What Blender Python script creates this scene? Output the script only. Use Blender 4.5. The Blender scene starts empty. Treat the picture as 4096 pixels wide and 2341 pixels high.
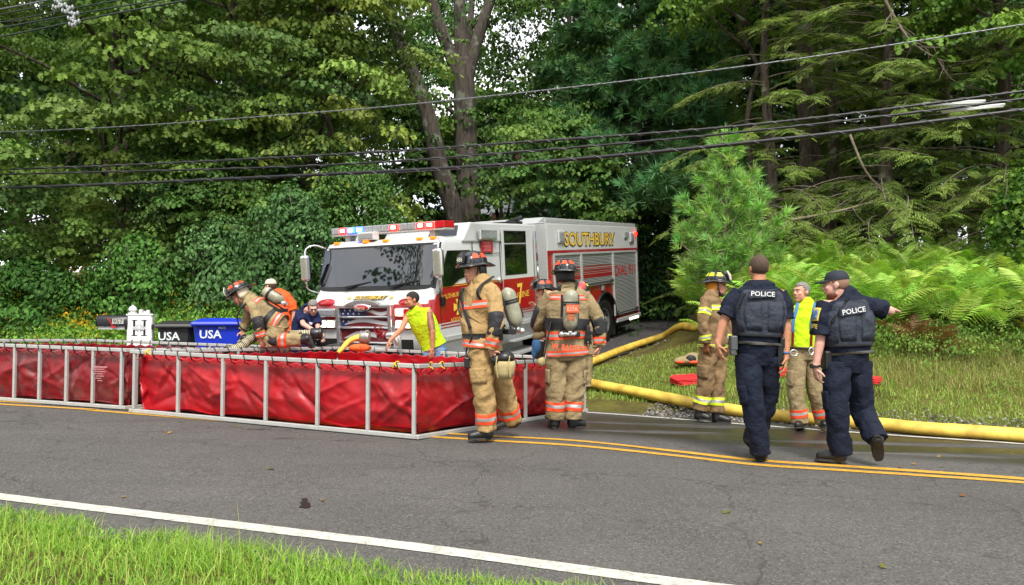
import bpy, bmesh, math, random
import numpy as np
from mathutils import Vector, Matrix, noise as mnoise
random.seed(11)
RNG = np.random.default_rng(11)
sc = bpy.context.scene
COL = sc.collection
R = math.radians

# ------------------------------------------------------------------ camera
F = 2925.0; CX, CY = 2048.0, 1170.5; CAMZ = 1.22; PITCH = math.atan(101.5 / F)
cam_d = bpy.data.cameras.new("camera"); cam = bpy.data.objects.new("camera", cam_d); COL.objects.link(cam)
cam_d.sensor_width = 36.0; cam_d.lens = F / 4096 * 36.0
cam_d.clip_start = 0.05; cam_d.clip_end = 2000
cam.location = (0, 0, CAMZ); cam.rotation_euler = (math.pi / 2 + PITCH, 0, 0)
sc.camera = cam
# ------------------------------------------------------------------ sky and sun
SUN_EL, SUN_AZ = R(52), R(174)      # azimuth from north (+Y), clockwise: behind the camera
w = bpy.data.worlds.new("World"); sc.world = w; w.use_nodes = True
wn = w.node_tree.nodes; wl = w.node_tree.links
bg = wn["Background"]; sky = wn.new("ShaderNodeTexSky"); sky.sky_type = 'NISHITA'
sky.sun_disc = False; sky.sun_elevation = SUN_EL; sky.sun_rotation = SUN_AZ
sky.air_density = 1.0; sky.dust_density = 3.0; sky.ozone_density = 0.6; sky.altitude = 100
# thin bright cloud over the whole sky
wtc = wn.new("ShaderNodeTexCoord"); wmp = wn.new("ShaderNodeMapping"); wmp.inputs['Scale'].default_value = (1, 1, 2.2); wl.new(wtc.outputs['Generated'], wmp.inputs[0])
wnz = wn.new("ShaderNodeTexNoise"); wnz.inputs['Scale'].default_value = 2.6; wnz.inputs['Detail'].default_value = 7; wl.new(wmp.outputs[0], wnz.inputs['Vector'])
wmr = wn.new("ShaderNodeMapRange"); wmr.inputs[1].default_value = 0.34; wmr.inputs[2].default_value = 0.60; wmr.inputs[3].default_value = 0.25; wmr.inputs[4].default_value = 1.0; wl.new(wnz.outputs[0], wmr.inputs[0])
wmx = wn.new("ShaderNodeMix"); wmx.data_type = 'RGBA'; wl.new(wmr.outputs[0], wmx.inputs['Factor']); wl.new(sky.outputs[0], wmx.inputs['A']); wmx.inputs['B'].default_value = (6.7, 6.65, 6.55, 1)
wl.new(wmx.outputs['Result'], bg.inputs[0]); bg.inputs[1].default_value = 0.15
sun_d = bpy.data.lights.new("sun", 'SUN'); sun = bpy.data.objects.new("sun", sun_d); COL.objects.link(sun)
sun_d.energy = 2.3; sun_d.angle = R(14); sun_d.color = (1.0, 0.95, 0.85)
sd = Vector((math.sin(SUN_AZ) * math.cos(SUN_EL), math.cos(SUN_AZ) * math.cos(SUN_EL), math.sin(SUN_EL)))
sun.rotation_euler = (-sd).to_track_quat('-Z', 'Y').to_euler()
sc.view_settings.view_transform = 'Standard'; sc.view_settings.look = 'None'
sc.view_settings.gamma = 1.0; sc.view_settings.exposure = 0.98
sc.view_settings.use_curve_mapping = False
sc.cycles.max_bounces = 6; sc.cycles.diffuse_bounces = 3; sc.cycles.glossy_bounces = 3
sc.cycles.transmission_bounces = 4; sc.cycles.transparent_max_bounces = 8
sc.cycles.caustics_reflective = False; sc.cycles.caustics_refractive = False
sc.cycles.use_denoising = True

# ------------------------------------------------------------------ ground shape
RU = Vector((math.cos(R(-18.5)), math.sin(R(-18.5)), 0)); RN = Vector((-RU.y, RU.x, 0))
N0 = 7.05
TH = R(28.0)                                  # heading of the driveway and of the engine on it
TY = Vector((math.sin(TH), math.cos(TH), 0)); TX = Vector((math.cos(TH), -math.sin(TH), 0))
TC = Vector((-2.17, 12.30, 0))                # front centre of the engine on plan
ROAD_NEAR, ROAD_FAR = -3.78, 3.15
def sstep(a, b, x):
    t = np.clip((x - a) / (b - a), 0, 1); return t * t * (3 - 2 * t)
def road_sn(x, y):
    return x * RU.x + y * RU.y, x * RN.x + y * RN.y - N0
def drive_uv(x, y):
    return (x - TC.x) * TX.x + (y - TC.y) * TX.y, (x - TC.x) * TY.x + (y - TC.y) * TY.y
def ground(x, y):
    x = np.asarray(x, float); y = np.asarray(y, float)
    s, n = road_sn(x, y)
    base = -0.02 * np.clip(x, -30, 30)
    z = base - 0.022 * np.clip(np.abs(n), 0, 3.3)
    z = z - 0.10 * sstep(-3.8, -6.5, n) - 0.25 * sstep(-6.5, -12, n)
    u, v = drive_uv(x, y)
    right = sstep(2.0, 5.5, x)
    left = sstep(-3.5, -6.5, x)
    slope = 0.10 + 0.14 * right + 0.04 * left
    over = np.clip(n - 3.45, 0, 9.0)
    bank = slope * over + 0.10 * np.clip(n - 12.45, 0, 60)
    bank = bank + 0.06 * sstep(3.3, 3.8, n)
    on_drive = 1 - sstep(1.9, 3.2, np.abs(u - 0.25 - 0.035 * np.clip(v - 4, 0, 30)))
    dz = 0.105 * np.clip(v, 0, 16) + 0.02 * np.clip(v - 16, 0, 40)
    drive = np.where(v > 0, dz, 0.0) - 0.02
    return z + bank * (1 - on_drive) + drive * on_drive * sstep(3.0, 3.6, n)
def G(x, y): return float(ground(x, y))
CP, SP = math.cos(PITCH), math.sin(PITCH)
def ray(px, py):
    a = (px - CX) / F; b = (CY - py) / F
    return Vector((a, CP - b * SP, SP + b * CP))
def pt(px, py, Y):                            # the point at depth Y behind that pixel
    d = ray(px, py); t = Y / d.y
    return Vector((d.x * t, Y, CAMZ + d.z * t))
def at(px, py, lift=0.0):                     # the ground point behind that pixel
    d = ray(px, py); t0 = 1.0; t = 1.0
    while t < 90:
        if CAMZ + d.z * t < G(d.x * t, d.y * t) + lift: break
        t0 = t; t += 0.1
    for _ in range(24):
        m = (t0 + t) / 2
        if CAMZ + d.z * m < G(d.x * m, d.y * m) + lift: t = m
        else: t0 = m
    return Vector((d.x * t, d.y * t, G(d.x * t, d.y * t)))

# ------------------------------------------------------------------ materials
def lin(h):
    h = h.lstrip('#'); c = [int(h[i:i + 2], 16) / 255 for i in (0, 2, 4)]
    return tuple(v / 12.92 if v <= 0.04045 else ((v + 0.055) / 1.055) ** 2.4 for v in c)
MATS = {}
def newmat(name):
    m = bpy.data.materials.new(name); m.use_nodes = True; MATS[name] = m
    return m, m.node_tree.nodes, m.node_tree.links, m.node_tree.nodes["Principled BSDF"]
def mat(name, col, rough=0.5, metal=0.0, var=0.0, vscale=6.0, bump=0.0, bscale=40.0, bdist=0.02, emit=None, estr=0.0, coat=0.0, dirt=None, dscale=3.0, damt=0.5, trans=0.0, spec=None, coords='Object'):
    if name in MATS: return MATS[name]
    m, N, L, P = newmat(name)
    c = lin(col) if isinstance(col, str) else col
    P.inputs['Base Color'].default_value = (*c, 1); P.inputs['Roughness'].default_value = rough; P.inputs['Metallic'].default_value = metal
    if coat: P.inputs['Coat Weight'].default_value = coat; P.inputs['Coat Roughness'].default_value = 0.05
    if spec is not None: P.inputs['Specular IOR Level'].default_value = spec
    if trans: P.inputs['Transmission Weight'].default_value = trans
    tc = N.new("ShaderNodeTexCoord")
    src = None
    if var:
        nz = N.new("ShaderNodeTexNoise"); nz.inputs['Scale'].default_value = vscale; nz.inputs['Detail'].default_value = 5
        L.new(tc.outputs[coords], nz.inputs['Vector'])
        mp = N.new("ShaderNodeMapRange"); mp.inputs[1].default_value = 0.3; mp.inputs[2].default_value = 0.7
        mp.inputs[3].default_value = 1 - var; mp.inputs[4].default_value = 1 + var; L.new(nz.outputs[0], mp.inputs[0])
        mx = N.new("ShaderNodeVectorMath"); mx.operation = 'SCALE'; mx.inputs[0].default_value = c; L.new(mp.outputs[0], mx.inputs['Scale'])
        src = mx.outputs[0]
    if dirt:
        nz = N.new("ShaderNodeTexNoise"); nz.inputs['Scale'].default_value = dscale; nz.inputs['Detail'].default_value = 8; nz.inputs['Roughness'].default_value = 0.65
        L.new(tc.outputs[coords], nz.inputs['Vector'])
        mp = N.new("ShaderNodeMapRange"); mp.inputs[1].default_value = 0.48; mp.inputs[2].default_value = 0.72; mp.inputs[3].default_value = 0; mp.inputs[4].default_value = damt
        L.new(nz.outputs[0], mp.inputs[0])
        mx = N.new("ShaderNodeMix"); mx.data_type = 'RGBA'; L.new(mp.outputs[0], mx.inputs['Factor'])
        if src: L.new(src, mx.inputs['A'])
        else: mx.inputs['A'].default_value = (*c, 1)
        mx.inputs['B'].default_value = (*lin(dirt), 1); src = mx.outputs['Result']
    if src: L.new(src, P.inputs['Base Color'])
    if bump:
        nz = N.new("ShaderNodeTexNoise"); nz.inputs['Scale'].default_value = bscale; nz.inputs['Detail'].default_value = 4
        L.new(tc.outputs[coords], nz.inputs['Vector'])
        bp = N.new("ShaderNodeBump"); bp.inputs['Strength'].default_value = bump; bp.inputs['Distance'].default_value = bdist
        L.new(nz.outputs[0], bp.inputs['Height']); L.new(bp.outputs[0], P.inputs['Normal'])
    if emit:
        P.inputs['Emission Color'].default_value = (*lin(emit), 1); P.inputs['Emission Strength'].default_value = estr
    return m
def leafmat(name, rough=0.45, trans=0.35, spec=0.4):
    m, N, L, P = newmat(name)
    a = N.new("ShaderNodeAttribute"); a.attribute_name = "tint"
    L.new(a.outputs['Color'], P.inputs['Base Color']); P.inputs['Roughness'].default_value = rough
    P.inputs['Specular IOR Level'].default_value = spec
    t = N.new("ShaderNodeBsdfTranslucent")
    mu = N.new("ShaderNodeMix"); mu.data_type = 'RGBA'; mu.blend_type = 'MULTIPLY'; mu.inputs['Factor'].default_value = 1
    L.new(a.outputs['Color'], mu.inputs['A']); mu.inputs['B'].default_value = (1.1, 1.22, 0.65, 1); L.new(mu.outputs['Result'], t.inputs['Color'])
    x = N.new("ShaderNodeMixShader"); x.inputs[0].default_value = trans
    L.new(P.outputs[0], x.inputs[1]); L.new(t.outputs[0], x.inputs[2]); L.new(x.outputs[0], N["Material Output"].inputs[0])
    return m

# ------------------------------------------------------------------ object helpers
def link(name, me, parent=None, smooth=None):
    o = bpy.data.objects.new(name, me); COL.objects.link(o)
    if parent is not None: o.parent = parent
    return o
def tag(o, label=None, cat=None, group=None, kind=None):
    if label: o["label"] = label
    if cat: o["category"] = cat
    if group: o["group"] = group
    if kind: o["kind"] = kind
    return o
def empty(name, loc, label, cat, group=None, mw=None):
    o = bpy.data.objects.new(name, None); COL.objects.link(o); o.empty_display_size = 0.1
    if mw is not None: o.matrix_world = mw
    else: o.location = loc
    return tag(o, label, cat, group)
class MB:
    """collects shapes for ONE mesh object"""
    def __init__(s): s.v = []; s.f = []; s.m = []; s.sm = []; s.cm = 0; s.cs = False; s.X = None
    def add(s, vs, fs, smooth=None):
        b = len(s.v)
        if s.X is not None: vs = [s.X @ Vector(p) for p in vs]
        s.v.extend([tuple(p) for p in vs])
        for f in fs:
            s.f.append(tuple(b + i for i in f)); s.m.append(s.cm); s.sm.append(s.cs if smooth is None else smooth)
        return s
    def box(s, c, d, rot=None):
        hx, hy, hz = d[0] / 2, d[1] / 2, d[2] / 2; c = Vector(c)
        vs = [Vector((x, y, z)) for x in (-hx, hx) for y in (-hy, hy) for z in (-hz, hz)]
        if rot is not None: vs = [rot @ v for v in vs]
        return s.add([c + v for v in vs], [(0, 1, 3, 2), (4, 6, 7, 5), (0, 4, 5, 1), (2, 3, 7, 6), (0, 2, 6, 4), (1, 5, 7, 3)], False)
    def bx(s, x0, x1, y0, y1, z0, z1): return s.box(((x0 + x1) / 2, (y0 + y1) / 2, (z0 + z1) / 2), (abs(x1 - x0), abs(y1 - y0), abs(z1 - z0)))
    def beam(s, a, b, wd, ht, up=(0, 0, 1)):
        a = Vector(a); b = Vector(b); d = (b - a).normalized(); up = Vector(up)
        if abs(d.dot(up)) > 0.98: up = Vector((0, 1, 0))
        sx = d.cross(up).normalized(); uz = sx.cross(d).normalized()
        vs = [p + sx * (wd / 2 * i) + uz * (ht / 2 * j) for p in (a, b) for i, j in ((-1, -1), (1, -1), (1, 1), (-1, 1))]
        return s.add(vs, [(3, 2, 1, 0), (4, 5, 6, 7), (0, 1, 5, 4), (1, 2, 6, 5), (2, 3, 7, 6), (3, 0, 4, 7)], False)
    def rings(s, rs, cap0=True, cap1=True, smooth=True, closed=True):
        n = len(rs[0]); vs = [p for r in rs for p in r]; fs = []
        for k in range(len(rs) - 1):
            for i in range(n if closed else n - 1):
                j = (i + 1) % n
                fs.append((k * n + i, k * n + j, (k + 1) * n + j, (k + 1) * n + i))
        s.add(vs, fs, smooth)
        b = len(s.v) - len(vs)
        for on, k in ((cap0, 0), (cap1, len(rs) - 1)):
            if on:
                ids = [b + k * n + i for i in range(n)]
                if k == 0: ids.reverse()
                s.f.append(tuple(ids)); s.m.append(s.cm); s.sm.append(False)
        return s
    def tube(s, pts, rad, seg=8, cap=True, smooth=True, flat=1.0):
        pts = [Vector(p) for p in pts]; n = len(pts)
        rad = [rad] * n if isinstance(rad, (int, float)) else rad
        t0 = (pts[1] - pts[0]).normalized(); up = Vector((0, 0, 1)) if abs(t0.z) < 0.9 else Vector((1, 0, 0))
        u = t0.cross(up).normalized(); rs = []
        for i in range(n):
            t = (pts[min(i + 1, n - 1)] - pts[max(i - 1, 0)]).normalized()
            u = (u - t * u.dot(t)).normalized(); v = t.cross(u)
            rs.append([pts[i] + (u * math.cos(2 * math.pi * k / seg) + v * (flat * math.sin(2 * math.pi * k / seg))) * rad[i] for k in range(seg)])
        return s.rings(rs, cap, cap, smooth)
    def cyl(s, a, b, r, seg=16, r2=None, smooth=True): return s.tube([a, b], [r, r if r2 is None else r2], seg, True, smooth)
    def ell(s, c, r, nu=12, nv=8, rot=None):
        c = Vector(c); r = (r, r, r) if isinstance(r, (int, float)) else r; vs = []; fs = []
        for j in range(1, nv):
            th = math.pi * j / nv
            for i in range(nu):
                ph = 2 * math.pi * i / nu; vs.append(Vector((r[0] * math.sin(th) * math.cos(ph), r[1] * math.sin(th) * math.sin(ph), r[2] * math.cos(th))))
        vs += [Vector((0, 0, r[2])), Vector((0, 0, -r[2]))]; T, Bm = len(vs) - 2, len(vs) - 1
        for j in range(nv - 2):
            for i in range(nu):
                k = (i + 1) % nu; fs.append((j * nu + i, (j + 1) * nu + i, (j + 1) * nu + k, j * nu + k))
        for i in range(nu):
            k = (i + 1) % nu; fs.append((T, i, k)); fs.append((Bm, (nv - 2) * nu + k, (nv - 2) * nu + i))
        if rot is not None: vs = [rot @ v for v in vs]
        return s.add([c + v for v in vs], fs, True)
    def prism(s, poly, off, smooth=False):
        """planar polygon extruded by the vector off"""
        n = len(poly); off = Vector(off); vs = [Vector(p) for p in poly] + [Vector(p) + off for p in poly]
        return s.add(vs, [tuple(range(n - 1, -1, -1)), tuple(range(n, 2 * n))] + [(i, (i + 1) % n, n + (i + 1) % n, n + i) for i in range(n)], smooth)
    def quad(s, a, b, c, d): return s.add([a, b, c, d], [(0, 1, 2, 3)], False)
    def build(s, name, mats, parent=None, bevel=0.0, seg=2, label=None, smooth=None, fix=True):
        me = bpy.data.meshes.new(name); me.from_pydata(s.v, [], s.f)
        for m in (mats if isinstance(mats, (list, tuple)) else [mats]): me.materials.append(m)
        me.polygons.foreach_set("material_index", s.m); me.polygons.foreach_set("use_smooth", s.sm if smooth is None else [smooth] * len(s.f))
        if bevel or fix:
            bm = bmesh.new(); bm.from_mesh(me)
            if fix: bmesh.ops.recalc_face_normals(bm, faces=bm.faces)
            if bevel:
                es = [e for e in bm.edges if len(e.link_faces) == 2 and e.calc_face_angle(0) > 0.5]
                bmesh.ops.bevel(bm, geom=es, offset=bevel, segments=seg, profile=0.5, affect='EDGES', clamp_overlap=True)
            bm.to_mesh(me); bm.free()
        me.update()
        o = link(name, me, parent)
        if label: o["label"] = label
        return o
def npmesh(name, V, Fc, nside, mats, color=None, parent=None, smooth=False):
    """big mesh from numpy arrays: V (n,3); Fc (m,nside)"""
    me = bpy.data.meshes.new(name); V = np.asarray(V, np.float32); Fc = np.asarray(Fc, np.int32)
    me.vertices.add(len(V)); me.vertices.foreach_set("co", V.ravel())
    me.loops.add(Fc.size); me.loops.foreach_set("vertex_index", Fc.ravel())
    me.polygons.add(len(Fc)); me.polygons.foreach_set("loop_start", np.arange(0, Fc.size, nside, dtype=np.int32))
    me.polygons.foreach_set("loop_total", np.full(len(Fc), nside, np.int32))
    if smooth: me.polygons.foreach_set("use_smooth", np.ones(len(Fc), bool))
    me.materials.append(mats)
    if color is not None:
        at_ = me.color_attributes.new("tint", 'FLOAT_COLOR', 'POINT')
        c4 = np.ones((len(V), 4), np.float32); c4[:, :3] = color; at_.data.foreach_set("color", c4.ravel())
    me.update(calc_edges=True); me.validate()
    return link(name, me, parent)
def spline(pts, n):
    """Catmull-Rom through points, n samples"""
    P = [Vector(p) for p in pts]; out = []
    if len(P) == 2: return [P[0].lerp(P[1], i / (n - 1)) for i in range(n)]
    for i in range(n):
        t = i / (n - 1) * (len(P) - 1); k = min(int(t), len(P) - 2); f = t - k
        a, b, c, d = P[max(k - 1, 0)], P[k], P[k + 1], P[min(k + 2, len(P) - 1)]
        out.append(0.5 * ((2 * b) + (c - a) * f + (2 * a - 5 * b + 4 * c - d) * f * f + (3 * b - a - 3 * c + d) * f ** 3))
    return out
def text(name, s, m, parent, loc, xdir, ydir, height, width=None, depth=0.004, label=None, shear=0.0, align='CENTER', offset=0.0):
    """flat lettering: xdir runs along the line, ydir up the letters"""
    cu = bpy.data.curves.new(name, 'FONT'); cu.body = s; cu.size = 1.0; cu.extrude = 0; cu.align_x = align; cu.shear = shear; cu.offset = offset
    cu.resolution_u = 2
    tmp = bpy.data.objects.new(name, cu); COL.objects.link(tmp)
    dg = bpy.context.evaluated_depsgraph_get(); me = bpy.data.meshes.new_from_object(tmp.evaluated_get(dg))
    bpy.data.objects.remove(tmp)
    n = len(me.vertices); co = np.empty(n * 3, np.float32); me.vertices.foreach_get("co", co); co = co.reshape(-1, 3)
    mn, mx = co.min(0), co.max(0); sy = height / (mx[1] - mn[1]); sx = sy if width is None else width / (mx[0] - mn[0])
    if align == 'CENTER': co[:, 0] = (co[:, 0] - (mn[0] + mx[0]) / 2)
    else: co[:, 0] -= mn[0]
    co[:, 0] *= sx; co[:, 1] = (co[:, 1] - (mn[1] + mx[1]) / 2) * sy
    X = Vector(xdir).normalized(); Y = Vector(ydir); Y = (Y - X * Y.dot(X)).normalized(); Z = X.cross(Y); l = Vector(loc)
    out = np.array(l)[None] + co[:, :1] * np.array(X)[None] + co[:, 1:2] * np.array(Y)[None] + depth * np.array(Z)[None]
    me.vertices.foreach_set("co", out.astype(np.float32).ravel()); me.materials.clear(); me.materials.append(m); me.update()
    o = link(name, me, parent)
    if label: o["label"] = label
    return o
def fbm(x, y, seed=0, oct=4):
    """cheap vectorised value noise 0..1"""
    x = np.asarray(x, float); y = np.asarray(y, float); r = np.zeros_like(x); a = 0.5; tot = 0
    for o in range(oct):
        xi, yi = np.floor(x), np.floor(y); fx, fy = x - xi, y - yi; fx = fx * fx * (3 - 2 * fx); fy = fy * fy * (3 - 2 * fy)
        def h(i, j): v = np.sin(i * 127.1 + j * 311.7 + seed * 74.7 + o * 19.3) * 43758.5453; return v - np.floor(v)
        r += a * ((h(xi, yi) * (1 - fx) + h(xi + 1, yi) * fx) * (1 - fy) + (h(xi, yi + 1) * (1 - fx) + h(xi + 1, yi + 1) * fx) * fy)
        tot += a; a *= 0.5; x = x * 2.03 + 5.1; y = y * 2.03 + 1.7
    return r / tot
# ================================================================== the setting
def grid_sheet(name, xs, ys, zf, m, keep=None):
    X, Y = np.meshgrid(xs, ys); Z = zf(X, Y); n, k = X.shape
    V = np.stack([X, Y, Z], -1).reshape(-1, 3)
    a = (np.arange(n - 1)[:, None] * k + np.arange(k - 1)[None]).ravel()
    Fc = np.stack([a, a + 1, a + 1 + k, a + k], 1)
    if keep is not None:
        c = V[Fc].mean(1); Fc = Fc[keep(c[:, 0], c[:, 1])]
    return npmesh(name, V, Fc, 4, m, smooth=True)
# soil
m, N, L, P = newmat("soil"); P.inputs['Roughness'].default_value = 0.95; P.inputs['Specular IOR Level'].default_value = 0.1
tc = N.new("ShaderNodeTexCoord"); nz = N.new("ShaderNodeTexNoise"); nz.inputs['Scale'].default_value = 1.6; nz.inputs['Detail'].default_value = 9; nz.inputs['Roughness'].default_value = 0.7
L.new(tc.outputs['Object'], nz.inputs['Vector']); cr = N.new("ShaderNodeValToRGB"); L.new(nz.outputs[0], cr.inputs[0])
cr.color_ramp.elements[0].position = 0.3; cr.color_ramp.elements[0].color = (*lin('3b3020'), 1); cr.color_ramp.elements[1].position = 0.7; cr.color_ramp.elements[1].color = (*lin('6b6a34'), 1)
L.new(cr.outputs[0], P.inputs['Base Color'])
n2 = N.new("ShaderNodeTexNoise"); n2.inputs['Scale'].default_value = 30; L.new(tc.outputs['Object'], n2.inputs['Vector']); bp = N.new("ShaderNodeBump"); bp.inputs['Strength'].default_value = 0.8; bp.inputs['Distance'].default_value = 0.05
L.new(n2.outputs[0], bp.inputs['Height']); L.new(bp.outputs[0], P.inputs['Normal'])
def lump(X, Y):
    s, n = road_sn(X, Y); u, v = drive_uv(X, Y)
    far = sstep(3.6, 5.5, n) + sstep(-4.2, -5.2, n)
    ondrv = 1 - sstep(2.0, 3.0, np.abs(u - 0.25 - 0.035 * np.clip(v - 4, 0, 30)))
    return ground(X, Y) + (fbm(X * 0.9, Y * 0.9, 3) - 0.5) * 0.14 * far * (1 - ondrv) - 0.03
xs = np.concatenate([np.linspace(-300, -26, 18)[:-1], np.linspace(-26, 26, 150), np.linspace(26, 300, 18)[1:]])
ys = np.concatenate([np.linspace(-200, -8, 14)[:-1], np.linspace(-8, 34, 120), np.linspace(34, 400, 22)[1:]])
tag(grid_sheet("ground", xs, ys, lump, m), kind="structure")
# asphalt
def asphalt(name, c0, c1, wet=False):
    m, N, L, P = newmat(name); tc = N.new("ShaderNodeTexCoord"); P.inputs['Roughness'].default_value = 0.85
    def noise(sc_, det, rot=None, scl=None):
        n = N.new("ShaderNodeTexNoise"); n.inputs['Scale'].default_value = sc_; n.inputs['Detail'].default_value = det; n.inputs['Roughness'].default_value = 0.6
        if rot is not None:
            mp = N.new("ShaderNodeMapping"); mp.inputs['Rotation'].default_value = (0, 0, rot); mp.inputs['Scale'].default_value = scl
            L.new(tc.outputs['Object'], mp.inputs[0]); L.new(mp.outputs[0], n.inputs['Vector'])
        else: L.new(tc.outputs['Object'], n.inputs['Vector'])
        return n
    def rng(src, a, b, c, d):
        r = N.new("ShaderNodeMapRange"); r.inputs[1].default_value = a; r.inputs[2].default_value = b; r.inputs[3].default_value = c; r.inputs[4].default_value = d; L.new(src, r.inputs[0]); return r.outputs[0]
    def mix(f, a, b, bt='MIX'):
        x = N.new("ShaderNodeMix"); x.data_type = 'RGBA'; x.blend_type = bt
        if isinstance(f, float): x.inputs['Factor'].default_value = f
        else: L.new(f, x.inputs['Factor'])
        for k, v in (('A', a), ('B', b)):
            if isinstance(v, tuple): x.inputs[k].default_value = (*v, 1)
            else: L.new(v, x.inputs[k])
        return x.outputs['Result']
    big = noise(0.7, 5); col = mix(rng(big.outputs[0], 0.3, 0.7, 0, 1), lin(c0), lin(c1))
    streak = noise(1.2, 5, R(18.5), (0.18, 2.2, 1)); col = mix(rng(streak.outputs[0], 0.45, 0.75, 0, 0.45), col, lin('403d3a'))
    vo = N.new("ShaderNodeTexVoronoi"); vo.inputs['Scale'].default_value = 95; L.new(tc.outputs['Object'], vo.inputs['Vector'])
    spk = N.new("ShaderNodeTexWhiteNoise"); spk.noise_dimensions = '3D'; L.new(vo.outputs['Position'], spk.inputs[0])
    col = mix(rng(spk.outputs[0], 0.80, 1.0, 0, 0.5), col, lin('797672'))
    col = mix(rng(spk.outputs[0], 0.0, 0.25, 0.7, 0), col, lin('1e1d1d'))
    # tyre bands along the lane and fine cracks
    crk = N.new("ShaderNodeTexVoronoi"); crk.feature = 'DISTANCE_TO_EDGE'; crk.inputs['Scale'].default_value = 0.45
    nzw = noise(2.0, 3); vm = N.new("ShaderNodeVectorMath"); vm.operation = 'MULTIPLY_ADD'; L.new(nzw.outputs['Color'], vm.inputs[0]); vm.inputs[1].default_value = (.8, .8, .8); L.new(tc.outputs['Object'], vm.inputs[2]); L.new(vm.outputs[0], crk.inputs['Vector'])
    col = mix(rng(crk.outputs['Distance'], 0.0, 0.007, 0.55, 0.0), col, lin('1a1919'))
    rough = None
    if wet:
        for nn_, amp_ in ((-1.25, .5), (-2.3, .35), (1.2, .4)):
            dp = N.new('ShaderNodeVectorMath'); dp.operation = 'DOT_PRODUCT'; L.new(vm.outputs[0], dp.inputs[0]); dp.inputs[1].default_value = tuple(RN)
            sb = N.new('ShaderNodeMath'); sb.operation = 'SUBTRACT'; L.new(dp.outputs['Value'], sb.inputs[0]); sb.inputs[1].default_value = N0 + nn_ + .5
            ab = N.new('ShaderNodeMath'); ab.operation = 'ABSOLUTE'; L.new(sb.outputs[0], ab.inputs[0]); col = mix(rng(ab.outputs[0], .004, .016, amp_, 0.0), col, lin('1c1b1b'))
    if wet:
        sx = N.new("ShaderNodeVectorMath"); sx.operation = 'DOT_PRODUCT'; L.new(tc.outputs['Object'], sx.inputs[0]); sx.inputs[1].default_value = tuple(RN)
        w1 = rng(sx.outputs['Value'], N0 + 0.45, N0 + 1.0, 0, 1); w2 = rng(sx.outputs['Value'], N0 + 2.3, N0 + 3.0, 1, 0.2)
        xx = N.new("ShaderNodeSeparateXYZ"); L.new(tc.outputs['Object'], xx.inputs[0]); w3 = rng(xx.outputs[0], -1.2, 0.6, 0, 1)
        wn_ = noise(1.6, 6, R(20), (0.16, 1.5, 1)); w4 = rng(wn_.outputs[0], 0.36, 0.47, 0, 1)
        pr = w1
        for q in (w2, w3, w4):
            mm = N.new("ShaderNodeMath"); mm.operation = 'MULTIPLY'; L.new(pr, mm.inputs[0]); L.new(q, mm.inputs[1]); pr = mm.outputs[0]
        # drips in front of the tank
        dn = noise(3.2, 4, R(18.5), (0.35, 1.6, 1)); d1 = rng(dn.outputs[0], 0.60, 0.66, 0, 0.8)
        d2 = rng(sx.outputs['Value'], N0 - 1.5, N0 - 0.9, 0, 1); d3 = rng(sx.outputs['Value'], N0 - 0.35, N0 - 0.1, 1, 0); d4 = rng(xx.outputs[0], -1.0, 0.2, 1, 0)
        dr = d1
        for q in (d2, d3, d4):
            mm = N.new("ShaderNodeMath"); mm.operation = 'MULTIPLY'; L.new(dr, mm.inputs[0]); L.new(q, mm.inputs[1]); dr = mm.outputs[0]
        ad = N.new("ShaderNodeMath"); ad.operation = 'MAXIMUM'; L.new(pr, ad.inputs[0]); L.new(dr, ad.inputs[1]); wetf = ad.outputs[0]
        col = mix(wetf, col, mix(0.8, col, lin('08080a')))
        L.new(rng(wetf, 0, 1, 0.85, 0.32), P.inputs['Roughness'])
    L.new(col, P.inputs['Base Color'])
    bp = N.new("ShaderNodeBump"); bp.inputs['Strength'].default_value = 0.55; bp.inputs['Distance'].default_value = 0.008
    L.new(spk.outputs[0], bp.inputs['Height']); L.new(bp.outputs[0], P.inputs['Normal'])
    return m
A_ROAD = asphalt("asphalt_road", '464442', '54514e', True)
def strip(name, s0, s1, n0, n1, m, lift=0.0, ns=160, nn=12, edge=None, wob=None):
    ss = np.linspace(s0, s1, ns); nnn = np.linspace(0, 1, nn); S, T = np.meshgrid(ss, nnn)
    a, b = n0, n1
    A_ = np.full_like(S, a) + (edge[0](S) if edge else 0); B_ = np.full_like(S, b) + (edge[1](S) if edge else 0)
    if wob is not None: A_ = A_ + wob(S); B_ = B_ + wob(S)
    Nn = A_ * (1 - T) + B_ * T
    X = S * RU.x + (Nn + N0) * RN.x; Y = S * RU.y + (Nn + N0) * RN.y
    V = np.stack([X, Y, ground(X, Y) + lift], -1).reshape(-1, 3); k = ns
    q = (np.arange(nn - 1)[:, None] * k + np.arange(ns - 1)[None]).ravel()
    return npmesh(name, V, np.stack([q, q + 1, q + 1 + k, q + k], 1), 4, m, smooth=True)
rag = lambda seed, amp: (lambda S: (fbm(S * 2.5, S * 0 + seed, seed) - 0.5) * amp)
tag(strip("road", -90, 70, ROAD_NEAR, ROAD_FAR, A_ROAD, 0.0, 900, 26, (rag(1, 0.22), rag(2, 0.25))), kind="structure")
PAINT_W = mat("white_road_paint", 'b9b7ad', 0.75, var=0.12, vscale=9, bump=0.4, bscale=120, dirt='6d6b66', dscale=26, damt=0.75)
PAINT_Y = mat("yellow_road_paint", 'c4932c', 0.7, var=0.1, vscale=9, bump=0.4, bscale=120, dirt='6d5c38', dscale=26, damt=0.75)
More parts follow.
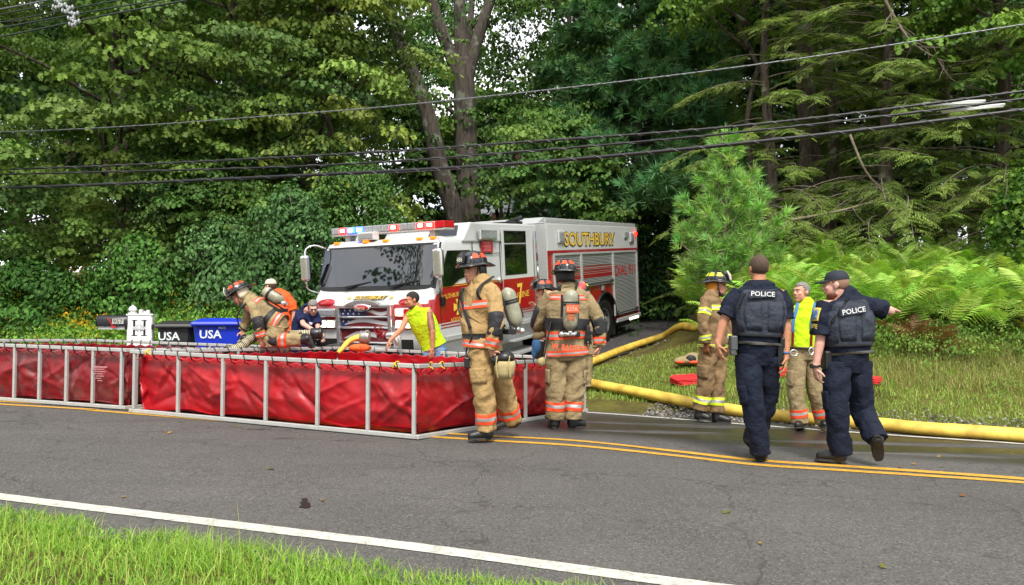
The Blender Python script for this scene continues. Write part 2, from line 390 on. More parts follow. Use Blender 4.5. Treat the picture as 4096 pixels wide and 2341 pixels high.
# painted lines: through points read off the photograph
def line_from(name, pix, wd, m, lift, label=None):
    P_ = spline([at(*p) for p in pix], 220); V = []; Fc = []
    for i, p in enumerate(P_):
        t = (P_[min(i + 1, 219)] - P_[max(i - 1, 0)]); t.z = 0; t.normalize(); nn_ = Vector((-t.y, t.x, 0))
        for k in (-1, 1):
            q = p + nn_ * (wd / 2 * k * (1 + 0.10 * mnoise.noise(Vector((i * 0.9, k * 3.3, wd)))))
            V.append((q.x, q.y, G(q.x, q.y) + lift))
    for i in range(219): Fc.append((2 * i, 2 * i + 2, 2 * i + 3, 2 * i + 1))
    o = npmesh(name, V, Fc, 4, m); tag(o, kind="structure"); return o
line_from("edge_line", [(-2600, 1690), (-900, 1870), (0, 1988), (900, 2098), (1700, 2196), (2400, 2292), (2800, 2345), (3400, 2425)], 0.125, PAINT_W, 0.005)
line_from("edge_line", [(-3000, 1425), (0, 1505), (1200, 1580), (1900, 1625), (2400, 1654), (3000, 1700), (3600, 1744), (4096, 1777), (5200, 1860)], 0.10, PAINT_W, 0.005)
line_from("centre_line", [(-2500, 1470), (0, 1606), (400, 1630), (1000, 1678), (1500, 1716), (1900, 1742), (2300, 1764), (2700, 1806), (3020, 1842), (3400, 1868), (4096, 1917), (5200, 2010)], 0.10, PAINT_Y, 0.005)
line_from("centre_line", [(-2500, 1478), (0, 1618), (400, 1645), (1000, 1694), (1500, 1733), (1900, 1760), (2300, 1784), (2700, 1824), (3020, 1860), (3400, 1885), (4096, 1932), (5200, 2027)], 0.085, PAINT_Y, 0.005)
# dark tar spot
def blob_sheet(name, pix, m, lift):
    P_ = [at(*p) for p in pix]; c = sum(P_, Vector()) / len(P_); b = MB()
    b.add([(p.x, p.y, G(p.x, p.y) + lift) for p in P_], [tuple(range(len(P_)))]); o = b.build(name, m, fix=False); tag(o, kind="structure"); return o
blob_sheet("tar_patch", [(1203, 1999), (1228, 1996), (1232, 2004), (1222, 2011), (1240, 2014), (1243, 2030), (1226, 2036), (1206, 2032), (1194, 2034), (1206, 2022), (1200, 2011), (1214, 2008)], mat("tar", '151516', 0.35), 0.006)
# driveway
A_DRV = asphalt("asphalt_driveway", '2b2a2d', '3a383a')
vs_ = np.linspace(-1.2, 26, 110); us_ = np.linspace(-1, 1, 18); Vv, Uu = np.meshgrid(vs_, us_)
half = 2.0 + 1.5 * np.exp(-np.clip(Vv + 0.6, 0, 9) / 1.0) + (fbm(Vv * 1.6, Uu * 0 + np.sign(Uu) * 3, 8) - 0.5) * 0.3
Ux = Uu * half + 0.25 + 0.035 * np.clip(Vv - 4, 0, 30)
X = TC.x + TX.x * Ux + TY.x * Vv; Y = TC.y + TX.y * Ux + TY.y * Vv
q = (np.arange(17)[:, None] * 110 + np.arange(109)[None]).ravel(); Fd = np.stack([q, q + 1, q + 111, q + 110], 1)
Vd = np.stack([X, Y, ground(X, Y) + 0.012], -1).reshape(-1, 3)
cen = Vd[Fd].mean(1); s_, n_ = road_sn(cen[:, 0], cen[:, 1]); Fd = Fd[n_ > ROAD_FAR - 0.05]
tag(npmesh("driveway", Vd, Fd, 4, A_DRV, smooth=True), kind="structure")
# gravel apron along the far edge
def stones(name, cx, cy, n, smin, smax, cols, keep=None):
    ang = RNG.random(n) * 6.28; base = np.array([[1, 0, 0], [0, 1, 0], [-1, 0, 0], [0, -1, 0], [0, 0, .7]], float)
    s = smin + (smax - smin) * RNG.random(n) ** 2
    ca, sa = np.cos(ang), np.sin(ang); B_ = base[None] * (1 + 0.5 * (RNG.random((n, 5, 3)) - 0.5))
    x = (B_[..., 0] * ca[:, None] - B_[..., 1] * sa[:, None]) * s[:, None] + cx[:, None]; y = (B_[..., 0] * sa[:, None] + B_[..., 1] * ca[:, None]) * s[:, None] + cy[:, None]
    z = B_[..., 2] * s[:, None] + ground(cx, cy)[:, None] + 0.005
    V = np.stack([x, y, z], -1).reshape(-1, 3); o = np.arange(n)[:, None] * 5
    Fc = np.concatenate([o + np.array([[i, (i + 1) % 4, 4]]) for i in range(4)])
    c = np.array(cols)[RNG.integers(0, len(cols), n)] * (0.7 + 0.6 * RNG.random((n, 1)))
    return npmesh(name, V, Fc, 3, STONE, np.repeat(c, 5, 0))
STONE = leafmat("stone_chips", 0.9, 0.0, 0.2)
n = 9000; s = RNG.uniform(-1.5, 6.8, n); nn = RNG.normal(3.35, 0.22, n); gx = s * RU.x + (nn + N0) * RN.x; gy = s * RU.y + (nn + N0) * RN.y
u2 = RNG.uniform(-1, 1, 5000) * 3.0; v2 = RNG.uniform(-0.3, 12, 5000); gx = np.concatenate([gx, TC.x + TX.x * (u2 + .3) + TY.x * v2]); gy = np.concatenate([gy, TC.y + TX.y * (u2 + .3) + TY.y * v2])
tag(stones("gravel", gx, gy, len(gx), 0.006, 0.028, [lin('6e6b68'), lin('55524f'), lin('8a8680'), lin('3a3836')]), "grey gravel scattered along the far road edge and driveway", "gravel", kind="stuff")
# ================================================================== plants
MAPLE = leafmat("broad_leaf", 0.62, 0.30, 0.22); NEEDLE = leafmat("needle_leaf", 0.6, 0.2, 0.2); GRASS = leafmat("grass_blade", 0.55, 0.35, 0.25); FERN = leafmat("fern_leaf", 0.55, 0.35, 0.25)
def barkmat(name, c0, c1, c2=None):
    m, N, L, P = newmat(name); tc = N.new("ShaderNodeTexCoord"); mp = N.new("ShaderNodeMapping"); mp.inputs['Scale'].default_value = (9, 9, 1.3); L.new(tc.outputs['Object'], mp.inputs[0])
    nz = N.new("ShaderNodeTexNoise"); nz.inputs['Scale'].default_value = 1.6; nz.inputs['Detail'].default_value = 9; nz.inputs['Roughness'].default_value = 0.7; L.new(mp.outputs[0], nz.inputs['Vector'])
    cr = N.new("ShaderNodeValToRGB"); L.new(nz.outputs[0], cr.inputs[0]); e = cr.color_ramp.elements; e[0].position = 0.36; e[0].color = (*lin(c0), 1); e[1].position = 0.62; e[1].color = (*lin(c1), 1)
    src = cr.outputs[0]
    if c2:
        n2 = N.new("ShaderNodeTexNoise"); n2.inputs['Scale'].default_value = 2.2; n2.inputs['Detail'].default_value = 5; L.new(tc.outputs['Object'], n2.inputs['Vector'])
        r = N.new("ShaderNodeMapRange"); r.inputs[1].default_value = 0.58; r.inputs[2].default_value = 0.66; L.new(n2.outputs[0], r.inputs[0])
        mx = N.new("ShaderNodeMix"); mx.data_type = 'RGBA'; L.new(r.outputs[0], mx.inputs['Factor']); L.new(src, mx.inputs['A']); mx.inputs['B'].default_value = (*lin(c2), 1); src = mx.outputs['Result']
    L.new(src, P.inputs['Base Color']); P.inputs['Roughness'].default_value = 0.95
    bp = N.new("ShaderNodeBump"); bp.inputs['Strength'].default_value = 1.0; bp.inputs['Distance'].default_value = 0.06; L.new(nz.outputs[0], bp.inputs['Height']); L.new(bp.outputs[0], P.inputs['Normal'])
    return m
BARK = barkmat("maple_bark", '2e2925', '574f48', '6e7266'); BARK_D = barkmat("dark_bark", '3a302a', '6e6258', '8f9a80'); TWIG = barkmat("twig_bark", '6a604e', '94897a')
def rotz(a):
    c, s = np.cos(a), np.sin(a); z = np.zeros_like(c); o = np.ones_like(c)
    return np.stack([np.stack([c, -s, z], -1), np.stack([s, c, z], -1), np.stack([z, z, o], -1)], -2)
def rotx(a):
    c, s = np.cos(a), np.sin(a); z = np.zeros_like(c); o = np.ones_like(c)
    return np.stack([np.stack([o, z, z], -1), np.stack([z, c, -s], -1), np.stack([z, s, c], -1)], -2)
def roty(a):
    c, s = np.cos(a), np.sin(a); z = np.zeros_like(c); o = np.ones_like(c)
    return np.stack([np.stack([c, z, s], -1), np.stack([z, o, z], -1), np.stack([-s, z, c], -1)], -2)
# leaf outlines: stem at origin, tip +Y, face +Z; a fan around vertex 0
def fan(pts): n = len(pts); return np.array(pts, float), np.array([(0, i, i + 1) for i in range(1, n - 1)])
LEAF = {
 'maple': fan([(0, 0, 0), (.50, .14, -.05), (.26, .40, .02), (.40, .72, -.08), (0, 1.0, -.1), (-.40, .72, -.08), (-.26, .40, .02), (-.50, .14, -.05)]),
 'oval': fan([(0, 0, 0), (.31, .38, .05), (.20, .74, .02), (0, 1, -.06), (-.31, .5, .04)]),
 'kite': fan([(0, 0, 0), (.42, .45, .06), (0, 1, -.08), (-.42, .45, .06)]),
 'lance': fan([(0, 0, 0), (.12, .35, .02), (0, 1, -.1), (-.12, .35, .02)]),
}
def compose(leaf, pos, rot, sc_, tint):
    """copies of one template -> V,F,C"""
    tv, tf = leaf; K = len(pos); k = len(tv)
    V = np.einsum('nij,kj->nki', rot, tv) * np.asarray(sc_).reshape(-1, 1, 1) + pos[:, None]
    Fc = tf[None] + (np.arange(K) * k)[:, None, None]
    return V.reshape(-1, 3), Fc.reshape(-1, tf.shape[1]), np.repeat(tint, k, 0)
def merge(parts):
    V, Fc, C = [], [], []; o = 0
    for v, f, c in parts: V.append(v); Fc.append(f + o); C.append(c); o += len(v)
    return np.concatenate(V), np.concatenate(Fc), np.concatenate(C)
def spray(kind, nl, rad, size, droop=0.3, rs=None, tilt=(0.5, 1.15)):
    """a flat cluster of leaves: template with relative tint"""
    r = RNG if rs is None else rs
    rr = rad * np.sqrt(r.random(nl)); ph = r.random(nl) * 6.283
    p = np.stack([rr * np.cos(ph), rr * np.sin(ph), -droop * (rr / rad) ** 2 * rad + r.normal(0, 0.07 * rad, nl)], -1)
    yaw = ph - math.pi / 2 + r.normal(0, 0.6, nl)
    rot = rotz(yaw) @ rotx(-r.uniform(tilt[0], tilt[1], nl)) @ roty(r.normal(0, 0.35, nl))
    s = size * r.uniform(0.65, 1.2, nl)
    t = np.clip(r.normal(1, 0.16, nl), 0.55, 1.5)[:, None] * np.ones((1, 3))
    return compose(LEAF[kind], p, rot, s, t)
def scatter(name, temps, pos, rot, scl, tint, m, parent=None):
    """many copies of the templates joined into one mesh"""
    idx = RNG.integers(0, len(temps), len(pos)); parts = []
    for k, (tv, tf, tt) in enumerate(temps):
        w_ = np.where(idx == k)[0]
        if not len(w_): continue
        V = np.einsum('nij,kj->nki', rot[w_], tv) * scl[w_][:, None, None] + pos[w_][:, None]
        C = tint[w_][:, None, :] * tt[None]
        Fc = tf[None] + (np.arange(len(w_)) * len(tv))[:, None, None]
        parts.append((V.reshape(-1, 3), Fc.reshape(-1, tf.shape[1]), C.reshape(-1, 3)))
    V, Fc, C = merge(parts)
    return npmesh(name, V, Fc, Fc.shape[1], m, C, parent)
SPR_MAPLE = [spray('maple', 36, 0.44, 0.112, 0.35) for _ in range(5)]
SPR_FAR = [spray('kite', 36, 0.62, 0.17, 0.3) for _ in range(4)]
SPR_OVAL = [spray('oval', 34, 0.29, 0.074, 0.3) for _ in range(5)]
SPR_SMALL = [spray('oval', 30, 0.26, 0.055, 0.25) for _ in range(4)]
def limb(b, p0, p1, r0, r1, seg=8, wob=0.12, n=9):
    p0 = Vector(p0); p1 = Vector(p1); L_ = (p1 - p0).length; ps = []; rs = []
    for i in range(n):
        t = i / (n - 1); q = p0.lerp(p1, t); k = math.sin(t * math.pi) * wob * L_ * 0.3
        q = q + Vector((mnoise.noise(q * 0.8 + Vector((3, 0, 0))), mnoise.noise(q * 0.8 + Vector((0, 7, 0))), 0)) * k; ps.append(q); rs.append(r0 + (r1 - r0) * t)
    b.tube(ps, rs, seg); return ps
GREENS = np.array([lin('4c7334'), lin('587e38'), lin('6a8a42'), lin('466a3a')])
YEL = np.array(lin('a2a64a'))
def broad_tree(name, label, px, Y, height, rad, z0, nb, cols, temps=SPR_MAPLE, sps=11, back=0.25, bark=BARK_D, tr=0.2, lean=(0, 0), leafscale=1.0, group=None, yellow=0.15, pad=(1.5, 0.75), up=1.0):
    x = (px - CX) / F * Y; gz = G(x, Y); e = empty(name, (x, Y, gz), label, "tree", group)
    top = Vector((lean[0], lean[1], height)); b = MB(); limb(b, (0, 0, -0.15), top, tr, 0.03, 10, 0.2, 14)
    pos, rot, scl, tin = [], [], [], []
    to_cam = math.atan2(-Y, -x)
    for k in range(nb):
        t = (k + RNG.random()) / nb; z = z0 + (height - z0) * t ** up
        prof = math.sin(min(1, (z - z0) / (height - z0) * 0.86 + 0.14) * math.pi) ** 0.5
        a = to_cam + RNG.normal(0, 0.95) if RNG.random() > back else RNG.random() * 6.283
        r_ = rad * prof * RNG.uniform(0.55, 1.05)
        c = np.array([math.cos(a) * r_ + lean[0] * z / height, math.sin(a) * r_ + lean[1] * z / height, z])
        if k % 3 == 0:
            q = Vector((lean[0] * z / height * 0.8, lean[1] * z / height * 0.8, max(0.6, z - 0.35 * r_ - 0.4))); limb(b, q, Vector(c) + Vector((0, 0, -0.1)), 0.05 + 0.02 * RNG.random(), 0.012, 5, 0.5, 6)
        n = max(4, int(sps * RNG.uniform(0.7, 1.3))); la = RNG.normal(0, pad[0] * 0.5, n); lb = RNG.normal(0, pad[1] * 0.6, n)
        px_ = c[0] + la * (-math.sin(a)) + lb * math.cos(a); py_ = c[1] + la * math.cos(a) + lb * math.sin(a)
        pz_ = c[2] - 0.16 * la ** 2 - 0.30 * lb + RNG.normal(0, 0.10, n)
        pos.append(np.stack([px_, py_, pz_], -1))
        rt = rotz(np.full(n, a - math.pi / 2) + RNG.normal(0, 0.5, n)) @ rotx(-RNG.uniform(0.1, 0.55, n)) @ rotz(RNG.random(n) * 6.283)
        rot.append(rt); scl.append(RNG.uniform(0.8, 1.25, n) * leafscale)
        cc = cols[RNG.integers(0, len(cols))] * RNG.uniform(0.8, 1.25); cc = cc * (1 - yellow * RNG.random()) + YEL * yellow * RNG.random()
        tin.append(np.repeat(cc[None], n, 0) * RNG.uniform(0.88, 1.12, (n, 1)))
    b.build("trunk", bark, e, fix=False)
    o = scatter("crown", temps, np.concatenate(pos), np.concatenate(rot), np.concatenate(scl), np.concatenate(tin), MAPLE, e); o["kind"] = "stuff"
    return e
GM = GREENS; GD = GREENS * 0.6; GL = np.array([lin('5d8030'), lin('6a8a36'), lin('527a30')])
# left wall of maples
M_A = broad_tree("maple_tree", "leafy maple with dark trunk behind the white mailbox", 470, 18.6, 14.5, 4.3, 2.2, 95, GM, sps=12, tr=0.22, yellow=0.3)
M_B = broad_tree("maple_tree", "tall maple with layered boughs above the blue bin", 930, 20.5, 16, 4.3, 2.4, 95, GM, sps=12, tr=0.24, yellow=0.35)
def clone_tree(src, label, px, Y, k=1.0, rot=0.0, flip=1):
    x = (px - CX) / F * Y; e = src.copy(); COL.objects.link(e); e.location = (x, Y, G(x, Y)); e.scale = (k * flip, k, k); e.rotation_euler = (0, 0, rot); e['label'] = label
    for c in src.children: d = c.copy(); COL.objects.link(d); d.parent = e
    return e
clone_tree(M_B, "leafy maple at the left end of the tree line", -180, 19.8, .95, .5, -1)
broad_tree("maple_tree", "maple with yellowing boughs reaching over the lightbar", 1270, 19.6, 12, 2.6, 3.2, 58, GM, sps=11, tr=0.13, yellow=0.6)
# centre, thinner, sky shows through
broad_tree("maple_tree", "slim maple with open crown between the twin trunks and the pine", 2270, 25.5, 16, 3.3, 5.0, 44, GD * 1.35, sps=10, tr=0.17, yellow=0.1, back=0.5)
SAP = broad_tree("maple_sapling", "low maple with layered dark leaves in front of the white house", 2200, 22.5, 6.6, 2.3, 2.2, 34, GM * 0.8, sps=11, tr=0.08, yellow=0.1)
broad_tree("maple_tree", "bright young maple beside the dark pine trunk at the top", 3010, 19.4, 13, 2.5, 7.2, 26, GL, sps=10, tr=0.09, yellow=0.3)
broad_tree("maple_tree", "bright maple branches at the upper right corner", 4250, 15.5, 11, 2.6, 3.4, 40, GL * 1.05, sps=10, tr=0.12, yellow=0.25)
clone_tree(SAP, "low maple left of the leaning trunk behind the lightbar", 1560, 25.5, 1.15, .8, -1); clone_tree(SAP, "low dark maple behind the engine's cab roof", 1990, 28.0, 1.25, -.6)
# rear rows that close the wood
FAR_M = []; LATER = []
for i, (px, Y, h, r_, z0, nb, lab) in enumerate([
    (-500, 30, 19, 6, 2, 60, "far maple beyond the left edge of the wood"), (250, 31, 20, 6, 2, 66, "far maple seen through gaps behind the mailbox"), (800, 32, 20, 6, 2, 66, "far maple seen through gaps above the blue bin"),
    (1250, 34, 19, 4.6, 2, 44, "far maple left of the leaning trunk"), (1640, 40, 22, 5.0, 3, 30, "far maple behind the twin trunks"), (2350, 38, 20, 4.6, 2.5, 32, "far maple left of the white pine with sky around it"),
    (2750, 31, 21, 5.5, 1.5, 62, "far maple behind the white pine"), (3300, 30, 21, 6, 1.5, 66, "far maple behind the dark pine trunk"), (3900, 29, 20, 6, 1.5, 66, "far maple behind the hemlocks"), (4600, 27, 19, 6, 1.5, 55, "far maple beyond the right edge of the wood")]):
    if i not in (1, 5): LATER.append((lab, px, Y, h)); continue
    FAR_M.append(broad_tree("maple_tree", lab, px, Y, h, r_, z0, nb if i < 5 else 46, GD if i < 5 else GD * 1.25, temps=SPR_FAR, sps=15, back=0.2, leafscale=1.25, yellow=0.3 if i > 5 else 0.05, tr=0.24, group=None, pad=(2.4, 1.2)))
LATER += [("rearmost maple at the left of the wood", -100, 42, 20), ("rearmost maple behind the mailbox trees", 520, 43, 20), ("rearmost maple left of the twin trunks", 1060, 44, 19), ("rearmost maple behind the pines", 2900, 42, 20), ("rearmost maple behind the dark trunk", 3500, 41, 20), ("rearmost maple at the right of the wood", 4150, 40, 20), ("deep wood maple far left of the mailbox", 80, 36, 21), ("deep wood maple above the black bin", 640, 37, 22), ("deep wood maple above the orange shirt", 1120, 38, 21), ("deep wood maple right of the pine crown", 2960, 35, 21), ("deep wood maple between the hemlocks", 3420, 36, 21), ("deep wood maple behind the large hemlock", 3760, 33, 20), ("deep wood maple at the right border", 4200, 34, 20), ("deep wood maple behind the engine's rear", 2640, 40, 18)]
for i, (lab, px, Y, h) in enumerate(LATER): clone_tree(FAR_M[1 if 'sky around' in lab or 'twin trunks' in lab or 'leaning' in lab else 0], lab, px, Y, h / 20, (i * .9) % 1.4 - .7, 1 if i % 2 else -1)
# twin-trunk maple
def twin():
    e = empty("twin_trunk_maple", pt(1870, 900, 24.0) * 1.0, "large old maple with thick grey trunk forking into three limbs", "tree"); o0 = Vector(e.location); o0.z = G(o0.x, o0.y); e.location = o0
    b = MB(); Q = lambda px, py, dy=0: pt(px, py, 24.0 + dy) - o0
    def tr(pts, r0, r1, seg=16):
        ps = spline(pts, 26); rs = [(r0 + (r1 - r0) * (i / 25)) * (1 + 0.09 * mnoise.noise(ps[i] * 1.3)) for i in range(26)]; b.tube(ps, rs, seg)
    tr([Q(1880, 1180), Q(1878, 950), Q(1870, 700), Q(1862, 520), Q(1855, 330), Q(1848, 240)], 0.41, 0.33)
    tr([Q(1850, 330), Q(1790, 190), Q(1745, 60), Q(1700, -90), Q(1660, -300, 1)], 0.24, 0.14)
    tr([Q(1852, 300), Q(1842, 120), Q(1838, -40), Q(1850, -300)], 0.25, 0.16)
    tr([Q(1865, 330), Q(1900, 190), Q(1940, 60), Q(1985, -60), Q(2060, -300, -1)], 0.24, 0.13)
    tr([Q(1868, 300), Q(1880, 130, .8), Q(1890, -60, 1.4)], 0.13, 0.1)
    b.tube([Q(1800, 450), Q(1810, 440)], [0.1, 0.16], 8)
    b.build("trunk", BARK, e, fix=False)
    n = 520; th = RNG.random(n) * 6.283; rr = 4.6 * np.sqrt(RNG.random(n)); z = RNG.uniform(8.6, 14.5, n)
    pos = np.stack([rr * np.cos(th), rr * np.sin(th), z], -1)
    keep = (RNG.random(n) < np.clip(0.35 + 0.3 * np.abs(pos[:, 0]) / 3, 0, 1)) & ((np.abs(pos[:, 0]) > 1.3) | (pos[:, 1] > .6)); pos = pos[keep]; n = len(pos)
    o = scatter("crown", SPR_MAPLE, pos, rotz(RNG.random(n) * 6.283) @ rotx(RNG.normal(0, 0.4, n)), RNG.uniform(0.9, 1.3, n), (GD * 1.2)[RNG.integers(0, 4, n)] * RNG.uniform(0.8, 1.2, (n, 1)), MAPLE, e); o["kind"] = "stuff"
    e2 = empty("leaning_maple", o0, "slender maple trunk leaning left beside the thick forked trunk", "tree")
    b = MB(); ps = spline([Q(1850, 1000, -.3), Q(1815, 840, -.5), Q(1765, 690, -.7), Q(1715, 480, -.8), Q(1665, 330, -.9), Q(1600, 180, -1), Q(1555, 20, -1), Q(1500, -200, -1)], 30)
    b.tube(ps, [0.33 - 0.16 * i / 29 + 0.02 * mnoise.noise(p * 2) for i, p in enumerate(ps)], 12); b.build("trunk", BARK, e2, fix=False)
    n = 110; ti = RNG.integers(8, 29, n); pos = np.array([ps[i] for i in ti]) + RNG.normal(0, 1, (n, 3)) * np.array([1.5, 1.0, 0.9]) + np.array([-.3, .9, 0])
    o = scatter("crown", SPR_MAPLE, pos, rotz(RNG.random(n) * 6.283) @ rotx(RNG.normal(0, 0.4, n)), RNG.uniform(0.8, 1.2, n), GM[RNG.integers(0, 4, n)] * RNG.uniform(0.7, 1.2, (n, 1)), MAPLE, e2); o["kind"] = "stuff"
twin()
# ---------------------------------------------------------------- conifers
def needle_tuft(nn, ln, wd, cone=1.0):
    th = RNG.random(nn) * 6.283; el = RNG.uniform(0.15, cone, nn); d = np.stack([np.sin(el) * np.cos(th), np.sin(el) * np.sin(th), np.cos(el)], -1)
    side = np.cross(d, RNG.normal(0, 1, (nn, 3))); side /= np.linalg.norm(side, axis=1)[:, None]
    l = ln * RNG.uniform(0.7, 1.1, nn)[:, None]; base = d * 0.02 + np.stack([np.zeros(nn), np.zeros(nn), RNG.uniform(-0.05, 0.02, nn)], -1)
    V = np.stack([base - side * wd, base + side * wd, base + d * l], 1).reshape(-1, 3); V[:, 2] += 0
    return V, np.arange(nn * 3).reshape(-1, 3), np.repeat(np.clip(RNG.normal(1, 0.2, nn), .5, 1.5)[:, None] * np.ones((1, 3)), 3, 0)
TUFT = [needle_tuft(34, 0.15, 0.0065, 1.25) for _ in range(4)]; TUFT_BIG = [needle_tuft(40, 0.17, 0.010, 1.4) for _ in range(4)]
def align_z(d):
    d = d / np.linalg.norm(d, axis=1)[:, None]; a = np.where(np.abs(d[:, 2:3]) < 0.95, np.array([[0, 0, 1.0]]), np.array([[1.0, 0, 0]]))
    x = np.cross(a, d); x /= np.linalg.norm(x, axis=1)[:, None]; return np.stack([x, np.cross(d, x), d], -1)
def pine(name, label, px, Y, h, z0, rad, whorls, per, col, temps, tr, up, dens, bark, base_z=None, front=0.0, sc_=1.0, dead=0, pw=0.75, spread=.36, vary=.7):
    x = (px - CX) / F * Y; gz = G(x, Y); e = empty(name, (x, Y, gz), label, "tree"); b = MB()
    b.tube([(0.06 * math.sin(i), 0.05 * math.cos(i * 1.7), h * i / 12 - 0.1 * (i == 0)) for i in range(13)], [tr * (1 - i / 12) + 0.012 for i in range(13)], 9)
    tp, td, tt = [], [], []; tc_ = math.atan2(-Y, -x)
    for w_ in range(whorls):
        z = z0 + (h - z0) * ((w_ + 0.3 * RNG.random()) / whorls)
        f = (h - z) / (h - z0); L0 = rad * (f ** pw) * RNG.uniform(0.8, 1.1) + 0.12
        for k in range(per):
            a = 6.283 * (k + RNG.random() * 0.7) / per
            if front and RNG.random() < front: a = tc_ + RNG.normal(0, 0.9)
            d = Vector((math.cos(a), math.sin(a), 0)); L_ = L0 * RNG.uniform(vary, 1.1)
            ps = [Vector((0, 0, z)) + d * (L_ * t) + Vector((0, 0, L_ * (up * t + 0.25 * up * t * t))) for t in (0, .25, .5, .75, 1)]
            b.tube(ps, [0.012 + 0.03 * tr * 4 * (1 - t) * f for t in (0, .25, .5, .75, 1)], 5)
            m_ = max(3, int(L_ * dens))
            for j in range(m_):
                t = 0.22 + 0.78 * RNG.random() ** 0.7; q = ps[0].lerp(ps[4], t); off = (1.15 - t) * L_ * spread
                sd_ = RNG.normal(0, 1); q = q + d.cross(Vector((0, 0, 1))) * sd_ * off * 0.7 + Vector((0, 0, RNG.normal(0.02, 0.05 + 0.05 * L_)))
                tp.append(q); v = d * 0.8 + d.cross(Vector((0, 0, 1))) * sd_ * 0.6 + Vector((0, 0, 0.35 + up * 0.8 + RNG.normal(0, 0.25))); td.append(v)
    for k in range(dead):
        a = tc_ + RNG.normal(0, 1.2); z = RNG.uniform(z0 * 0.9, h * 0.75); L_ = RNG.uniform(0.8, 2.2); p0 = Vector((0, 0, z)); p1 = p0 + Vector((math.cos(a) * L_, math.sin(a) * L_, RNG.uniform(-0.6, 0.2)))
        limb(b, p0, p1, 0.025, 0.006, 4, 0.8, 6)
    tp.append(Vector((0, 0, h + 0.05))); td.append(Vector((0, 0, 1)))
    b.build("trunk", bark, e, fix=False); n = len(tp)
    cc = np.array(col)[None] * RNG.uniform(0.7, 1.3, (n, 1)) * (1 + 0.12 * RNG.normal(0, 1, (n, 3)) * np.array([1, .3, 1]))
    o = scatter("crown", temps, np.array(tp), align_z(np.array(td)) @ rotz(RNG.random(n) * 6.283), RNG.uniform(0.8, 1.25, n) * sc_, np.clip(cc, .005, 1), NEEDLE, e); o["kind"] = "stuff"
    return e
pine("young_pine", "bright green young pine standing behind the yellow-helmeted firefighter", 2905, 15.0, 4.05, 0.55, 1.3, 9, 7, lin('8cb660'), TUFT, 0.045, 0.75, 17, TWIG, sc_=1.3, pw=.95, spread=.22, vary=.5)
pine("white_pine", "tall soft-needled pine with pale lichened trunk right of the engine", 2565, 23.5, 16.5, 3.6, 4.1, 20, 7, lin('5a8454'), TUFT_BIG, 0.15, 0.02, 13, BARK, front=0.45, sc_=1.75, dead=40)
pine("pine_tree", "dark pine with straight thick trunk among the hemlocks", 3240, 20.5, 19, 8.5, 4.2, 9, 6, lin('2f5530'), TUFT_BIG, 0.34, 0.0, 10, BARK_D, sc_=1.9, dead=14)
def frond_t():
    """flat hemlock spray 0.5 long along +Y"""
    V, Fc, C = [], [], []
    for j in range(8):
        t = 0.06 + 0.9 * j / 7
        for sgn in (-1, 1):
            l = 0.19 * (1 - t * 0.75) * RNG.uniform(0.75, 1.15); a = 0.85 + RNG.normal(0, 0.1); d = np.array([sgn * math.sin(a), math.cos(a), 0]); p = np.array([0, 0.5 * t, -0.10 * t * t])
            sd_ = np.array([-d[1], d[0], 0]) * 0.0165; o = len(V); dz = np.array([0, 0, -0.35 * l])
            V += [p, p + d * l * .5 + sd_ + dz * .3, p + d * l + dz, p + d * l * .5 - sd_ + dz * .3]; Fc += [(o, o + 1, o + 2), (o, o + 2, o + 3)]
            C += [[RNG.uniform(.75, 1.2)] * 3] * 4
    return np.array(V), np.array(Fc), np.array(C)
HEM = [frond_t() for _ in range(5)]
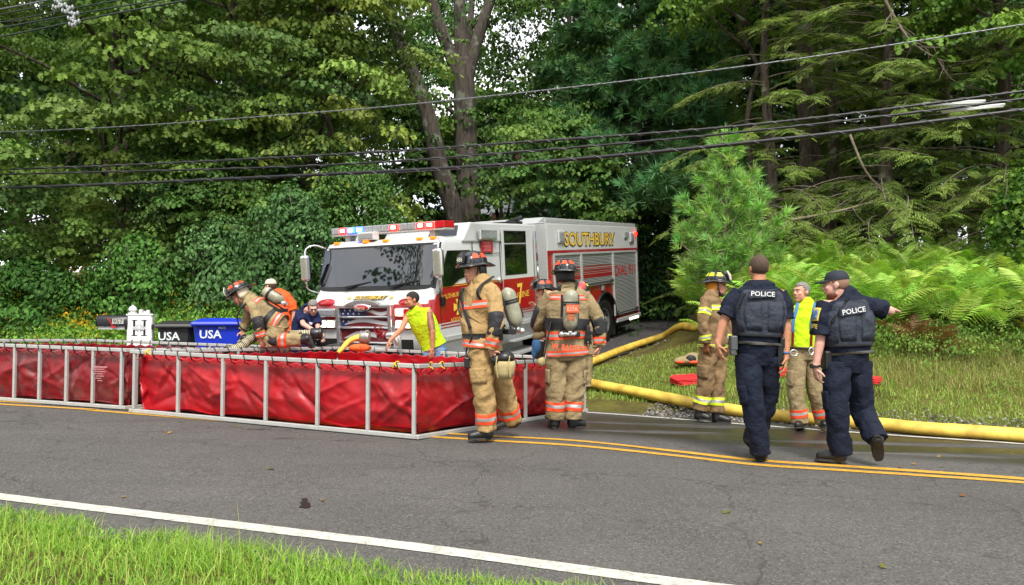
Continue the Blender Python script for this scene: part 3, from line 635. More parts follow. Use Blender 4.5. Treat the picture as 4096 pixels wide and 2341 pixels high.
def hemlock(label, px, Y, h, z0, rad, nbr, col, tr=0.18, seed=0, front=0.6, fr=34):
    x = (px - CX) / F * Y; gz = G(x, Y); e = empty("hemlock_tree", (x, Y, gz), label, "tree"); b = MB()
    b.tube([(0.1 * math.sin(i + seed), 0.1 * math.cos(i), h * i / 12 - 0.1 * (i == 0)) for i in range(13)], [tr * (1 - i / 12) + 0.015 for i in range(13)], 9)
    tc_ = math.atan2(-Y, -x); P_, D_, T_ = [], [], []
    tw = MB()
    for k in range(nbr):
        z = z0 + (h - z0) * (k + RNG.random()) / nbr; f = (h - z) / (h - z0); L_ = (rad * f ** 0.7 + 0.4) * RNG.uniform(0.65, 1.1)
        a = tc_ + RNG.normal(0, 0.8) if RNG.random() < front else RNG.random() * 6.283
        d = Vector((math.cos(a), math.sin(a), 0)); sd_ = d.cross(Vector((0, 0, 1))); rise = RNG.uniform(-0.05, 0.32); bend = RNG.normal(0, 0.25)
        ps = [Vector((0, 0, z)) + d * (L_ * t) + sd_ * (bend * L_ * t * t) + Vector((0, 0, L_ * (rise * t - (rise + 0.25) * t * t))) for t in np.linspace(0, 1, 8)]
        tw.tube(ps, [0.016 * (1 - t) * (0.4 + f) + 0.004 for t in np.linspace(0, 1, 8)], 4, cap=False)
        cc = np.array(col) * RNG.uniform(0.65, 1.25)
        for j in range(int(fr * (0.5 + L_ / 3))):
            t = 0.15 + 0.85 * RNG.random() ** 0.8; i = min(6, int(t * 7)); q = ps[i].lerp(ps[i + 1], t * 7 - i); sg = RNG.choice([-1, 1]); back_ = (1.05 - t) * L_ * 0.33 * RNG.random()
            v = (d * 0.75 + sd_ * sg * RNG.uniform(0.25, 1.0)).normalized(); q = q + v * back_ + Vector((0, 0, -0.05 - 0.25 * back_))
            P_.append(q); D_.append((math.atan2(v.y, v.x) - math.pi / 2, RNG.uniform(-0.5, -0.05))); T_.append(cc * RNG.uniform(0.75, 1.3) * np.array([1 + .15 * RNG.random(), 1, 1 - .2 * RNG.random()]))
            if j % 4 == 0 and back_ > 0.15: tw.tube([q - v * back_, q + v * 0.25 + Vector((0, 0, -.06))], [0.005, 0.0025], 3, cap=False)
    b.build("trunk", BARK_D, e, fix=False); tw.build("branches", TWIG, e, fix=False)["kind"] = "stuff"
    D_ = np.array(D_); n = len(P_)
    o = scatter("crown", HEM, np.array(P_), rotz(D_[:, 0]) @ rotx(D_[:, 1]) @ roty(RNG.normal(0, 0.3, n)), RNG.uniform(0.5, 0.85, n), np.array(T_), NEEDLE, e); o["kind"] = "stuff"; return e
HC = lin('6f8844')
H_A = hemlock("hemlock with bare pale branches above the ferns", 3560, 17.2, 13, 1.5, 3.3, 84, HC, seed=2, fr=36)
H_B = hemlock("large hemlock at the right end above the ferns", 4020, 16.6, 14, 1.3, 3.3, 88, np.array(HC) * 1.05, seed=3, fr=36)
clone_tree(H_A, 'hemlock with drooping branches between the young pine and the dark trunk', 3080, 18.4, .92, -.5, -1); clone_tree(H_B, 'hemlock left of the pale dead branches above the ferns', 3330, 19.0, .95, .9); clone_tree(H_A, 'hemlock behind the cable coil', 3800, 18.6, 1.0, -.9, -1); clone_tree(H_A, 'hemlock beyond the right edge of the picture', 4560, 17.2, 1.0, .6)
clone_tree(H_B, "small hemlock behind the young pine", 2820, 21.8, .55, .3)
# dead pale limbs hanging in front of the hemlocks
def dead_branch(pts, r, label):
    b = MB(); P_ = [pt(*p) for p in pts]; ps = spline(P_, 18); b.tube(ps, [r * (1 - 0.8 * i / 17) for i in range(18)], 6, cap=False)
    for k in range(14):
        i = RNG.integers(3, 17); d = (ps[i] - ps[i - 1]).normalized(); v = (d + Vector(RNG.normal(0, .8, 3))).normalized(); l = RNG.uniform(0.2, 0.8); limb(b, ps[i], ps[i] + v * l, r * 0.35, 0.003, 4, 0.9, 6)
    o = b.build("dead_branch", TWIG, None, fix=False); tag(o, label, "branch", "dead branches among the hemlocks")
dead_branch([(3170, 880, 15.6), (3330, 850, 15.3), (3460, 815, 15.2), (3560, 770, 15.4)], 0.035, "long pale dead branch arching over the ferns behind the officers")
dead_branch([(3400, 540, 15.6), (3460, 680, 15.4), (3540, 780, 15.4), (3580, 850, 15.4)], 0.03, "pale dead branch slanting down to the right below the cables")
dead_branch([(3520, -40, 15.6), (3590, 90, 15.4), (3660, 180, 15.3), (3780, 245, 15.3), (3900, 240, 15.4)], 0.035, "pale dead branch at the top right above the cable coil")
dead_branch([(3740, 220, 15.5), (3800, 310, 15.4), (3860, 345, 15.4), (3940, 365, 15.4)], 0.02, "thin pale dead branch just above the cable coil")
# ================================================================== undergrowth, ferns, grass
def frond(L_=0.75, n=18):
    V, Fc, C = [], [], []
    for j in range(n):
        t = (j + 0.5) / n; p = np.array([0, L_ * t * 0.85, L_ * (0.75 * t - 0.62 * t * t)]); l = 0.19 * L_ / 0.75 * (math.sin(math.pi * min(1, t * 0.9 + 0.12)) ** 0.8) * RNG.uniform(.85, 1.1)
        for sg in (-1, 1):
            d = np.array([sg * 0.93, 0.34, -0.3 * RNG.uniform(.5, 1.5)]); q = np.array([0, 0.0135, 0.006]); o = len(V)
            V += [p - q * .8, p + q, p + d * l * .6 + q * .6, p + d * l]; Fc += [(o, o + 1, o + 2), (o, o + 2, o + 3)]; C += [[RNG.uniform(.8, 1.2)] * 3] * 4
    return np.array(V), np.array(Fc), np.array(C)
FRD = [frond() for _ in range(5)]
def ferns(name, n, region, hgt, col, label):
    X, Y = region(n); n = len(X); k = 8; gz = ground(X, Y); P_, R_, S_, T_ = [], [], [], []
    for j in range(k):
        a = 6.283 * (j + RNG.random(n)) / k; el = RNG.uniform(0.05, 0.75, n)
        P_.append(np.stack([X + RNG.normal(0, .05, n), Y + RNG.normal(0, .05, n), gz + hgt(X, Y) * RNG.uniform(0.25, 0.75, n)], -1)); R_.append(rotz(a) @ rotx(el) @ roty(RNG.normal(0, .3, n))); S_.append(RNG.uniform(0.7, 1.25, n))
        T_.append(np.array(col)[None] * RNG.uniform(.75, 1.25, (n, 1)) * (1 + RNG.normal(0, .08, (n, 3))))
    o = scatter(name, FRD, np.concatenate(P_), np.concatenate(R_), np.concatenate(S_), np.concatenate(T_), FERN); tag(o, label, "ferns", kind="stuff"); return o
def reg_sn(x0, x1, n0, n1, dens=None):
    def f(n):
        X = RNG.uniform(x0, x1, n); N_ = RNG.uniform(n0, n1, n); Y = (N_ + N0 - X * RN.x) / RN.y
        if dens is not None: k = RNG.random(n) < dens(X, Y, N_); X, Y = X[k], Y[k]
        return X, Y
    return f
fd = lambda X, Y, N_: sstep(3.3, 4.1, X - 0.12 * (N_ - 6)) * (0.35 + 0.65 * (fbm(X * .8, Y * .8, 5) > 0.36))
ferns("ferns", 620, reg_sn(3.4, 15, 7.0, 12.6, fd), lambda X, Y: 0.75 + 0.85 * fbm(X * .6, Y * .6, 9), lin('9cbe54'), "bank of bright green ferns behind the officers")
ferns("brown_ferns", 7, reg_sn(6.2, 10.2, 6.6, 7.1), lambda X, Y: 0.10 + 0 * X, lin('80603c'), "withered brown ferns at the foot of the green ferns")
ferns("ferns", 60, reg_sn(-8.6, -4.2, 4.2, 5.4), lambda X, Y: 0.35 + 0 * X, lin('6a9432'), "low ferns behind the mailbox and bins")
def thicket(name, n, region, hgt, cols, temps, label, m=MAPLE, scl=(0.8, 1.3), low=0.15, cat="undergrowth"):
    X, Y = region(n); n = len(X); z = ground(X, Y) + hgt(X, Y) * (low + (1 - low) * RNG.random(n) ** 0.6)
    cols = np.array(cols); t = cols[RNG.integers(0, len(cols), n)] * RNG.uniform(.75, 1.25, (n, 1))
    rot = rotz(np.full(n, math.pi)) @ rotx(-RNG.uniform(-0.2, 0.9, n)) @ rotz(RNG.random(n) * 6.283)
    o = scatter(name, temps, np.stack([X, Y, z], -1), rot, RNG.uniform(*scl, n), t, m); tag(o, label, cat, kind="stuff"); return o
# left bank: brambles and jewelweed, taller to the rear
hl = lambda X, Y: (0.5 + 0.95 * sstep(3.8, 7.5, X * RN.x + Y * RN.y - N0)) * (0.45 + 1.1 * fbm(X * .6, Y * .6, 21))
thicket("bramble_thicket", 2900, reg_sn(-17, -2.6, 3.9, 7.6), hl, [lin('6c9a40'), lin('7aa444'), lin('5a8a3a'), lin('88ae4c')], SPR_OVAL, "dense green bramble thicket behind mailbox and bins")
thicket("bramble_thicket", 1000, reg_sn(-17, -6.8, 4.0, 7.8), lambda X, Y: hl(X, Y) * 1.02 + .08, [lin('8f9a2c'), lin('738a30'), lin('5a7f2c')], SPR_SMALL, "yellow-green goldenrod foliage at the left edge of the bank")
# goldenrod flower heads
n = 900; X, Y = reg_sn(-16, -7.0, 4.4, 7.6)(n); k = fbm(X * .7, Y * .7, 31) > 0.47; X, Y = X[k], Y[k]; n = len(X)
z = ground(X, Y) + hl(X, Y) * 1.02 + RNG.uniform(0.0, .3, n)
tag(scatter("goldenrod_flowers", [spray('lance', 12, 0.09, 0.07, 0.6) for _ in range(3)], np.stack([X, Y, z], -1), rotz(RNG.random(n) * 6.283), RNG.uniform(.6, 1.2, n), np.array(lin('c9a21e'))[None] * RNG.uniform(.8, 1.2, (n, 1)), MAPLE), "yellow goldenrod flowers on the left bank", "flowers", kind="stuff")
n = 420; X, Y = reg_sn(-12, -4.5, 3.9, 6.6)(n); z = ground(X, Y) + hl(X, Y) * RNG.uniform(.55, 1.05, n)
tag(scatter("orange_flowers", [spray('oval', 3, 0.02, 0.035, 0.6) for _ in range(2)], np.stack([X, Y, z], -1), rotz(RNG.random(n) * 6.283), RNG.uniform(.8, 1.2, n), np.repeat(np.array(lin('d9913a'))[None], n, 0), MAPLE), "tiny orange flowers dotted through the bramble thicket", "flowers", kind="stuff")
# big-leaved dark shrubs
def shrub(label, px, Y, h, rx, ry, n, cols, temps=SPR_OVAL, sc_=(1.2, 1.7), z0=0.1, name="leafy_shrub"):
    x = (px - CX) / F * Y; gz = G(x, Y); e = empty(name, (x, Y, gz), label, "shrub"); b = MB(); P_, T_, R_ = [], [], []
    for k in range(7):
        a = RNG.random() * 6.283; limb(b, (0, 0, -.05), (math.cos(a) * rx * .6, math.sin(a) * ry * .6, h * RNG.uniform(.6, .95)), 0.03, 0.008, 5, .8, 7)
    b.build("stem", BARK_D, e, fix=False)
    cols = np.array(cols); th = RNG.random(n) * 6.283; zz = z0 + (h - z0) * RNG.random(n) ** 0.8; pr = np.sqrt(np.clip(1 - ((zz - h * .4) / (h * .62)) ** 2, 0.02, 1)); rr = RNG.random(n) ** 0.35 * pr * (0.45 + 1.05 * fbm(th * 2.2, zz * 2.0, int(px)))
    pos = np.stack([rx * rr * np.cos(th), ry * rr * np.sin(th), zz], -1); a = np.arctan2(pos[:, 1], pos[:, 0])
    o = scatter("foliage", temps, pos, rotz(a - math.pi / 2) @ rotx(-RNG.uniform(0.1, 1.0, n)) @ rotz(RNG.random(n) * 6.283), RNG.uniform(*sc_, n), cols[RNG.integers(0, len(cols), n)] * RNG.uniform(.7, 1.3, (n, 1)), MAPLE, e); o["kind"] = "stuff"
DK = [lin('4c7040'), lin('587c48'), lin('44683a')]
shrub("dark shrub with large leaves directly left of the engine cab", 1150, 15.9, 3.6, 1.15, .9, 330, DK)
clone_tree(SAP, "young maple with layered leaves behind the blue bin", 830, 18.0, .72, .4)
shrub("grey-green shrub behind the orange-shirted man", 900, 16.6, 2.9, 1.2, .8, 240, [lin('587e4a'), lin('648a54')])
shrub("shrub with pale leaves rising above the engine lightbar", 1420, 17.4, 4.4, 1.5, 1.1, 420, [lin('55783a'), lin('486c34')], sc_=(1.0, 1.4))
shrub("light green bush low at the left edge", 120, 16.2, 2.1, 1.5, 1.0, 260, [lin('4f7a34'), lin('446c30')])
shrub("vine-covered bush behind the black bin", 560, 16.4, 2.5, 1.3, .9, 260, [lin('4c7834'), lin('5a843a')])
shrub("dark leafy vine thicket behind the rear of the engine", 2690, 23.0, 4.2, 1.9, 1.0, 460, [lin('345a2c'), lin('2e5028')])
shrub("bright shrub showing above the engine's rear roof", 2390, 24.5, 5.6, 1.6, 1.0, 220, [lin('58803a')], z0=3.0)
shrub("bright leafy bush at the right edge above the ferns", 4130, 13.6, 2.9, 0.7, 0.8, 190, GL, SPR_MAPLE, (.6, .85), z0=1.3)
# weeds at the foot of the ferns, right bank
wl_ = lambda X, Y: 0.30 + 0.35 * fbm(X * .9, Y * .9, 41)
thicket("bank_weeds", 1000, reg_sn(4.6, 15, 6.2, 8.0, lambda X, Y, N_: 0.25 + 0.75 * (fbm(X, Y, 44) > .42)), wl_, [lin('66883a'), lin('567a32'), lin('789440')], SPR_SMALL, "leafy green weeds between the ferns and the dry grass", scl=(0.7, 1.2))
thicket("bank_weeds", 330, reg_sn(3.2, 15, 4.4, 6.6, lambda X, Y, N_: (fbm(X, Y, 47) > .52) * 1.0), lambda X, Y: 0.10 + .2 * fbm(X, Y, 3), [lin('70903c'), lin('5f8236')], SPR_SMALL, "scattered low weeds on the right roadside bank", scl=(0.5, .9))
thicket("drive_weeds", 420, lambda n: (lambda u, v: (TC.x + TX.x * u + TY.x * v, TC.y + TX.y * u + TY.y * v))(RNG.uniform(2.6, 4.6, n), RNG.uniform(8.5, 15, n)), lambda X, Y: 0.12 + .25 * fbm(X, Y, 3), [lin('5a7a30'), lin('4d6c2a')], SPR_SMALL, "low weeds along the driveway behind the engine", scl=(.6, 1.0))
# yellow-green spires of two tall weeds, an oak seedling
def spire(label, px, py, Y, h, col):
    p = pt(px, py, Y); g = G(p.x, p.y); e = empty("tall_weed", (p.x, p.y, g), label, "plant"); top = p.z - g; b = MB(); b.tube([(0, 0, 0), (0.02, 0, top * .5), (0.05, 0.0, top)], [.008, .006, .003], 5); b.build("stem", TWIG, e, fix=False)
    n = int(h * 130); t = RNG.random(n); z = top - h * (1 - t); a = RNG.random(n) * 6.283; s = (0.16 * (1 - t) + 0.05) * RNG.uniform(.8, 1.2, n)
    V, Fc, C = compose(LEAF['lance'], np.stack([0.04 * z / top, 0 * z, z], -1), rotz(a) @ rotx(RNG.uniform(-.2, .6, n)), s, np.array(col)[None] * RNG.uniform(.8, 1.2, (n, 1))); V[:, 0] *= 1.0
    npmesh("foliage", V, Fc, 3, MAPLE, C, e)["kind"] = "stuff"
spire("yellow tall weed left of its twin in front of the ferns", 3608, 1068, 13.2, 0.72, lin('b3a83a'))
spire("yellow tall weed right of its twin in front of the ferns", 3652, 1155, 13.0, 0.62, lin('ada43c'))
spire("slender pale green weed rising from the ferns at their top", 3590, 960, 14.6, 0.8, lin('8aa048'))
spire("yellowing weed at the right edge of the fern bank", 4085, 1180, 12.4, 0.6, lin('a8a23e'))
# grasses
def blades(name, X, Y, hmin, hmax, wd, col, label, lean=0.45, nseg=3, tipc=None, cat="grass"):
    n = len(X); h = RNG.uniform(hmin, hmax, n) * (0.6 + 0.8 * fbm(X * 2.2, Y * 2.2, 61)); a = RNG.random(n) * 6.283; ln = np.abs(RNG.normal(0, lean, n)); fa = a + RNG.normal(0, .5, n)
    z0 = np.where(road_sn(X, Y)[1] < 0, np.maximum(lump(X, Y), ground(X, Y) - .012), lump(X, Y))
    V = []; lv = np.linspace(0, 1, nseg)
    for i, t in enumerate(lv):
        cx = X + np.cos(a) * ln * h * t * t; cy = Y + np.sin(a) * ln * h * t * t; cz = z0 + h * (t - 0.25 * ln * t * t); wv = wd * (1 - t) ** .7 * RNG.uniform(.7, 1.3, n) if i < nseg - 1 else 0
        if i < nseg - 1:
            V.append(np.stack([cx - np.sin(fa) * wv, cy + np.cos(fa) * wv, cz], -1)); V.append(np.stack([cx + np.sin(fa) * wv, cy - np.cos(fa) * wv, cz], -1))
        else: V.append(np.stack([cx, cy, cz], -1))
    k = len(V); V = np.stack(V, 1).reshape(-1, 3); fs = []
    for i in range(nseg - 2): o = 2 * i; fs += [(o, o + 1, o + 3), (o, o + 3, o + 2)]
    o = 2 * (nseg - 2); fs.append((o, o + 1, o + 2))
    Fc = (np.array(fs)[None] + (np.arange(n) * k)[:, None, None]).reshape(-1, 3)
    cols = np.array(col); c = cols[RNG.integers(0, len(cols), n)] * RNG.uniform(.7, 1.3, (n, 1)); 
    ob = npmesh(name, V, Fc, 3, GRASS, np.repeat(c, k, 0)); tag(ob, label, cat, kind="stuff"); return ob
GC = [lin('86ae40'), lin('74a038'), lin('98b850'), lin('7ca640'), lin('a4b45a')]
def near_reg(n):
    d = np.abs(RNG.normal(0, 1.0, n)); s = RNG.uniform(-5.2, 2.6, n); edge = -3.70 + (fbm(s * 2.5, s * 0 + 1, 1) - .5) * .30
    nn = edge - RNG.random(n) ** 1.0 * 2.6 + RNG.normal(0, .04, n); X = s * RU.x + (nn + N0) * RN.x; Y = s * RU.y + (nn + N0) * RN.y; k = (Y > 1.6) | (RNG.random(n) < .3); return X[k], Y[k]
X, Y = near_reg(46000); blades("grass", X, Y, 0.035, 0.10, 0.0032, GC, "bright green roadside grass in the near corner", lean=.85, nseg=3)
ss_ = RNG.uniform(-5.2, 2.6, 9000); nn_ = -3.63 + (fbm(ss_ * 2.5, ss_ * 0 + 1, 1) - .5) * .30 - RNG.random(9000) * .38; X = ss_ * RU.x + (nn_ + N0) * RN.x; Y = ss_ * RU.y + (nn_ + N0) * RN.y
blades("grass", X, Y, 0.04, 0.11, 0.0034, GC, "ragged grass fringe overhanging the near road edge", lean=.9)
thicket("verge_clover", 260, near_reg, lambda X, Y: .05 + 0 * X, [lin('5e9238'), lin('6c9a40'), lin('84a84c')], SPR_SMALL, "clover and small weeds in the near verge", scl=(.22, .42), cat="weeds")
X, Y = near_reg(1500); blades("grass", X, Y, 0.12, 0.24, 0.0028, [lin('b0b56a'), lin('9db04e')], "tall pale grass stalks in the near verge", lean=.5, nseg=4)
def far_reg(n, x0=0.9, n0=3.45, n1=8.2):
    X = RNG.uniform(x0, 15, n); nn = n0 + (n1 - n0) * RNG.random(n) ** 1.2; Y = (nn + N0 - X * RN.x) / RN.y; u, v = drive_uv(X, Y); e = 2.15 + 1.5 * np.exp(-np.clip(v + .6, 0, 9)) + .035 * np.clip(v - 4, 0, 30) + .25
    k = (u > e + (fbm(X * 2, Y * 2, 5) - .5) * .5) & ~((X < 2.6) & (nn < 3.9)) & (nn > 3.45 + (fbm(X * 1.7, X * 0 + 3, 7) - .4) * .35); return X[k], Y[k]
X, Y = far_reg(60000); blades("grass", X, Y, 0.03, 0.10, 0.0055, [lin('8ca84a'), lin('7d9e40'), lin('a0ac5c'), lin('90a84e')], "mown green grass on the far roadside verge", lean=.7)
X, Y = far_reg(9000, 4.8, 4.9, 7.0); blades("dry_grass", X, Y, 0.08, 0.30, 0.0045, [lin('a89a66'), lin('96875a'), lin('8a8f50'), lin('7f8a48')], "dry straw-coloured grass across the right bank", lean=1.0)
def left_reg(n):
    X = RNG.uniform(-15, -3.2, n); nn = RNG.uniform(3.2, 4.6, n); return X, (nn + N0 - X * RN.x) / RN.y
X, Y = left_reg(9000); blades("grass", X, Y, 0.08, 0.25, 0.006, [lin('7d983e'), lin('6d8c36')], "grass strip along the far road edge at left", lean=.6)
# woodland litter under the trees
thicket("leaf_litter", 700, lambda n: (RNG.uniform(-20, 22, n), RNG.uniform(19, 30, n)), lambda X, Y: .9 + 0 * X, [lin('3c5a2a'), lin('45642c'), lin('58662e')], SPR_FAR, "low undergrowth on the shaded woodland floor", scl=(.6, 1.0))

# trees on the near side of the road, out of the picture
for x, y, h, lab in ((-17.0, 3.5, 17, "maple on the near side of the road beyond the left edge"), (-14.0, -6.0, 16, "maple behind the photographer to the left"), (3, -19.0, 15, "maple behind the photographer"), (14.0, -12.0, 13, "maple behind the photographer to the right")):
    e = empty("maple_tree", (x, y, G(x, y)), lab, "tree"); b = MB(); limb(b, (0, 0, -.2), (0, 0, h), .25, .04, 8, .2, 10); b.build("trunk", BARK_D, e, fix=False); n = 300
    th = RNG.random(n) * 6.283; z = RNG.uniform(3, h, n); rr = 3.4 * np.sqrt(RNG.random(n)) * np.sin(np.clip((z - 1) / h, 0.05, 1) * 3.0) ** .6
    o = scatter("crown", SPR_FAR, np.stack([rr * np.cos(th), rr * np.sin(th), z], -1), rotz(th) @ rotx(RNG.normal(0, .5, n)), RNG.uniform(1.0, 1.5, n), GM[RNG.integers(0, 4, n)] * RNG.uniform(.7, 1.2, (n, 1)), MAPLE, e); o["kind"] = "stuff"
# ================================================================== fire engine
RED = mat("engine_red_paint", '9c0f1c', 0.28, coat=0.7, var=0.04, vscale=2); WHITE = mat("engine_white_paint", 'bfc2c2', 0.3, coat=0.6, var=0.03, vscale=1.5, dirt='a9a79f', dscale=1.5, damt=0.2)
CHROME = mat("chrome", 'd8dadc', 0.12, 0.8); ALU = mat("aluminium", 'b0b1ae', 0.4, 0.25, var=0.08, vscale=10, bump=0.05, bscale=60); BLACK = mat("black_rubber", '121213', 0.6, var=0.2, vscale=12); BLKP = mat("black_plastic", '17181a', 0.35)
GLASS = mat("dark_glass", '06080a', 0.03, spec=0.9, coat=0.3); GOLD = mat("gold_leaf", 'e0b94a', 0.4, 0.05, var=0.35, vscale=40); INTER = mat("dark_interior", '0b0b0c', 0.9)
m, N, L, P = newmat("diamond_plate"); P.inputs['Metallic'].default_value = 0.3; P.inputs['Roughness'].default_value = 0.25; P.inputs['Base Color'].default_value = (*lin('b8babb'), 1)
tc = N.new("ShaderNodeTexCoord"); ck = N.new("ShaderNodeTexVoronoi"); ck.inputs['Scale'].default_value = 48; mp = N.new("ShaderNodeMapping"); mp.inputs['Rotation'].default_value = (0.8, 0.8, 0.8); L.new(tc.outputs['Object'], mp.inputs[0]); L.new(mp.outputs[0], ck.inputs['Vector'])
bp = N.new("ShaderNodeBump"); bp.inputs['Strength'].default_value = 0.6; bp.inputs['Distance'].default_value = 0.008; L.new(ck.outputs['Distance'], bp.inputs['Height']); L.new(bp.outputs[0], P.inputs['Normal']); PLATE = m
m, N, L, P = newmat("roller_shutter"); P.inputs['Metallic'].default_value = 0.55; P.inputs['Roughness'].default_value = 0.42; P.inputs['Base Color'].default_value = (*lin('a3a6a6'), 1)
tc = N.new("ShaderNodeTexCoord"); wv = N.new("ShaderNodeTexWave"); wv.bands_direction = 'Z'; wv.inputs['Scale'].default_value = 9; L.new(tc.outputs['Object'], wv.inputs['Vector']); bp = N.new("ShaderNodeBump"); bp.inputs['Strength'].default_value = 0.7; bp.inputs['Distance'].default_value = 0.02; L.new(wv.outputs['Fac'], bp.inputs['Height']); L.new(bp.outputs[0], P.inputs['Normal']); SHUT = m
E_RED = mat("lit_red_lamp", 'ff1a14', 0.3, emit='ff0a04', estr=14); E_BLUE = mat("lit_blue_lamp", '2a4cff', 0.3, emit='1030ff', estr=16); E_WHITE = mat("lit_white_lamp", 'ffffff', 0.3, emit='ffe9c8', estr=1.6); E_HOT = mat("lit_pink_lamp", 'ffb0a0', 0.3, emit='ff4a3a', estr=8)
LENS = mat("clear_lens", 'a8abb0', 0.15, 0.4, var=0.35, vscale=60); LENS_R = mat("red_lens", 'b01822', 0.15, var=0.3, vscale=60); AMBER = mat("amber_lens", 'e07a10', 0.25, emit='ff8a1a', estr=0.6)
NAVY_P = mat("flag_blue", '12204a', 0.5); WHT_P = mat("flag_white", 'b9bcc0', 0.5, 0.3); RED_P = mat("flag_red", '5a0a12', 0.5)
WGLASS = mat("windshield_glass", '0c1116', 0.02, spec=0.9); WGLASS.node_tree.nodes['Principled BSDF'].inputs['IOR'].default_value = 1.7
def make_engine():
    zf = G(*(TC + TY * 1.4).xy); zr = G(*(TC + TY * 6.76).xy); sl = (zr - zf) / 5.36
    yv = (TY + Vector((0, 0, sl))).normalized(); zv = TX.cross(yv).normalized()
    o = TC.copy(); o.z = zf - 1.4 * sl - 0.02
    K = 1.055; mw = Matrix(((TX.x * K, yv.x * K, zv.x, o.x), (TX.y * K, yv.y * K, zv.y, o.y), (TX.z * K, yv.z * K, zv.z, o.z), (0, 0, 0, 1)))
    E = empty("fire_engine", o, "red and white fire engine with lit lightbar parked nose-out on the driveway", "fire engine", mw=mw)
    HW = 1.17
    # ---- cab shell: plan outlines stacked by height
    def outline(yf, wf, hw, yb, cr):
        pts = [(hw, yb), (hw, yb - 0.4 * (yb - yf)), (hw, yf + cr + 0.25)]
        for i in range(9):
            a = i / 8 * math.pi / 2; pts.append((wf + (hw - wf) * math.cos(a) ** 0.8, yf + cr * (1 - math.sin(a) ** 0.8)))
        for k in range(1, 6): pts.append((wf * (1 - k / 3), yf - 0.0))
        full = pts[:12] + [(wf * (1 - k / 4), yf) for k in range(1, 4)]
        return full + [(-x, y) for x, y in reversed(full[:12])] + [] if False else full + [(-x, y) for x, y in reversed(full)]
    lv = [(0.62, -.29, .95, HW, .30), (0.98, -.30, .95, HW, .30), (1.17, -.30, .95, HW, .30), (1.20, -.30, .95, HW, .30), (1.54, -.30, .95, HW, .30), (1.60, -.27, .95, HW, .30), (1.68, -.19, .99, HW, .25), (1.76, -.10, 1.04, HW, .20), (1.80, -.07, 1.05, HW, .18), (2.15, .02, 1.06, HW - .01, .16), (2.47, .11, 1.05, HW - .03, .16), (2.55, .16, 1.03, HW - .05, .2), (2.60, .28, .95, HW - .10, .25), (2.61, .5, .9, HW - .18, .3)]
    b = MB(); rs = [[Vector((x, y, z)) for x, y in outline(yf, wf, hw, 3.2, cr)] for z, yf, wf, hw, cr in lv]
    b.rings(rs, True, True, True)
    o_ = b.build("cab", [WHITE, RED, PLATE], E)
    for p in o_.data.polygons:
        c = p.center; front = 1 - min(1, max(0, (c.y + 0.25) / 0.45))
        lim = 1.80 - 0.26 * front
        p.material_index = 1 if 1.185 < c.z < lim else (2 if c.z < 1.0 and abs(c.x) > 1.1 and c.y > .1 else 0)
        if p.normal.z > 0.9 or abs(p.normal.y) > 0.98 and c.y > 3: p.use_smooth = False
    # raised roof
    b = MB(); b.prism([(-HW + .03, .70, 2.5), (-HW + .03, .98, 2.84), (-HW + .03, 3.19, 2.84), (-HW + .03, 3.19, 2.5)], (2 * HW - .06, 0, 0)); b.build("raised_roof", WHITE, E, bevel=0.035, seg=3)
    b = MB(); nrm = Vector((0, -.34, .28)).normalized(); 
    for s in (-1, 1): b = MB(); b.add([Vector((s * 1.02, .755, 2.575)) + nrm * .01, Vector((s * .45, .755, 2.575)) + nrm * .01, Vector((s * .45, .93, 2.79)) + nrm * .01, Vector((s * .95, .93, 2.79)) + nrm * .01], [(0, 1, 2, 3)]); b.build("roof_window", GLASS, E)
    b = MB(); b.bx(-HW + .01, HW - .01, .72, 3.2, 2.505, 2.525); b.build("gutter_trim", ALU, E)
    # ---- windshield (wraps), with black border
    def wsheet(z0, z1, wx, off, nz_=8, nx=14):
        V = []; 
        for j in range(nz_ + 1):
            z = z0 + (z1 - z0) * j / nz_; t = (z - 1.76) / (2.47 - 1.76); yf = -.10 + .21 * t
            for i in range(nx + 1):
                x = -wx + 2 * wx * i / nx; V.append((x, yf + 0.06 * abs(x / 1.15) ** 7 - off, z))
        return V, [(j * (nx + 1) + i, j * (nx + 1) + i + 1, (j + 1) * (nx + 1) + i + 1, (j + 1) * (nx + 1) + i) for j in range(nz_) for i in range(nx)]
    b = MB(); v, f = wsheet(1.77, 2.50, 1.16, 0.030); b.add(v, f, True); b.build("windshield_border", BLKP, E, fix=False)
    b = MB(); v, f = wsheet(1.83, 2.465, 1.12, 0.038); b.add(v, f, True); b.build("windshield", WGLASS, E, fix=False)
    for s, q in ((-0.55, .35), (0.35, .35)):
        b = MB(); b.beam((s, -.155, 1.82), (s + .52, -.10, 1.90), .012, .02); b.beam((s + .05, -.16, 1.80), (s + .3, -.12, 1.87), .014, .014); b.build("wiper", BLACK, E)
    # hood details
    for s in (-1, 1):
        b = MB(); b.ell((s * .80, -.375, 1.555), (.24, .10, .085), 16, 10); b.build("headlight_hood", RED, E)
    # ---- grille
    gx0, gx1 = -.47, .47; b = MB()
    for z0, z1 in ((1.485, 1.545), (1.325, 1.36), (1.155, 1.19), (.905, .945)): b.bx(gx0 - .06, gx1 + .06, -.53, -.44, z0, z1)
    b.bx(gx0 - .07, gx0, -.535, -.44, .905, 1.545); b.bx(gx1, gx1 + .07, -.535, -.44, .905, 1.545)
    b.build("grille", CHROME, E, bevel=0.012)
    b = MB(); pts = [(.34 * math.sin(t * math.pi / 2), 1.535 + .085 * math.cos(t * math.pi / 2) ** 1.5) for t in np.linspace(-1, 1, 15)]
    b.prism([(x, -.54, z) for x, z in pts] + [(.34, -.54, 1.53), (-.34, -.54, 1.53)], (0, .09, 0)); b.build("grille_crown", CHROME, E, bevel=0.008)
    b = MB()
    for z0, z1 in ((1.36, 1.485), (1.19, 1.325), (.945, 1.155)): b.bx(gx0, gx1, -.482, -.47, z0, z1)
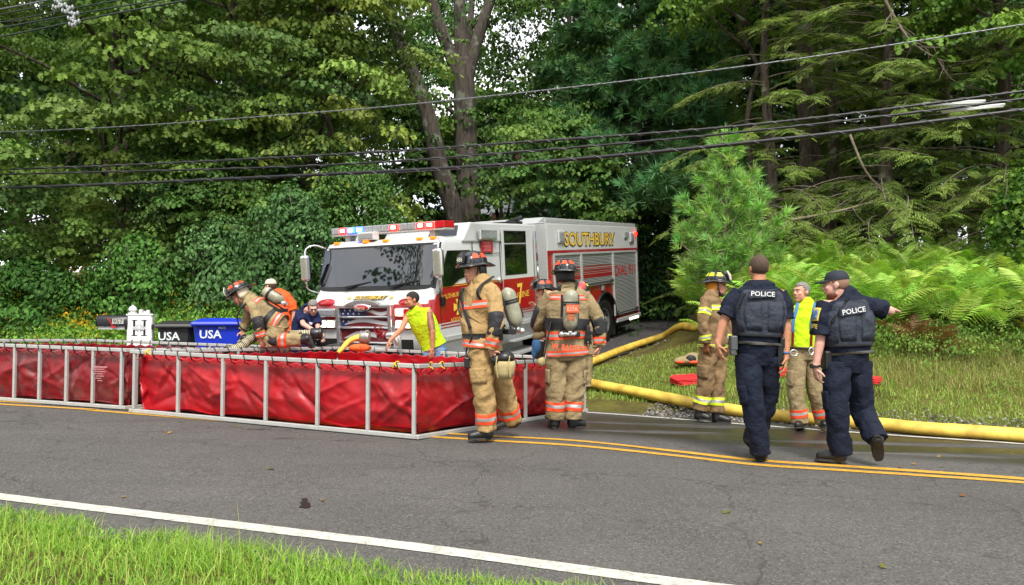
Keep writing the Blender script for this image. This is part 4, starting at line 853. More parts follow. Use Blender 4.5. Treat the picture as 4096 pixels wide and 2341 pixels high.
    gp = b.build("grille_mesh", RED_P, E)
    for r_, (z0, z1, x_end) in enumerate(((1.362, 1.483, .04), (1.192, 1.323, -.22))):
        b = MB(); b.add([(gx0, -.486, z0), (x_end - .12 * r_, -.486, z0), (x_end, -.486, z1), (gx0, -.486, z1)], [(0, 1, 2, 3)]); b.build("flag_canton", NAVY_P, gp)
        b = MB()
        for k in range(8 if r_ == 0 else 4):
            cx = gx0 + .05 + .105 * (k % 4) + (.04 if k > 3 else 0); cz = z0 + .035 + .055 * (k // 4 if r_ == 0 else .8)
            if cx > x_end - .05: continue
            st = [(cx + (.026 if i % 2 == 0 else .010) * math.sin(i * math.pi / 5), -.4885, cz + (.026 if i % 2 == 0 else .010) * math.cos(i * math.pi / 5)) for i in range(10)]
            b.add(st, [tuple(range(10))])
        b.build("flag_star", WHT_P, gp, fix=False)
    for z0, z1, xa, zb, zt in ((1.36, 1.485, .04, .012, .07), (1.19, 1.325, -.40, .02, .085), (.945, 1.155, -.42, .04, .12)):
        b = MB(); n = 24; up_, lo_ = [], []
        for i in range(n + 1):
            x = xa + (gx1 - xa) * i / n; wvv = .028 * math.sin(i / n * 5.2 + (1.3 if xa > 0 else -0.6)); ww = (zt - zb) * min(1, i / n * 3 + .15)
            up_.append((x, -.4865, min(z1 - .004, z0 + zb + .02 + ww + wvv))); lo_.append((x, -.4865, max(z0 + .003, min(z1 - .01, z0 + zb + .02 + wvv))))
        b.rings([lo_, up_], False, False, False, closed=False); b.build("flag_stripe", WHT_P, gp, fix=False)
    b = MB(); b.ell((0, -.545, 1.50), (.165, .03, .062), 24, 8); bd = b.build("badge", CHROME, E)
    b = MB(); b.ell((0, -.555, 1.50), (.145, .028, .048), 24, 8); b.build("badge_face", RED, bd)
    text("badge_lettering", "Pierce", mat("badge_cream", 'd8c9b0', .4), bd, (0, -.590, 1.50), (1, 0, 0), (0, 0, 1), .055, .19, 0.0, shear=.25)
    # ---- headlights
    for s in (-1, 1):
        for zi, z in enumerate((1.415, 1.225)):
            b = MB(); b.bx(s * .575, s * .985, -.50, -.40, z - .072, z + .072); hl_ = b.build("headlight", CHROME, E, bevel=0.03, seg=3)
            for k in range(2):
                x0 = s * (.60 + .165 * k); b = MB(); b.bx(x0, x0 + s * .145, -.515, -.49, z - .055, z + .055)
                b.build("lamp", (E_WHITE if zi else (LENS if s < 0 else E_HOT if k == 0 else LENS_R)), hl_, bevel=0.012)
        b = MB()
        for z0, z1 in ((1.135, 1.148), (.80, .815)): b.bx(s * .55, s * .93, -.4565, -.45, z0, z1)
        b.build("front_stripe", RED, E)
    # ---- bumper
    BZ = -.10
    b = MB(); b.X = Matrix.Translation((0, 0, BZ)); b.prism([(-1.17, -.47, .48), (-1.17, -.72, .48), (-.95, -.86, .48), (.95, -.86, .48), (1.17, -.72, .48), (1.17, -.47, .48)], (0, 0, .34)); bu = b.build("bumper", WHITE, E, bevel=0.03)
    b = MB(); b.X = Matrix.Translation((0, 0, BZ)); b.prism([(-1.15, -.48, .822), (-1.15, -.71, .822), (-.94, -.84, .822), (.94, -.84, .822), (1.15, -.71, .822), (1.15, -.48, .822)], (0, 0, .006)); b.build("bumper_deck", PLATE, bu)
    b = MB(); b.bx(.15, .62, -.90, -.60, .83, .90); b.build("hose_tray", PLATE, bu, bevel=.008)
    b = MB(); b.bx(-.45, .12, -.9, -.55, .83, .93); b.build("deck_box", BLKP, bu, bevel=.01)
    b = MB(); ar = [(.78 + .0 , -.72, .83), (.78, -.72, .98), (.76, -.72, 1.04), (.70, -.72, 1.075), (.60, -.72, 1.075)]; b.tube(spline(ar, 14), .06, 14); el = b.build("intake_elbow", CHROME, E)
    b = MB(); b.cyl((.60, -.72, 1.075), (.46, -.72, 1.075), .075, 16); b.tube([(.5 + .07 * math.cos(t), -.72 - .08, 1.17 + .07 * math.sin(t)) for t in np.linspace(0, 6.283, 17)], .012, 6); b.beam((.5, -.78, 1.08), (.5, -.80, 1.2), .03, .03); b.build("valve", mat("valve_red", '7a0f18', .4, var=.2), el)
    b = MB(); ar = [(-.98, -.62, .83), (-.98, -.66, .98), (-.99, -.76, 1.06), (-1.06, -.90, 1.03), (-1.12, -.98, .96)]; b.tube(spline(ar, 14), .085, 16); b.cyl((-1.12, -.98, .96), (-1.15, -1.02, .92), .11, 16); b.build("intake_elbow", CHROME, E)
    # ---- hood lettering
    sl_d = Vector((0, .36, .22)).normalized()
    text("nose_shadow", "SOUTHBURY", mat("letter_black", '16130d', .4), E, (0.062, -.337, 1.640), (1, 0, 0), sl_d, .115, .64, .010, shear=.12, offset=.035)
    text("nose_lettering", "SOUTHBURY", GOLD, E, (0.05, -.335, 1.645), (1, 0, 0), sl_d, .105, .62, .012, shear=.12, offset=.012)
    for s in (-.36, .46):
        b = MB(); c = Vector((s, -.335, 1.645)); nn = Vector((1, 0, 0)).cross(sl_d)
        for dx, dz, rx_, rz_ in ((0, .0, .014, .05), (-.03, -.005, .012, .03), (.03, -.005, .012, .03), (0, -.03, .035, .008)):
            p = c + Vector((dx, 0, 0)) + sl_d * dz + nn * .013
            b.add([p + Vector((rx_, 0, 0)), p + sl_d * rz_, p - Vector((rx_, 0, 0)), p - sl_d * rz_], [(0, 1, 2, 3)])
        b.build("nose_ornament", GOLD, E, fix=False)
    # marker lamps on the brow
    for x in (-.9, -.3, .1, .75, 1.0): b = MB(); b.bx(x - .05, x + .05, .135, .20, 2.56, 2.595); b.build("marker_lamp", AMBER, E, bevel=.008)
    b = MB(); b.bx(-.47, -.13, .16, .30, 2.60, 2.74); sc_l = b.build("scene_light", WHITE, E, bevel=.012); b = MB(); b.bx(-.44, -.16, .152, .16, 2.63, 2.71); b.build("lamp", LENS, sc_l)
    # ---- lightbar
    b = MB(); b.bx(-1.13, 1.13, .30, .56, 2.70, 2.735); b.bx(-.9, -.8, .36, .5, 2.60, 2.70); b.bx(.8, .9, .36, .5, 2.60, 2.70); lb = b.build("lightbar", ALU, E, bevel=.008)
    mods = ['c', 'r', 'b', 'b', 'c', 'c', 'c', 'R', 'c', 'c', 'H', 'H', 'e']
    wv_ = 2.26 / len(mods)
    for i, k in enumerate(mods):
        x0 = -1.13 + i * wv_; b = MB(); b.bx(x0 + .004, x0 + wv_ - .004, .29, .57, 2.735, 2.85); b.build("lamp_lens", {'c': LENS, 'e': LENS_R}.get(k, LENS), lb, bevel=.012)
        if k in 'rbRH': b = MB(); b.bx(x0 + .012, x0 + wv_ - .012, .278, .30, 2.745, 2.84); b.build("lit_lamp", {'r': E_RED, 'b': E_BLUE, 'R': E_RED, 'H': E_RED}[k], lb, bevel=.012); b = MB(); b.bx(x0 + .045, x0 + wv_ - .045, .272, .277, 2.77, 2.815); b.build("lamp_core", mat("lamp_core", 'ffffff', .3, emit='ffd8d0' if k != 'b' else 'd0d8ff', estr=10) if k != 'b' else mat("lamp_core_blue", 'ffffff', .3, emit='c8d4ff', estr=10), lb)
    # ---- side of the cab
    SX = HW + .004
    def side_poly(name, pts, m, x=SX, th=.006, parent=E, **k): b = MB(); b.prism([(x, y, z) for y, z in pts], (th, 0, 0)); return b.build(name, m, parent, **k)
    rr = lambda y0, y1, z0, z1: [(y0, z0), (y1, z0), (y1, z1), (y0, z1)]
    fw = side_poly("front_door_window", [(.10, 1.78), (.10, 2.02), (.26, 2.36), (.88, 2.36), (.88, 1.94), (.55, 1.88), (.35, 1.78)], GLASS, x=SX - .012, th=.02)
    rd = side_poly("rear_door", rr(1.86, 2.96, 1.20, 2.74), WHITE, bevel=.02, x=SX - .004, th=.012)
    side_poly("door_panel", rr(1.862, 2.958, 1.205, 1.80), RED, x=SX + .007, th=.004, parent=rd)
    side_poly("window_frame", rr(1.93, 2.70, 2.47, 2.70), BLKP, x=SX + .008, th=.004, parent=rd, bevel=.02); side_poly("window", rr(1.955, 2.675, 2.495, 2.675), GLASS, x=SX + .013, th=.003, parent=rd)
    side_poly("window_frame", rr(1.93, 2.70, 1.87, 2.45), BLKP, x=SX + .008, th=.004, parent=rd, bevel=.02); side_poly("window", rr(1.955, 2.675, 1.895, 2.425), GLASS, x=SX + .013, th=.003, parent=rd)
    b = MB(); b.ell((SX + .01, 1.74, 1.80), (.03, .055, .065), 12, 8); b.build("door_handle", CHROME, E)
    b = MB(); b.bx(SX + .01, SX + .05, 2.98, 3.0, 1.5, 2.7); b.cyl((SX + .045, 3.05, 1.75), (SX + .045, 3.05, 2.0), .016, 8); b.build("grab_rail", CHROME, E)
    for y in (.02, .96, 1.80): b = MB(); b.bx(SX - .008, SX + .001, y - .006, y + .006, 1.2, 2.5); b.build("panel_gap", BLACK, E)
    b = MB(); b.bx(SX - .004, SX + .003, 1.02, 1.78, 2.285, 2.297); b.build("panel_gap", BLACK, E)
    sl2 = side_poly("scene_light", rr(1.14, 1.66, 2.53, 2.70), CHROME, th=.05, bevel=.012)
    for k in range(4): side_poly("lamp", rr(1.17 + .12 * k, 1.27 + .12 * k, 2.56, 2.67), LENS, x=SX + .05, th=.006, parent=sl2)
    st = side_poly("plaque", rr(1.22, 1.57, 2.31, 2.51), mat("plaque_red", 'a8202a', .4), th=.004)
    b = MB()
    for k in range(7): b.bx(SX + .0045, SX + .006, 1.27 + .02 * (k % 3), 1.52 - .02 * (k % 2), 2.335 + .024 * k, 2.341 + .024 * k)
    b.build("plaque_print", mat("print_pink", 'd8a0a0', .5), st)
    for z0, z1, m_ in ((1.775, 1.784, GOLD), (1.805, 1.812, GOLD), (1.165, 1.185, RED), (1.12, 1.135, RED)): b = MB(); b.bx(SX, SX + .002, .0, 3.18, z0, z1); b.build("side_stripe", m_, E)
    side_poly("ribbon_decal", rr(3.06, 3.10, 2.35, 2.70), mat("rainbow_blue", '3060c0', .4), th=.002); side_poly("ribbon_decal", rr(3.06, 3.10, 2.35, 2.46), mat("rainbow_red", 'd03028', .4), x=SX + .003, th=.002); side_poly("ribbon_decal", rr(3.06, 3.10, 2.46, 2.55), mat("rainbow_green", '40b060', .4), x=SX + .003, th=.002)
    side_poly("flag_decal", [(3.02, 2.12), (3.15, 2.10), (3.15, 2.24), (3.09, 2.28), (3.03, 2.22)], mat("decal_dark", '6a3038', .5, var=.6, vscale=30), th=.002)
    text("script_decal", "Never Forget", BLKP, E, (SX, 3.09, 2.03), (0, 1, 0), (0, 0, 1), .05, .17, .003, shear=.3)
    text("door_lettering", "SOUTHBURY VOL. FIRE", GOLD, E, (SX, .52, 1.64), (0, 1, .06), (0, 0, 1), .075, .90, .004, offset=.008)
    text("door_lettering", "ASSOC. INC.", GOLD, E, (SX, .52, 1.235), (0, 1, .03), (0, 0, 1), .065, .50, .004, offset=.008)
    b = MB()
    for k in range(4):
        a = k * math.pi / 2; c, s_ = math.cos(a), math.sin(a); b.add([(SX + .003, .50 + (y * c - z * s_), 1.43 + (y * s_ + z * c)) for y, z in ((-.03, .03), (-.07, .13), (.07, .13), (.03, .03))], [(0, 1, 2, 3)])
    b.ell((SX, .50, 1.43), (.005, .06, .06), 12, 6); b.build("maltese_emblem", GOLD, E, fix=False)
    text("engine_lettering", "ENGINE", GOLD, E, (SX + .008, 2.42, 1.48), (0, 1, .04), (0, 0, 1), .12, .62, .006, offset=.01)
    text("engine_numeral", "7", GOLD, E, (SX + .010, 2.40, 1.50), (0, 1, .04), (0, 0, 1), .40, .19, .009, offset=.02)
    # steps under the cab
    for y0, y1 in ((.12, .86), (1.95, 2.92)):
        b = MB(); b.bx(HW - .28, HW + .02, y0, y1, .90, .98); b.bx(HW - .30, HW - .27, y0, y1, .42, .90); b.bx(HW - .26, HW + .10, y0 + .03, y1 - .03, .62, .66); b.bx(HW - .26, HW + .16, y0 + .03, y1 - .03, .38, .43); b.build("step", PLATE, E, bevel=.006)
    b = MB(); b.bx(-HW + .1, HW - .3, -.3, 3.2, .45, .98); b.build("chassis", INTER, E)
    # mirrors
    for s in (1, -1):
        b = MB(); b.bx(s * 1.30 - .075, s * 1.30 + .075, -.24, -.12, 1.94, 2.40); mi = b.build("mirror", CHROME, E, bevel=.05, seg=4)
        b = MB(); b.bx(s * 1.30 - .06, s * 1.30 + .06, -.118, -.112, 1.98, 2.36); b.build("mirror_glass", GLASS, mi)
        for pp in ([(s * 1.13, .12, 2.50), (s * 1.22, -.02, 2.56), (s * 1.30, -.14, 2.50), (s * 1.30, -.17, 2.38)], [(s * 1.30, -.17, 1.95), (s * 1.30, -.14, 1.80), (s * 1.20, .0, 1.72), (s * 1.15, .08, 1.60)]): b = MB(); b.tube(spline(pp, 10), .016, 8); b.build("mirror_arm", CHROME, mi)
        b = MB(); b.bx(s * 1.16 - .05, s * 1.16 + .05, .03, .12, 1.48, 1.62); b.build("mirror_bracket", BLKP, mi, bevel=.01)
    # ---- body
    BW = 1.25; Y0, Y1 = 3.72, 9.2
    arch = [(6.76 + .68 * math.cos(a), .56 + .68 * math.sin(a)) for a in np.linspace(math.pi, 0, 15)]
    for s in (1, -1):
        b = MB(); b.prism([(s * BW, y, z) for y, z in [(Y0, .50), (arch[0][0], .50)] + arch + [(arch[-1][0], .50), (Y1, .50), (Y1, 2.29), (Y0, 2.29)]], (-s * .05, 0, 0)); b.build("side_panel", RED, E, bevel=.004, seg=1)
        b = MB(); b.bx(s * BW + s * .004, s * (BW - .06), Y0 - .004, Y1 + .004, 2.292, 2.86); b.build("upper_panel", WHITE, E, bevel=.012)
        # wheel arch lip and wheel
        b = MB(); b.tube([(s * (BW + .01), y, z) for y, z in arch], .035, 8); b.build("fender", BLACK, E)
    b = MB(); b.bx(-BW + .06, BW - .06, Y0 + .01, Y1 - .01, .62, 2.80); b.build("body_core", INTER, E)
    b = MB(); b.bx(-BW, BW, Y0 - .03, Y0 - .006, .55, 2.855); b.build("front_wall", PLATE, E, bevel=.004, seg=1)
    b = MB(); b.bx(-BW, BW, Y1 + .006, Y1 + .03, .5, 2.86); b.build("rear_wall", PLATE, E)
    b = MB(); b.bx(-BW + .02, BW - .02, Y0, Y1, 2.862, 2.885); b.bx(BW - .06, BW - .02, Y0, Y1, 2.885, 2.96); b.bx(-BW + .02, -BW + .06, Y0, Y1, 2.885, 2.96); b.prism([(BW - .3, Y0 + .2, 2.886), (BW - .3, Y0 + .5, 3.02), (BW - .3, Y1 - .8, 3.0), (BW - .3, Y1 - .5, 2.886)], (-1.6, 0, 0)); b.build("top_deck", PLATE, E, bevel=.006, seg=1)
    b = MB(); b.bx(.3, .8, 3.28, 3.6, 2.70, 2.93); b.cyl((.55, 3.4, 2.9), (.9, 3.4, 3.0), .05, 8); b.bx(-.9, .1, 3.25, 3.6, 2.6, 2.8); b.build("deck_gun", BLKP, E, bevel=.01)
    b = MB(); b.bx(-1.05, 1.05, 3.22, 3.68, .6, 2.55); b.build("pump_house", PLATE, E)
    SB = BW + .006
    for (y0, y1, z0) in ((3.98, 5.30, 1.44), (5.40, 7.25, 1.44), (7.36, 9.02, .60)):
        fr = MB()
        for a_, b_, c_, d_ in ((y0 - .05, y0, z0, 2.24), (y1, y1 + .05, z0, 2.24), (y0, y1, 2.19, 2.24)): fr.bx(SB - .005, SB + .03, a_, b_, c_, d_)
        f_ = fr.build("shutter_frame", ALU, E, bevel=.004, seg=1)
        sh = MB(); sh.bx(SB - .004, SB + .012, y0, y1, z0, 2.19); sh_ = sh.build("shutter", SHUT, E)
        hb = MB(); hb.cyl((SB + .05, y0 + .05, z0 + .07), (SB + .05, y1 - .05, z0 + .07), .017, 8)
        for y in (y0 + .12, y1 - .12): hb.bx(SB + .01, SB + .06, y - .04, y + .04, z0 + .03, z0 + .12)
        hb.build("handle", mat("handle_grey", '55585a', .4, .6), sh_)
        if z0 > 1:
            for k in range(6): zb = 1.64 + .052 * k; tk = .038 - .004 * k; q = MB(); q.bx(SB + .013, SB + .0145, y0 + .01, y1 - .01, zb, zb + tk); q.build("stripe", RED, sh_)
        else:
            text("shutter_lettering", "DIAL 911", mat("letter_red", 'a8121c', .4), sh_, (SB + .013, (y0 + y1) / 2, 1.74), (0, 1, 0), (0, 0, 1), .27, 1.5, .004, offset=.015)
            for z in (1.5, 1.98): q = MB(); q.bx(SB + .003, SB + .006, 9.08, 9.19, z, z + .12); q.build("reflector", WHT_P, E)
    text("name_shadow", "SOUTHBURY", mat("letter_black", '16130d', .4), E, (SB + .002, 6.03, 2.535), (0, 1, 0), (0, 0, 1), .34, 3.05, .004, offset=.05)
    text("name_lettering", "SOUTHBURY", GOLD, E, (SB + .005, 6.0, 2.54), (0, 1, 0), (0, 0, 1), .30, 2.95, .006, offset=.018)
    for y, m_ in ((4.35, LENS), (8.75, LENS)):
        q = MB(); q.bx(SB, SB + .04, y - .16, y + .16, 2.45, 2.72); w_ = q.build("warning_light", WHT_P, E, bevel=.03); q = MB(); q.bx(SB + .04, SB + .05, y - .12, y + .12, 2.49, 2.68); q.build("lamp", m_, w_, bevel=.02)
    q = MB(); q.bx(SB, SB + .03, 8.2, 8.5, 2.56, 2.72); q.build("scene_light", LENS, E, bevel=.01); q = MB(); q.ell((SB + .02, 9.05, 2.68), .05, 10, 6); q.build("marker_lamp", E_RED, E)
    q = MB(); q.bx(SB, SB + .03, 6.5, 6.66, 1.30, 1.42); q.build("fuel_lamp", LENS, E, bevel=.01); q = MB(); q.bx(SB, SB + .012, 7.48 - .2, 7.32, .95, 1.38); q.build("filler_plate", ALU, E)
    q = MB(); q.bx(SB, SB + .02, Y0 + .02, Y1, 2.25, 2.29); q.build("body_trim", RED, E)
    q = MB(); q.bx(SB - .03, SB + .03, 7.46, Y1 + .05, .42, .52); q.build("rub_rail", ALU, E, bevel=.01); q = MB(); q.bx(SB - .03, SB + .03, Y0, 6.05, .42, .52); q.build("rub_rail", ALU, E, bevel=.01)
    q = MB(); q.bx(SB + .031, SB + .045, 8.3, 9.0, .40, .46); q.build("light_strip", E_WHITE, E)
    q = MB(); q.bx(.6, 1.1, 7.6, 8.9, .25, .5); q.build("under_tank", BLKP, E); q = MB(); q.bx(.7, 1.2, 7.47, 7.50, .12, .6); q.build("mud_flap", BLACK, E)
    # wheels
    def wheel(x, y, s):
        rs = []; prof = [(.0, .30), (.0, .33), (-.02, .40), (.015, .47), (.0, .515), (-.05, .53), (-.15, .535), (-.25, .53), (-.3, .50), (-.3, .33)]
        b = MB(); rs = [[Vector((x + s * p, y + r * math.cos(2 * math.pi * k / 36), .53 + r * math.sin(2 * math.pi * k / 36))) for k in range(36)] for p, r in prof]; b.rings(rs, False, False, True); wl__ = b.build("wheel", BLACK, E)
        b = MB(); prof = [(-.01, .33), (.005, .31), (-.07, .28), (-.10, .20), (-.06, .14), (.02, .12), (.05, .08), (.055, .0001)]
        rs = [[Vector((x + s * p, y + r * math.cos(2 * math.pi * k / 24), .53 + r * math.sin(2 * math.pi * k / 24))) for k in range(24)] for p, r in prof]; b.rings(rs, False, False, True); rm = b.build("rim", CHROME, wl__)
        b = MB()
        for k in range(10): a = k * .6283; b.cyl((x - s * .075, y + .17 * math.cos(a), .53 + .17 * math.sin(a)), (x - s * .03, y + .17 * math.cos(a), .53 + .17 * math.sin(a)), .014, 6)
        b.build("lug_nuts", CHROME, wl__)
    for s in (1, -1): wheel(s * 1.22, 6.76, s); wheel(s * 1.12, 1.40, s)
    NOSE = ('headlight_hood', 'grille', 'grille_crown', 'grille_mesh', 'badge', 'headlight', 'front_stripe', 'bumper', 'intake_elbow', 'nose_lettering', 'nose_shadow', 'nose_ornament')
    def push(ob):
        for v in ob.data.vertices: v.co.y += .15 if 'nose' not in ob.name else .10
        for c in ob.children: push(c)
    def grow(ob):
        if not ob.name.startswith(('wheel', 'chassis')) and ob.data and max(v.co.y for v in ob.data.vertices) < 3.3:
            for v in ob.data.vertices:
                if v.co.y > .3: v.co.y = .3 + (v.co.y - .3) * 1.10
        for c in ob.children: grow(c)
    for ob in E.children: grow(ob)
    for ob in E.children:
        if ob.name.split('.')[0] in NOSE: push(ob)
    return E
ENGINE = make_engine()
# ================================================================== tanks, hoses, bins, mailbox, cables
VINYL = mat("red_vinyl", 'a4141e', 0.36, var=0.16, vscale=2.2, bump=0.12, bscale=9, dirt='5c1a1c', dscale=3.0, damt=0.6, spec=0.5); VIN_DRY = mat("red_vinyl_scuffed", '7c101a', 0.4, var=0.12, vscale=2.2, bump=0.1, bscale=9, dirt='6a6460', dscale=4.2, damt=0.55)
CORD = mat("black_cord", '101010', 0.8); ROPE = mat("yellow_rope", 'd8b020', 0.7)
TH_ = 0.73
def tank(A, B, C, D, label, name, posts, vm, seed):
    c0 = (A + B + C + D) / 4; e = empty(name, (A + B + C + D) / 4, label, "water tank", "portable water tanks on the road"); e.location.z = min(A.z, B.z, C.z, D.z)
    o0 = Vector(e.location); cs = [p - o0 for p in (A, B, C, D)]; up = Vector((0, 0, 1))
    for k in range(4):
        a, b_ = cs[k], cs[(k + 1) % 4]; d = (b_ - a).normalized()
        for z, nm in ((TH_, "top_rail"), (0.03, "bottom_rail")):
            q = MB(); q.beam(a + up * z - d * (.02 if k % 2 else -.021), b_ + up * z + d * (.02 if k % 2 else -.021), .04, .045); q.build(nm, ALU, e, bevel=.006, seg=1)
        for t in posts[k]:
            p = a.lerp(b_, t); q = MB(); q.beam(p + up * .053, p + up * (TH_ - .023), .036, .036, up=d); q.build("post", ALU, e, bevel=.004, seg=1)
        # black lacing round the top rail
        inn = d.cross(up) * (-1 if d.cross(up).dot(-(a + b_) / 2 + Vector((0, 0, 0))) < 0 else 1); n = int((b_ - a).length / .19); q = MB()
        for i in range(n):
            p = a.lerp(b_, (i + .5) / n); q.tube([p + up * (TH_ - .07) + inn * .06, p + up * (TH_ + .032) + inn * .02 + d * .03, p + up * (TH_ + .03) - inn * .024 + d * .055, p + up * (TH_ - .05) - inn * .026 + d * .08, p + up * (TH_ - .085) + inn * .03 + d * .09], .0055, 4)
        q.build("lacing", CORD, e, fix=False)["kind"] = "stuff"
        # liner wall
        L_ = (b_ - a).length; nu, nv = int(L_ / .022), 34; V = []
        SS, ZZ = np.meshgrid(np.linspace(0, L_, nu + 1), np.linspace(0, 1, nv + 1) * (TH_ - .075) + .03); CR = np.zeros_like(SS); rg = np.random.default_rng(seed * 10 + k)
        for _ in range(int(L_ * 9)):
            s0 = rg.uniform(0, L_); z0_ = rg.uniform(.05, TH_); an = rg.choice([-1, 1]) * rg.uniform(.35, 1.25); ln = rg.uniform(.2, .75); wd_ = rg.uniform(.012, .05); am = rg.uniform(.012, .045) * rg.choice([-1, 1, 1])
            ca_, sa_ = math.cos(an), math.sin(an); al = (SS - s0) * ca_ + (ZZ - z0_) * sa_; ac = -(SS - s0) * sa_ + (ZZ - z0_) * ca_ + .25 * al * al * rg.uniform(-1, 1)
            CR += am * np.exp(-np.abs(ac) / wd_) * np.clip(1 - (al / ln) ** 2, 0, 1) ** .7
        for j in range(nv + 1):
            v = j / nv
            for i in range(nu + 1):
                u = i / nu; s = u * L_; z = .03 + (TH_ - .075) * v
                w_ = 4 * u * (1 - u)
                fold = (1 - abs(2 * float(fbm(s * 1.1 + z * 1.5, z * 1.3 - s * .5, seed + k)) - 1)) ** 2
                f2 = (1 - abs(2 * float(fbm(s * 1.7 - z * 2.4, z * 1.6 + s * .9, seed + k + 9, 2)) - 1)) ** 5
                f3 = float(fbm(s * 7 + z * 2, z * 7 - s * 3, seed + k + 19)) - .5
                prof = math.sin(math.pi * min(1, v * 1.02)) ** .7
                off = -.03 + .07 * prof * fold + CR[j, i] * prof + .012 * f3 * prof - .05 * (1 - v) * (.4 + float(fbm(s * 1.3, 3.3, seed + k + 4)))
                off = min(off - .075, -.024)
                zz = z + (.05 * (float(fbm(s * 1.5, 9.1, seed + k + 7)) - .35) * (1 - v) ** 2) + (.012 * math.sin(s * 33) * v ** 6)
                p = a + d * min(max(s, .07), L_ - .07) - inn * off + up * zz; V.append(p)
        q = MB(); q.add(V, [(j * (nu + 1) + i, j * (nu + 1) + i + 1, (j + 1) * (nu + 1) + i + 1, (j + 1) * (nu + 1) + i) for j in range(nv) for i in range(nu)], True)
        w_ = q.build("liner_wall", vm, e, fix=False); md = w_.modifiers.new("thick", 'SOLIDIFY'); md.thickness = .006
        gq = MB()
        for i in range(n):
            p = a.lerp(b_, (i + .5) / n) + up * (TH_ - .088) + inn * .028 - inn * .012; gq.ell(p - inn * .02, .009, 6, 4)
        gq.build("grommets", mat("brass", '8a6a30', .4, .8), e, fix=False)["kind"] = "stuff"
    # floor of the liner
    q = MB(); n = 26; V = [cs[0].lerp(cs[1], .03 + .94 * i / n).lerp(cs[3].lerp(cs[2], .03 + .94 * i / n), .03 + .94 * j / n) + up * (.03 + .10 * float(fbm(i * .4, j * .4, seed))) for j in range(n + 1) for i in range(n + 1)]
    q.add(V, [(j * (n + 1) + i, j * (n + 1) + i + 1, (j + 1) * (n + 1) + i + 1, (j + 1) * (n + 1) + i) for j in range(n) for i in range(n)], True); q.build("liner_floor", vm, e, fix=False)
    return e, cs, o0
A, B, C = at(524, 1652), at(1672, 1761), at(2345, 1650); D = A + (C - B) * .93; D.z = G(D.x, D.y) + .03
T1, T1C, T1O = tank(A, B, C, D, "nearer red vinyl water tank in aluminium frame, right one of two", "water_tank", [[.012, .19, .36, .515, .69, .85, .988], [.28, .56, .76, .985], [.18, .36, .54, .72, .9], [.06, .3, .55, .8]], VINYL, 3)
F2 = at(500, 1641); dl = (at(0, 1603) - at(400, 1632)); dl.z = 0; dl = (dl.normalized() * 4.1); E2 = F2 + dl; E2.z = G(E2.x, E2.y); bk = (D - A); bk.z = 0; bk = bk.normalized() * 2.7
FB = F2 + bk + Vector((-.1, .02, 0)); FB.z = G(FB.x, FB.y) + .02; EB = E2 + bk; EB.z = G(EB.x, EB.y) + .02
T2, T2C, T2O = tank(E2, F2, FB, EB, "red vinyl water tank with dull scuffs running out of frame at left", "water_tank", [[.02, .2, .4, .455, .555, .66, .77, .875, .985], [.05, .28, .5, .75], [.2, .4, .6, .8], [.1, .5, .9]], VIN_DRY, 41)
d = dl.normalized()
for k in range(7): 
    q = MB(); p = (F2 - T2O) + d * (.38 + .03 * (k % 2)) + Vector((0, 0, .52 - .028 * k)); nrm_ = Vector((d.y, -d.x, 0)); nrm_ = nrm_ if nrm_.y < 0 else -nrm_
    q.beam(p + nrm_ * .03 - d * (.12 - .012 * k), p + nrm_ * .03 + d * (.10 - .012 * k), .002, .010 if k else .018); q.build("printed_notice", mat("print_white", 'b07878', .6), T2)
# yellow rope knots on the near tank
def on_top1(u, side, z=TH_ + .02): a, b_ = T1C[side], T1C[(side + 1) % 4]; return a.lerp(b_, u) + Vector((0, 0, z))
def rope(name, parent, pts, r=.009, m=ROPE): q = MB(); q.tube(spline(pts, 22), r, 6); return q.build(name, m, parent)
for sd_, u in ((0, .07), (0, .935), (1, .05), (1, .10)):
    p = on_top1(u, sd_); k_ = .55; rope("rope_knot", T1, [p + Vector(q_) * k_ for q_ in ((-.06, -.03, -.09), (-.02, -.045, .0), (.03, 0, .03), (.05, .03, -.01), (.0, -.04, -.02), (-.05, -.05, .0), (.08, -.05, -.10))], r=.007)
for vm_ in (VINYL, VIN_DRY):
    N = vm_.node_tree.nodes; L = vm_.node_tree.links; P = N["Principled BSDF"]; old = [n for n in N if n.type == 'BUMP'][0]
    tc = N.new("ShaderNodeTexCoord"); mp = N.new("ShaderNodeMapping"); mp.inputs['Rotation'].default_value = (.5, .6, .3); mp.inputs['Scale'].default_value = (1.0, 1.0, 1.9); L.new(tc.outputs['Object'], mp.inputs[0])
    nz = N.new("ShaderNodeTexNoise"); nz.noise_type = 'RIDGED_MULTIFRACTAL'; nz.inputs['Scale'].default_value = 2.1; nz.inputs['Detail'].default_value = 3; nz.inputs['Distortion'].default_value = .5; L.new(mp.outputs[0], nz.inputs['Vector'])
    bp = N.new("ShaderNodeBump"); bp.inputs['Strength'].default_value = .3; bp.inputs['Distance'].default_value = .03; L.new(nz.outputs[0], bp.inputs['Height']); L.new(old.outputs[0], bp.inputs['Normal']); L.new(bp.outputs[0], P.inputs['Normal'])
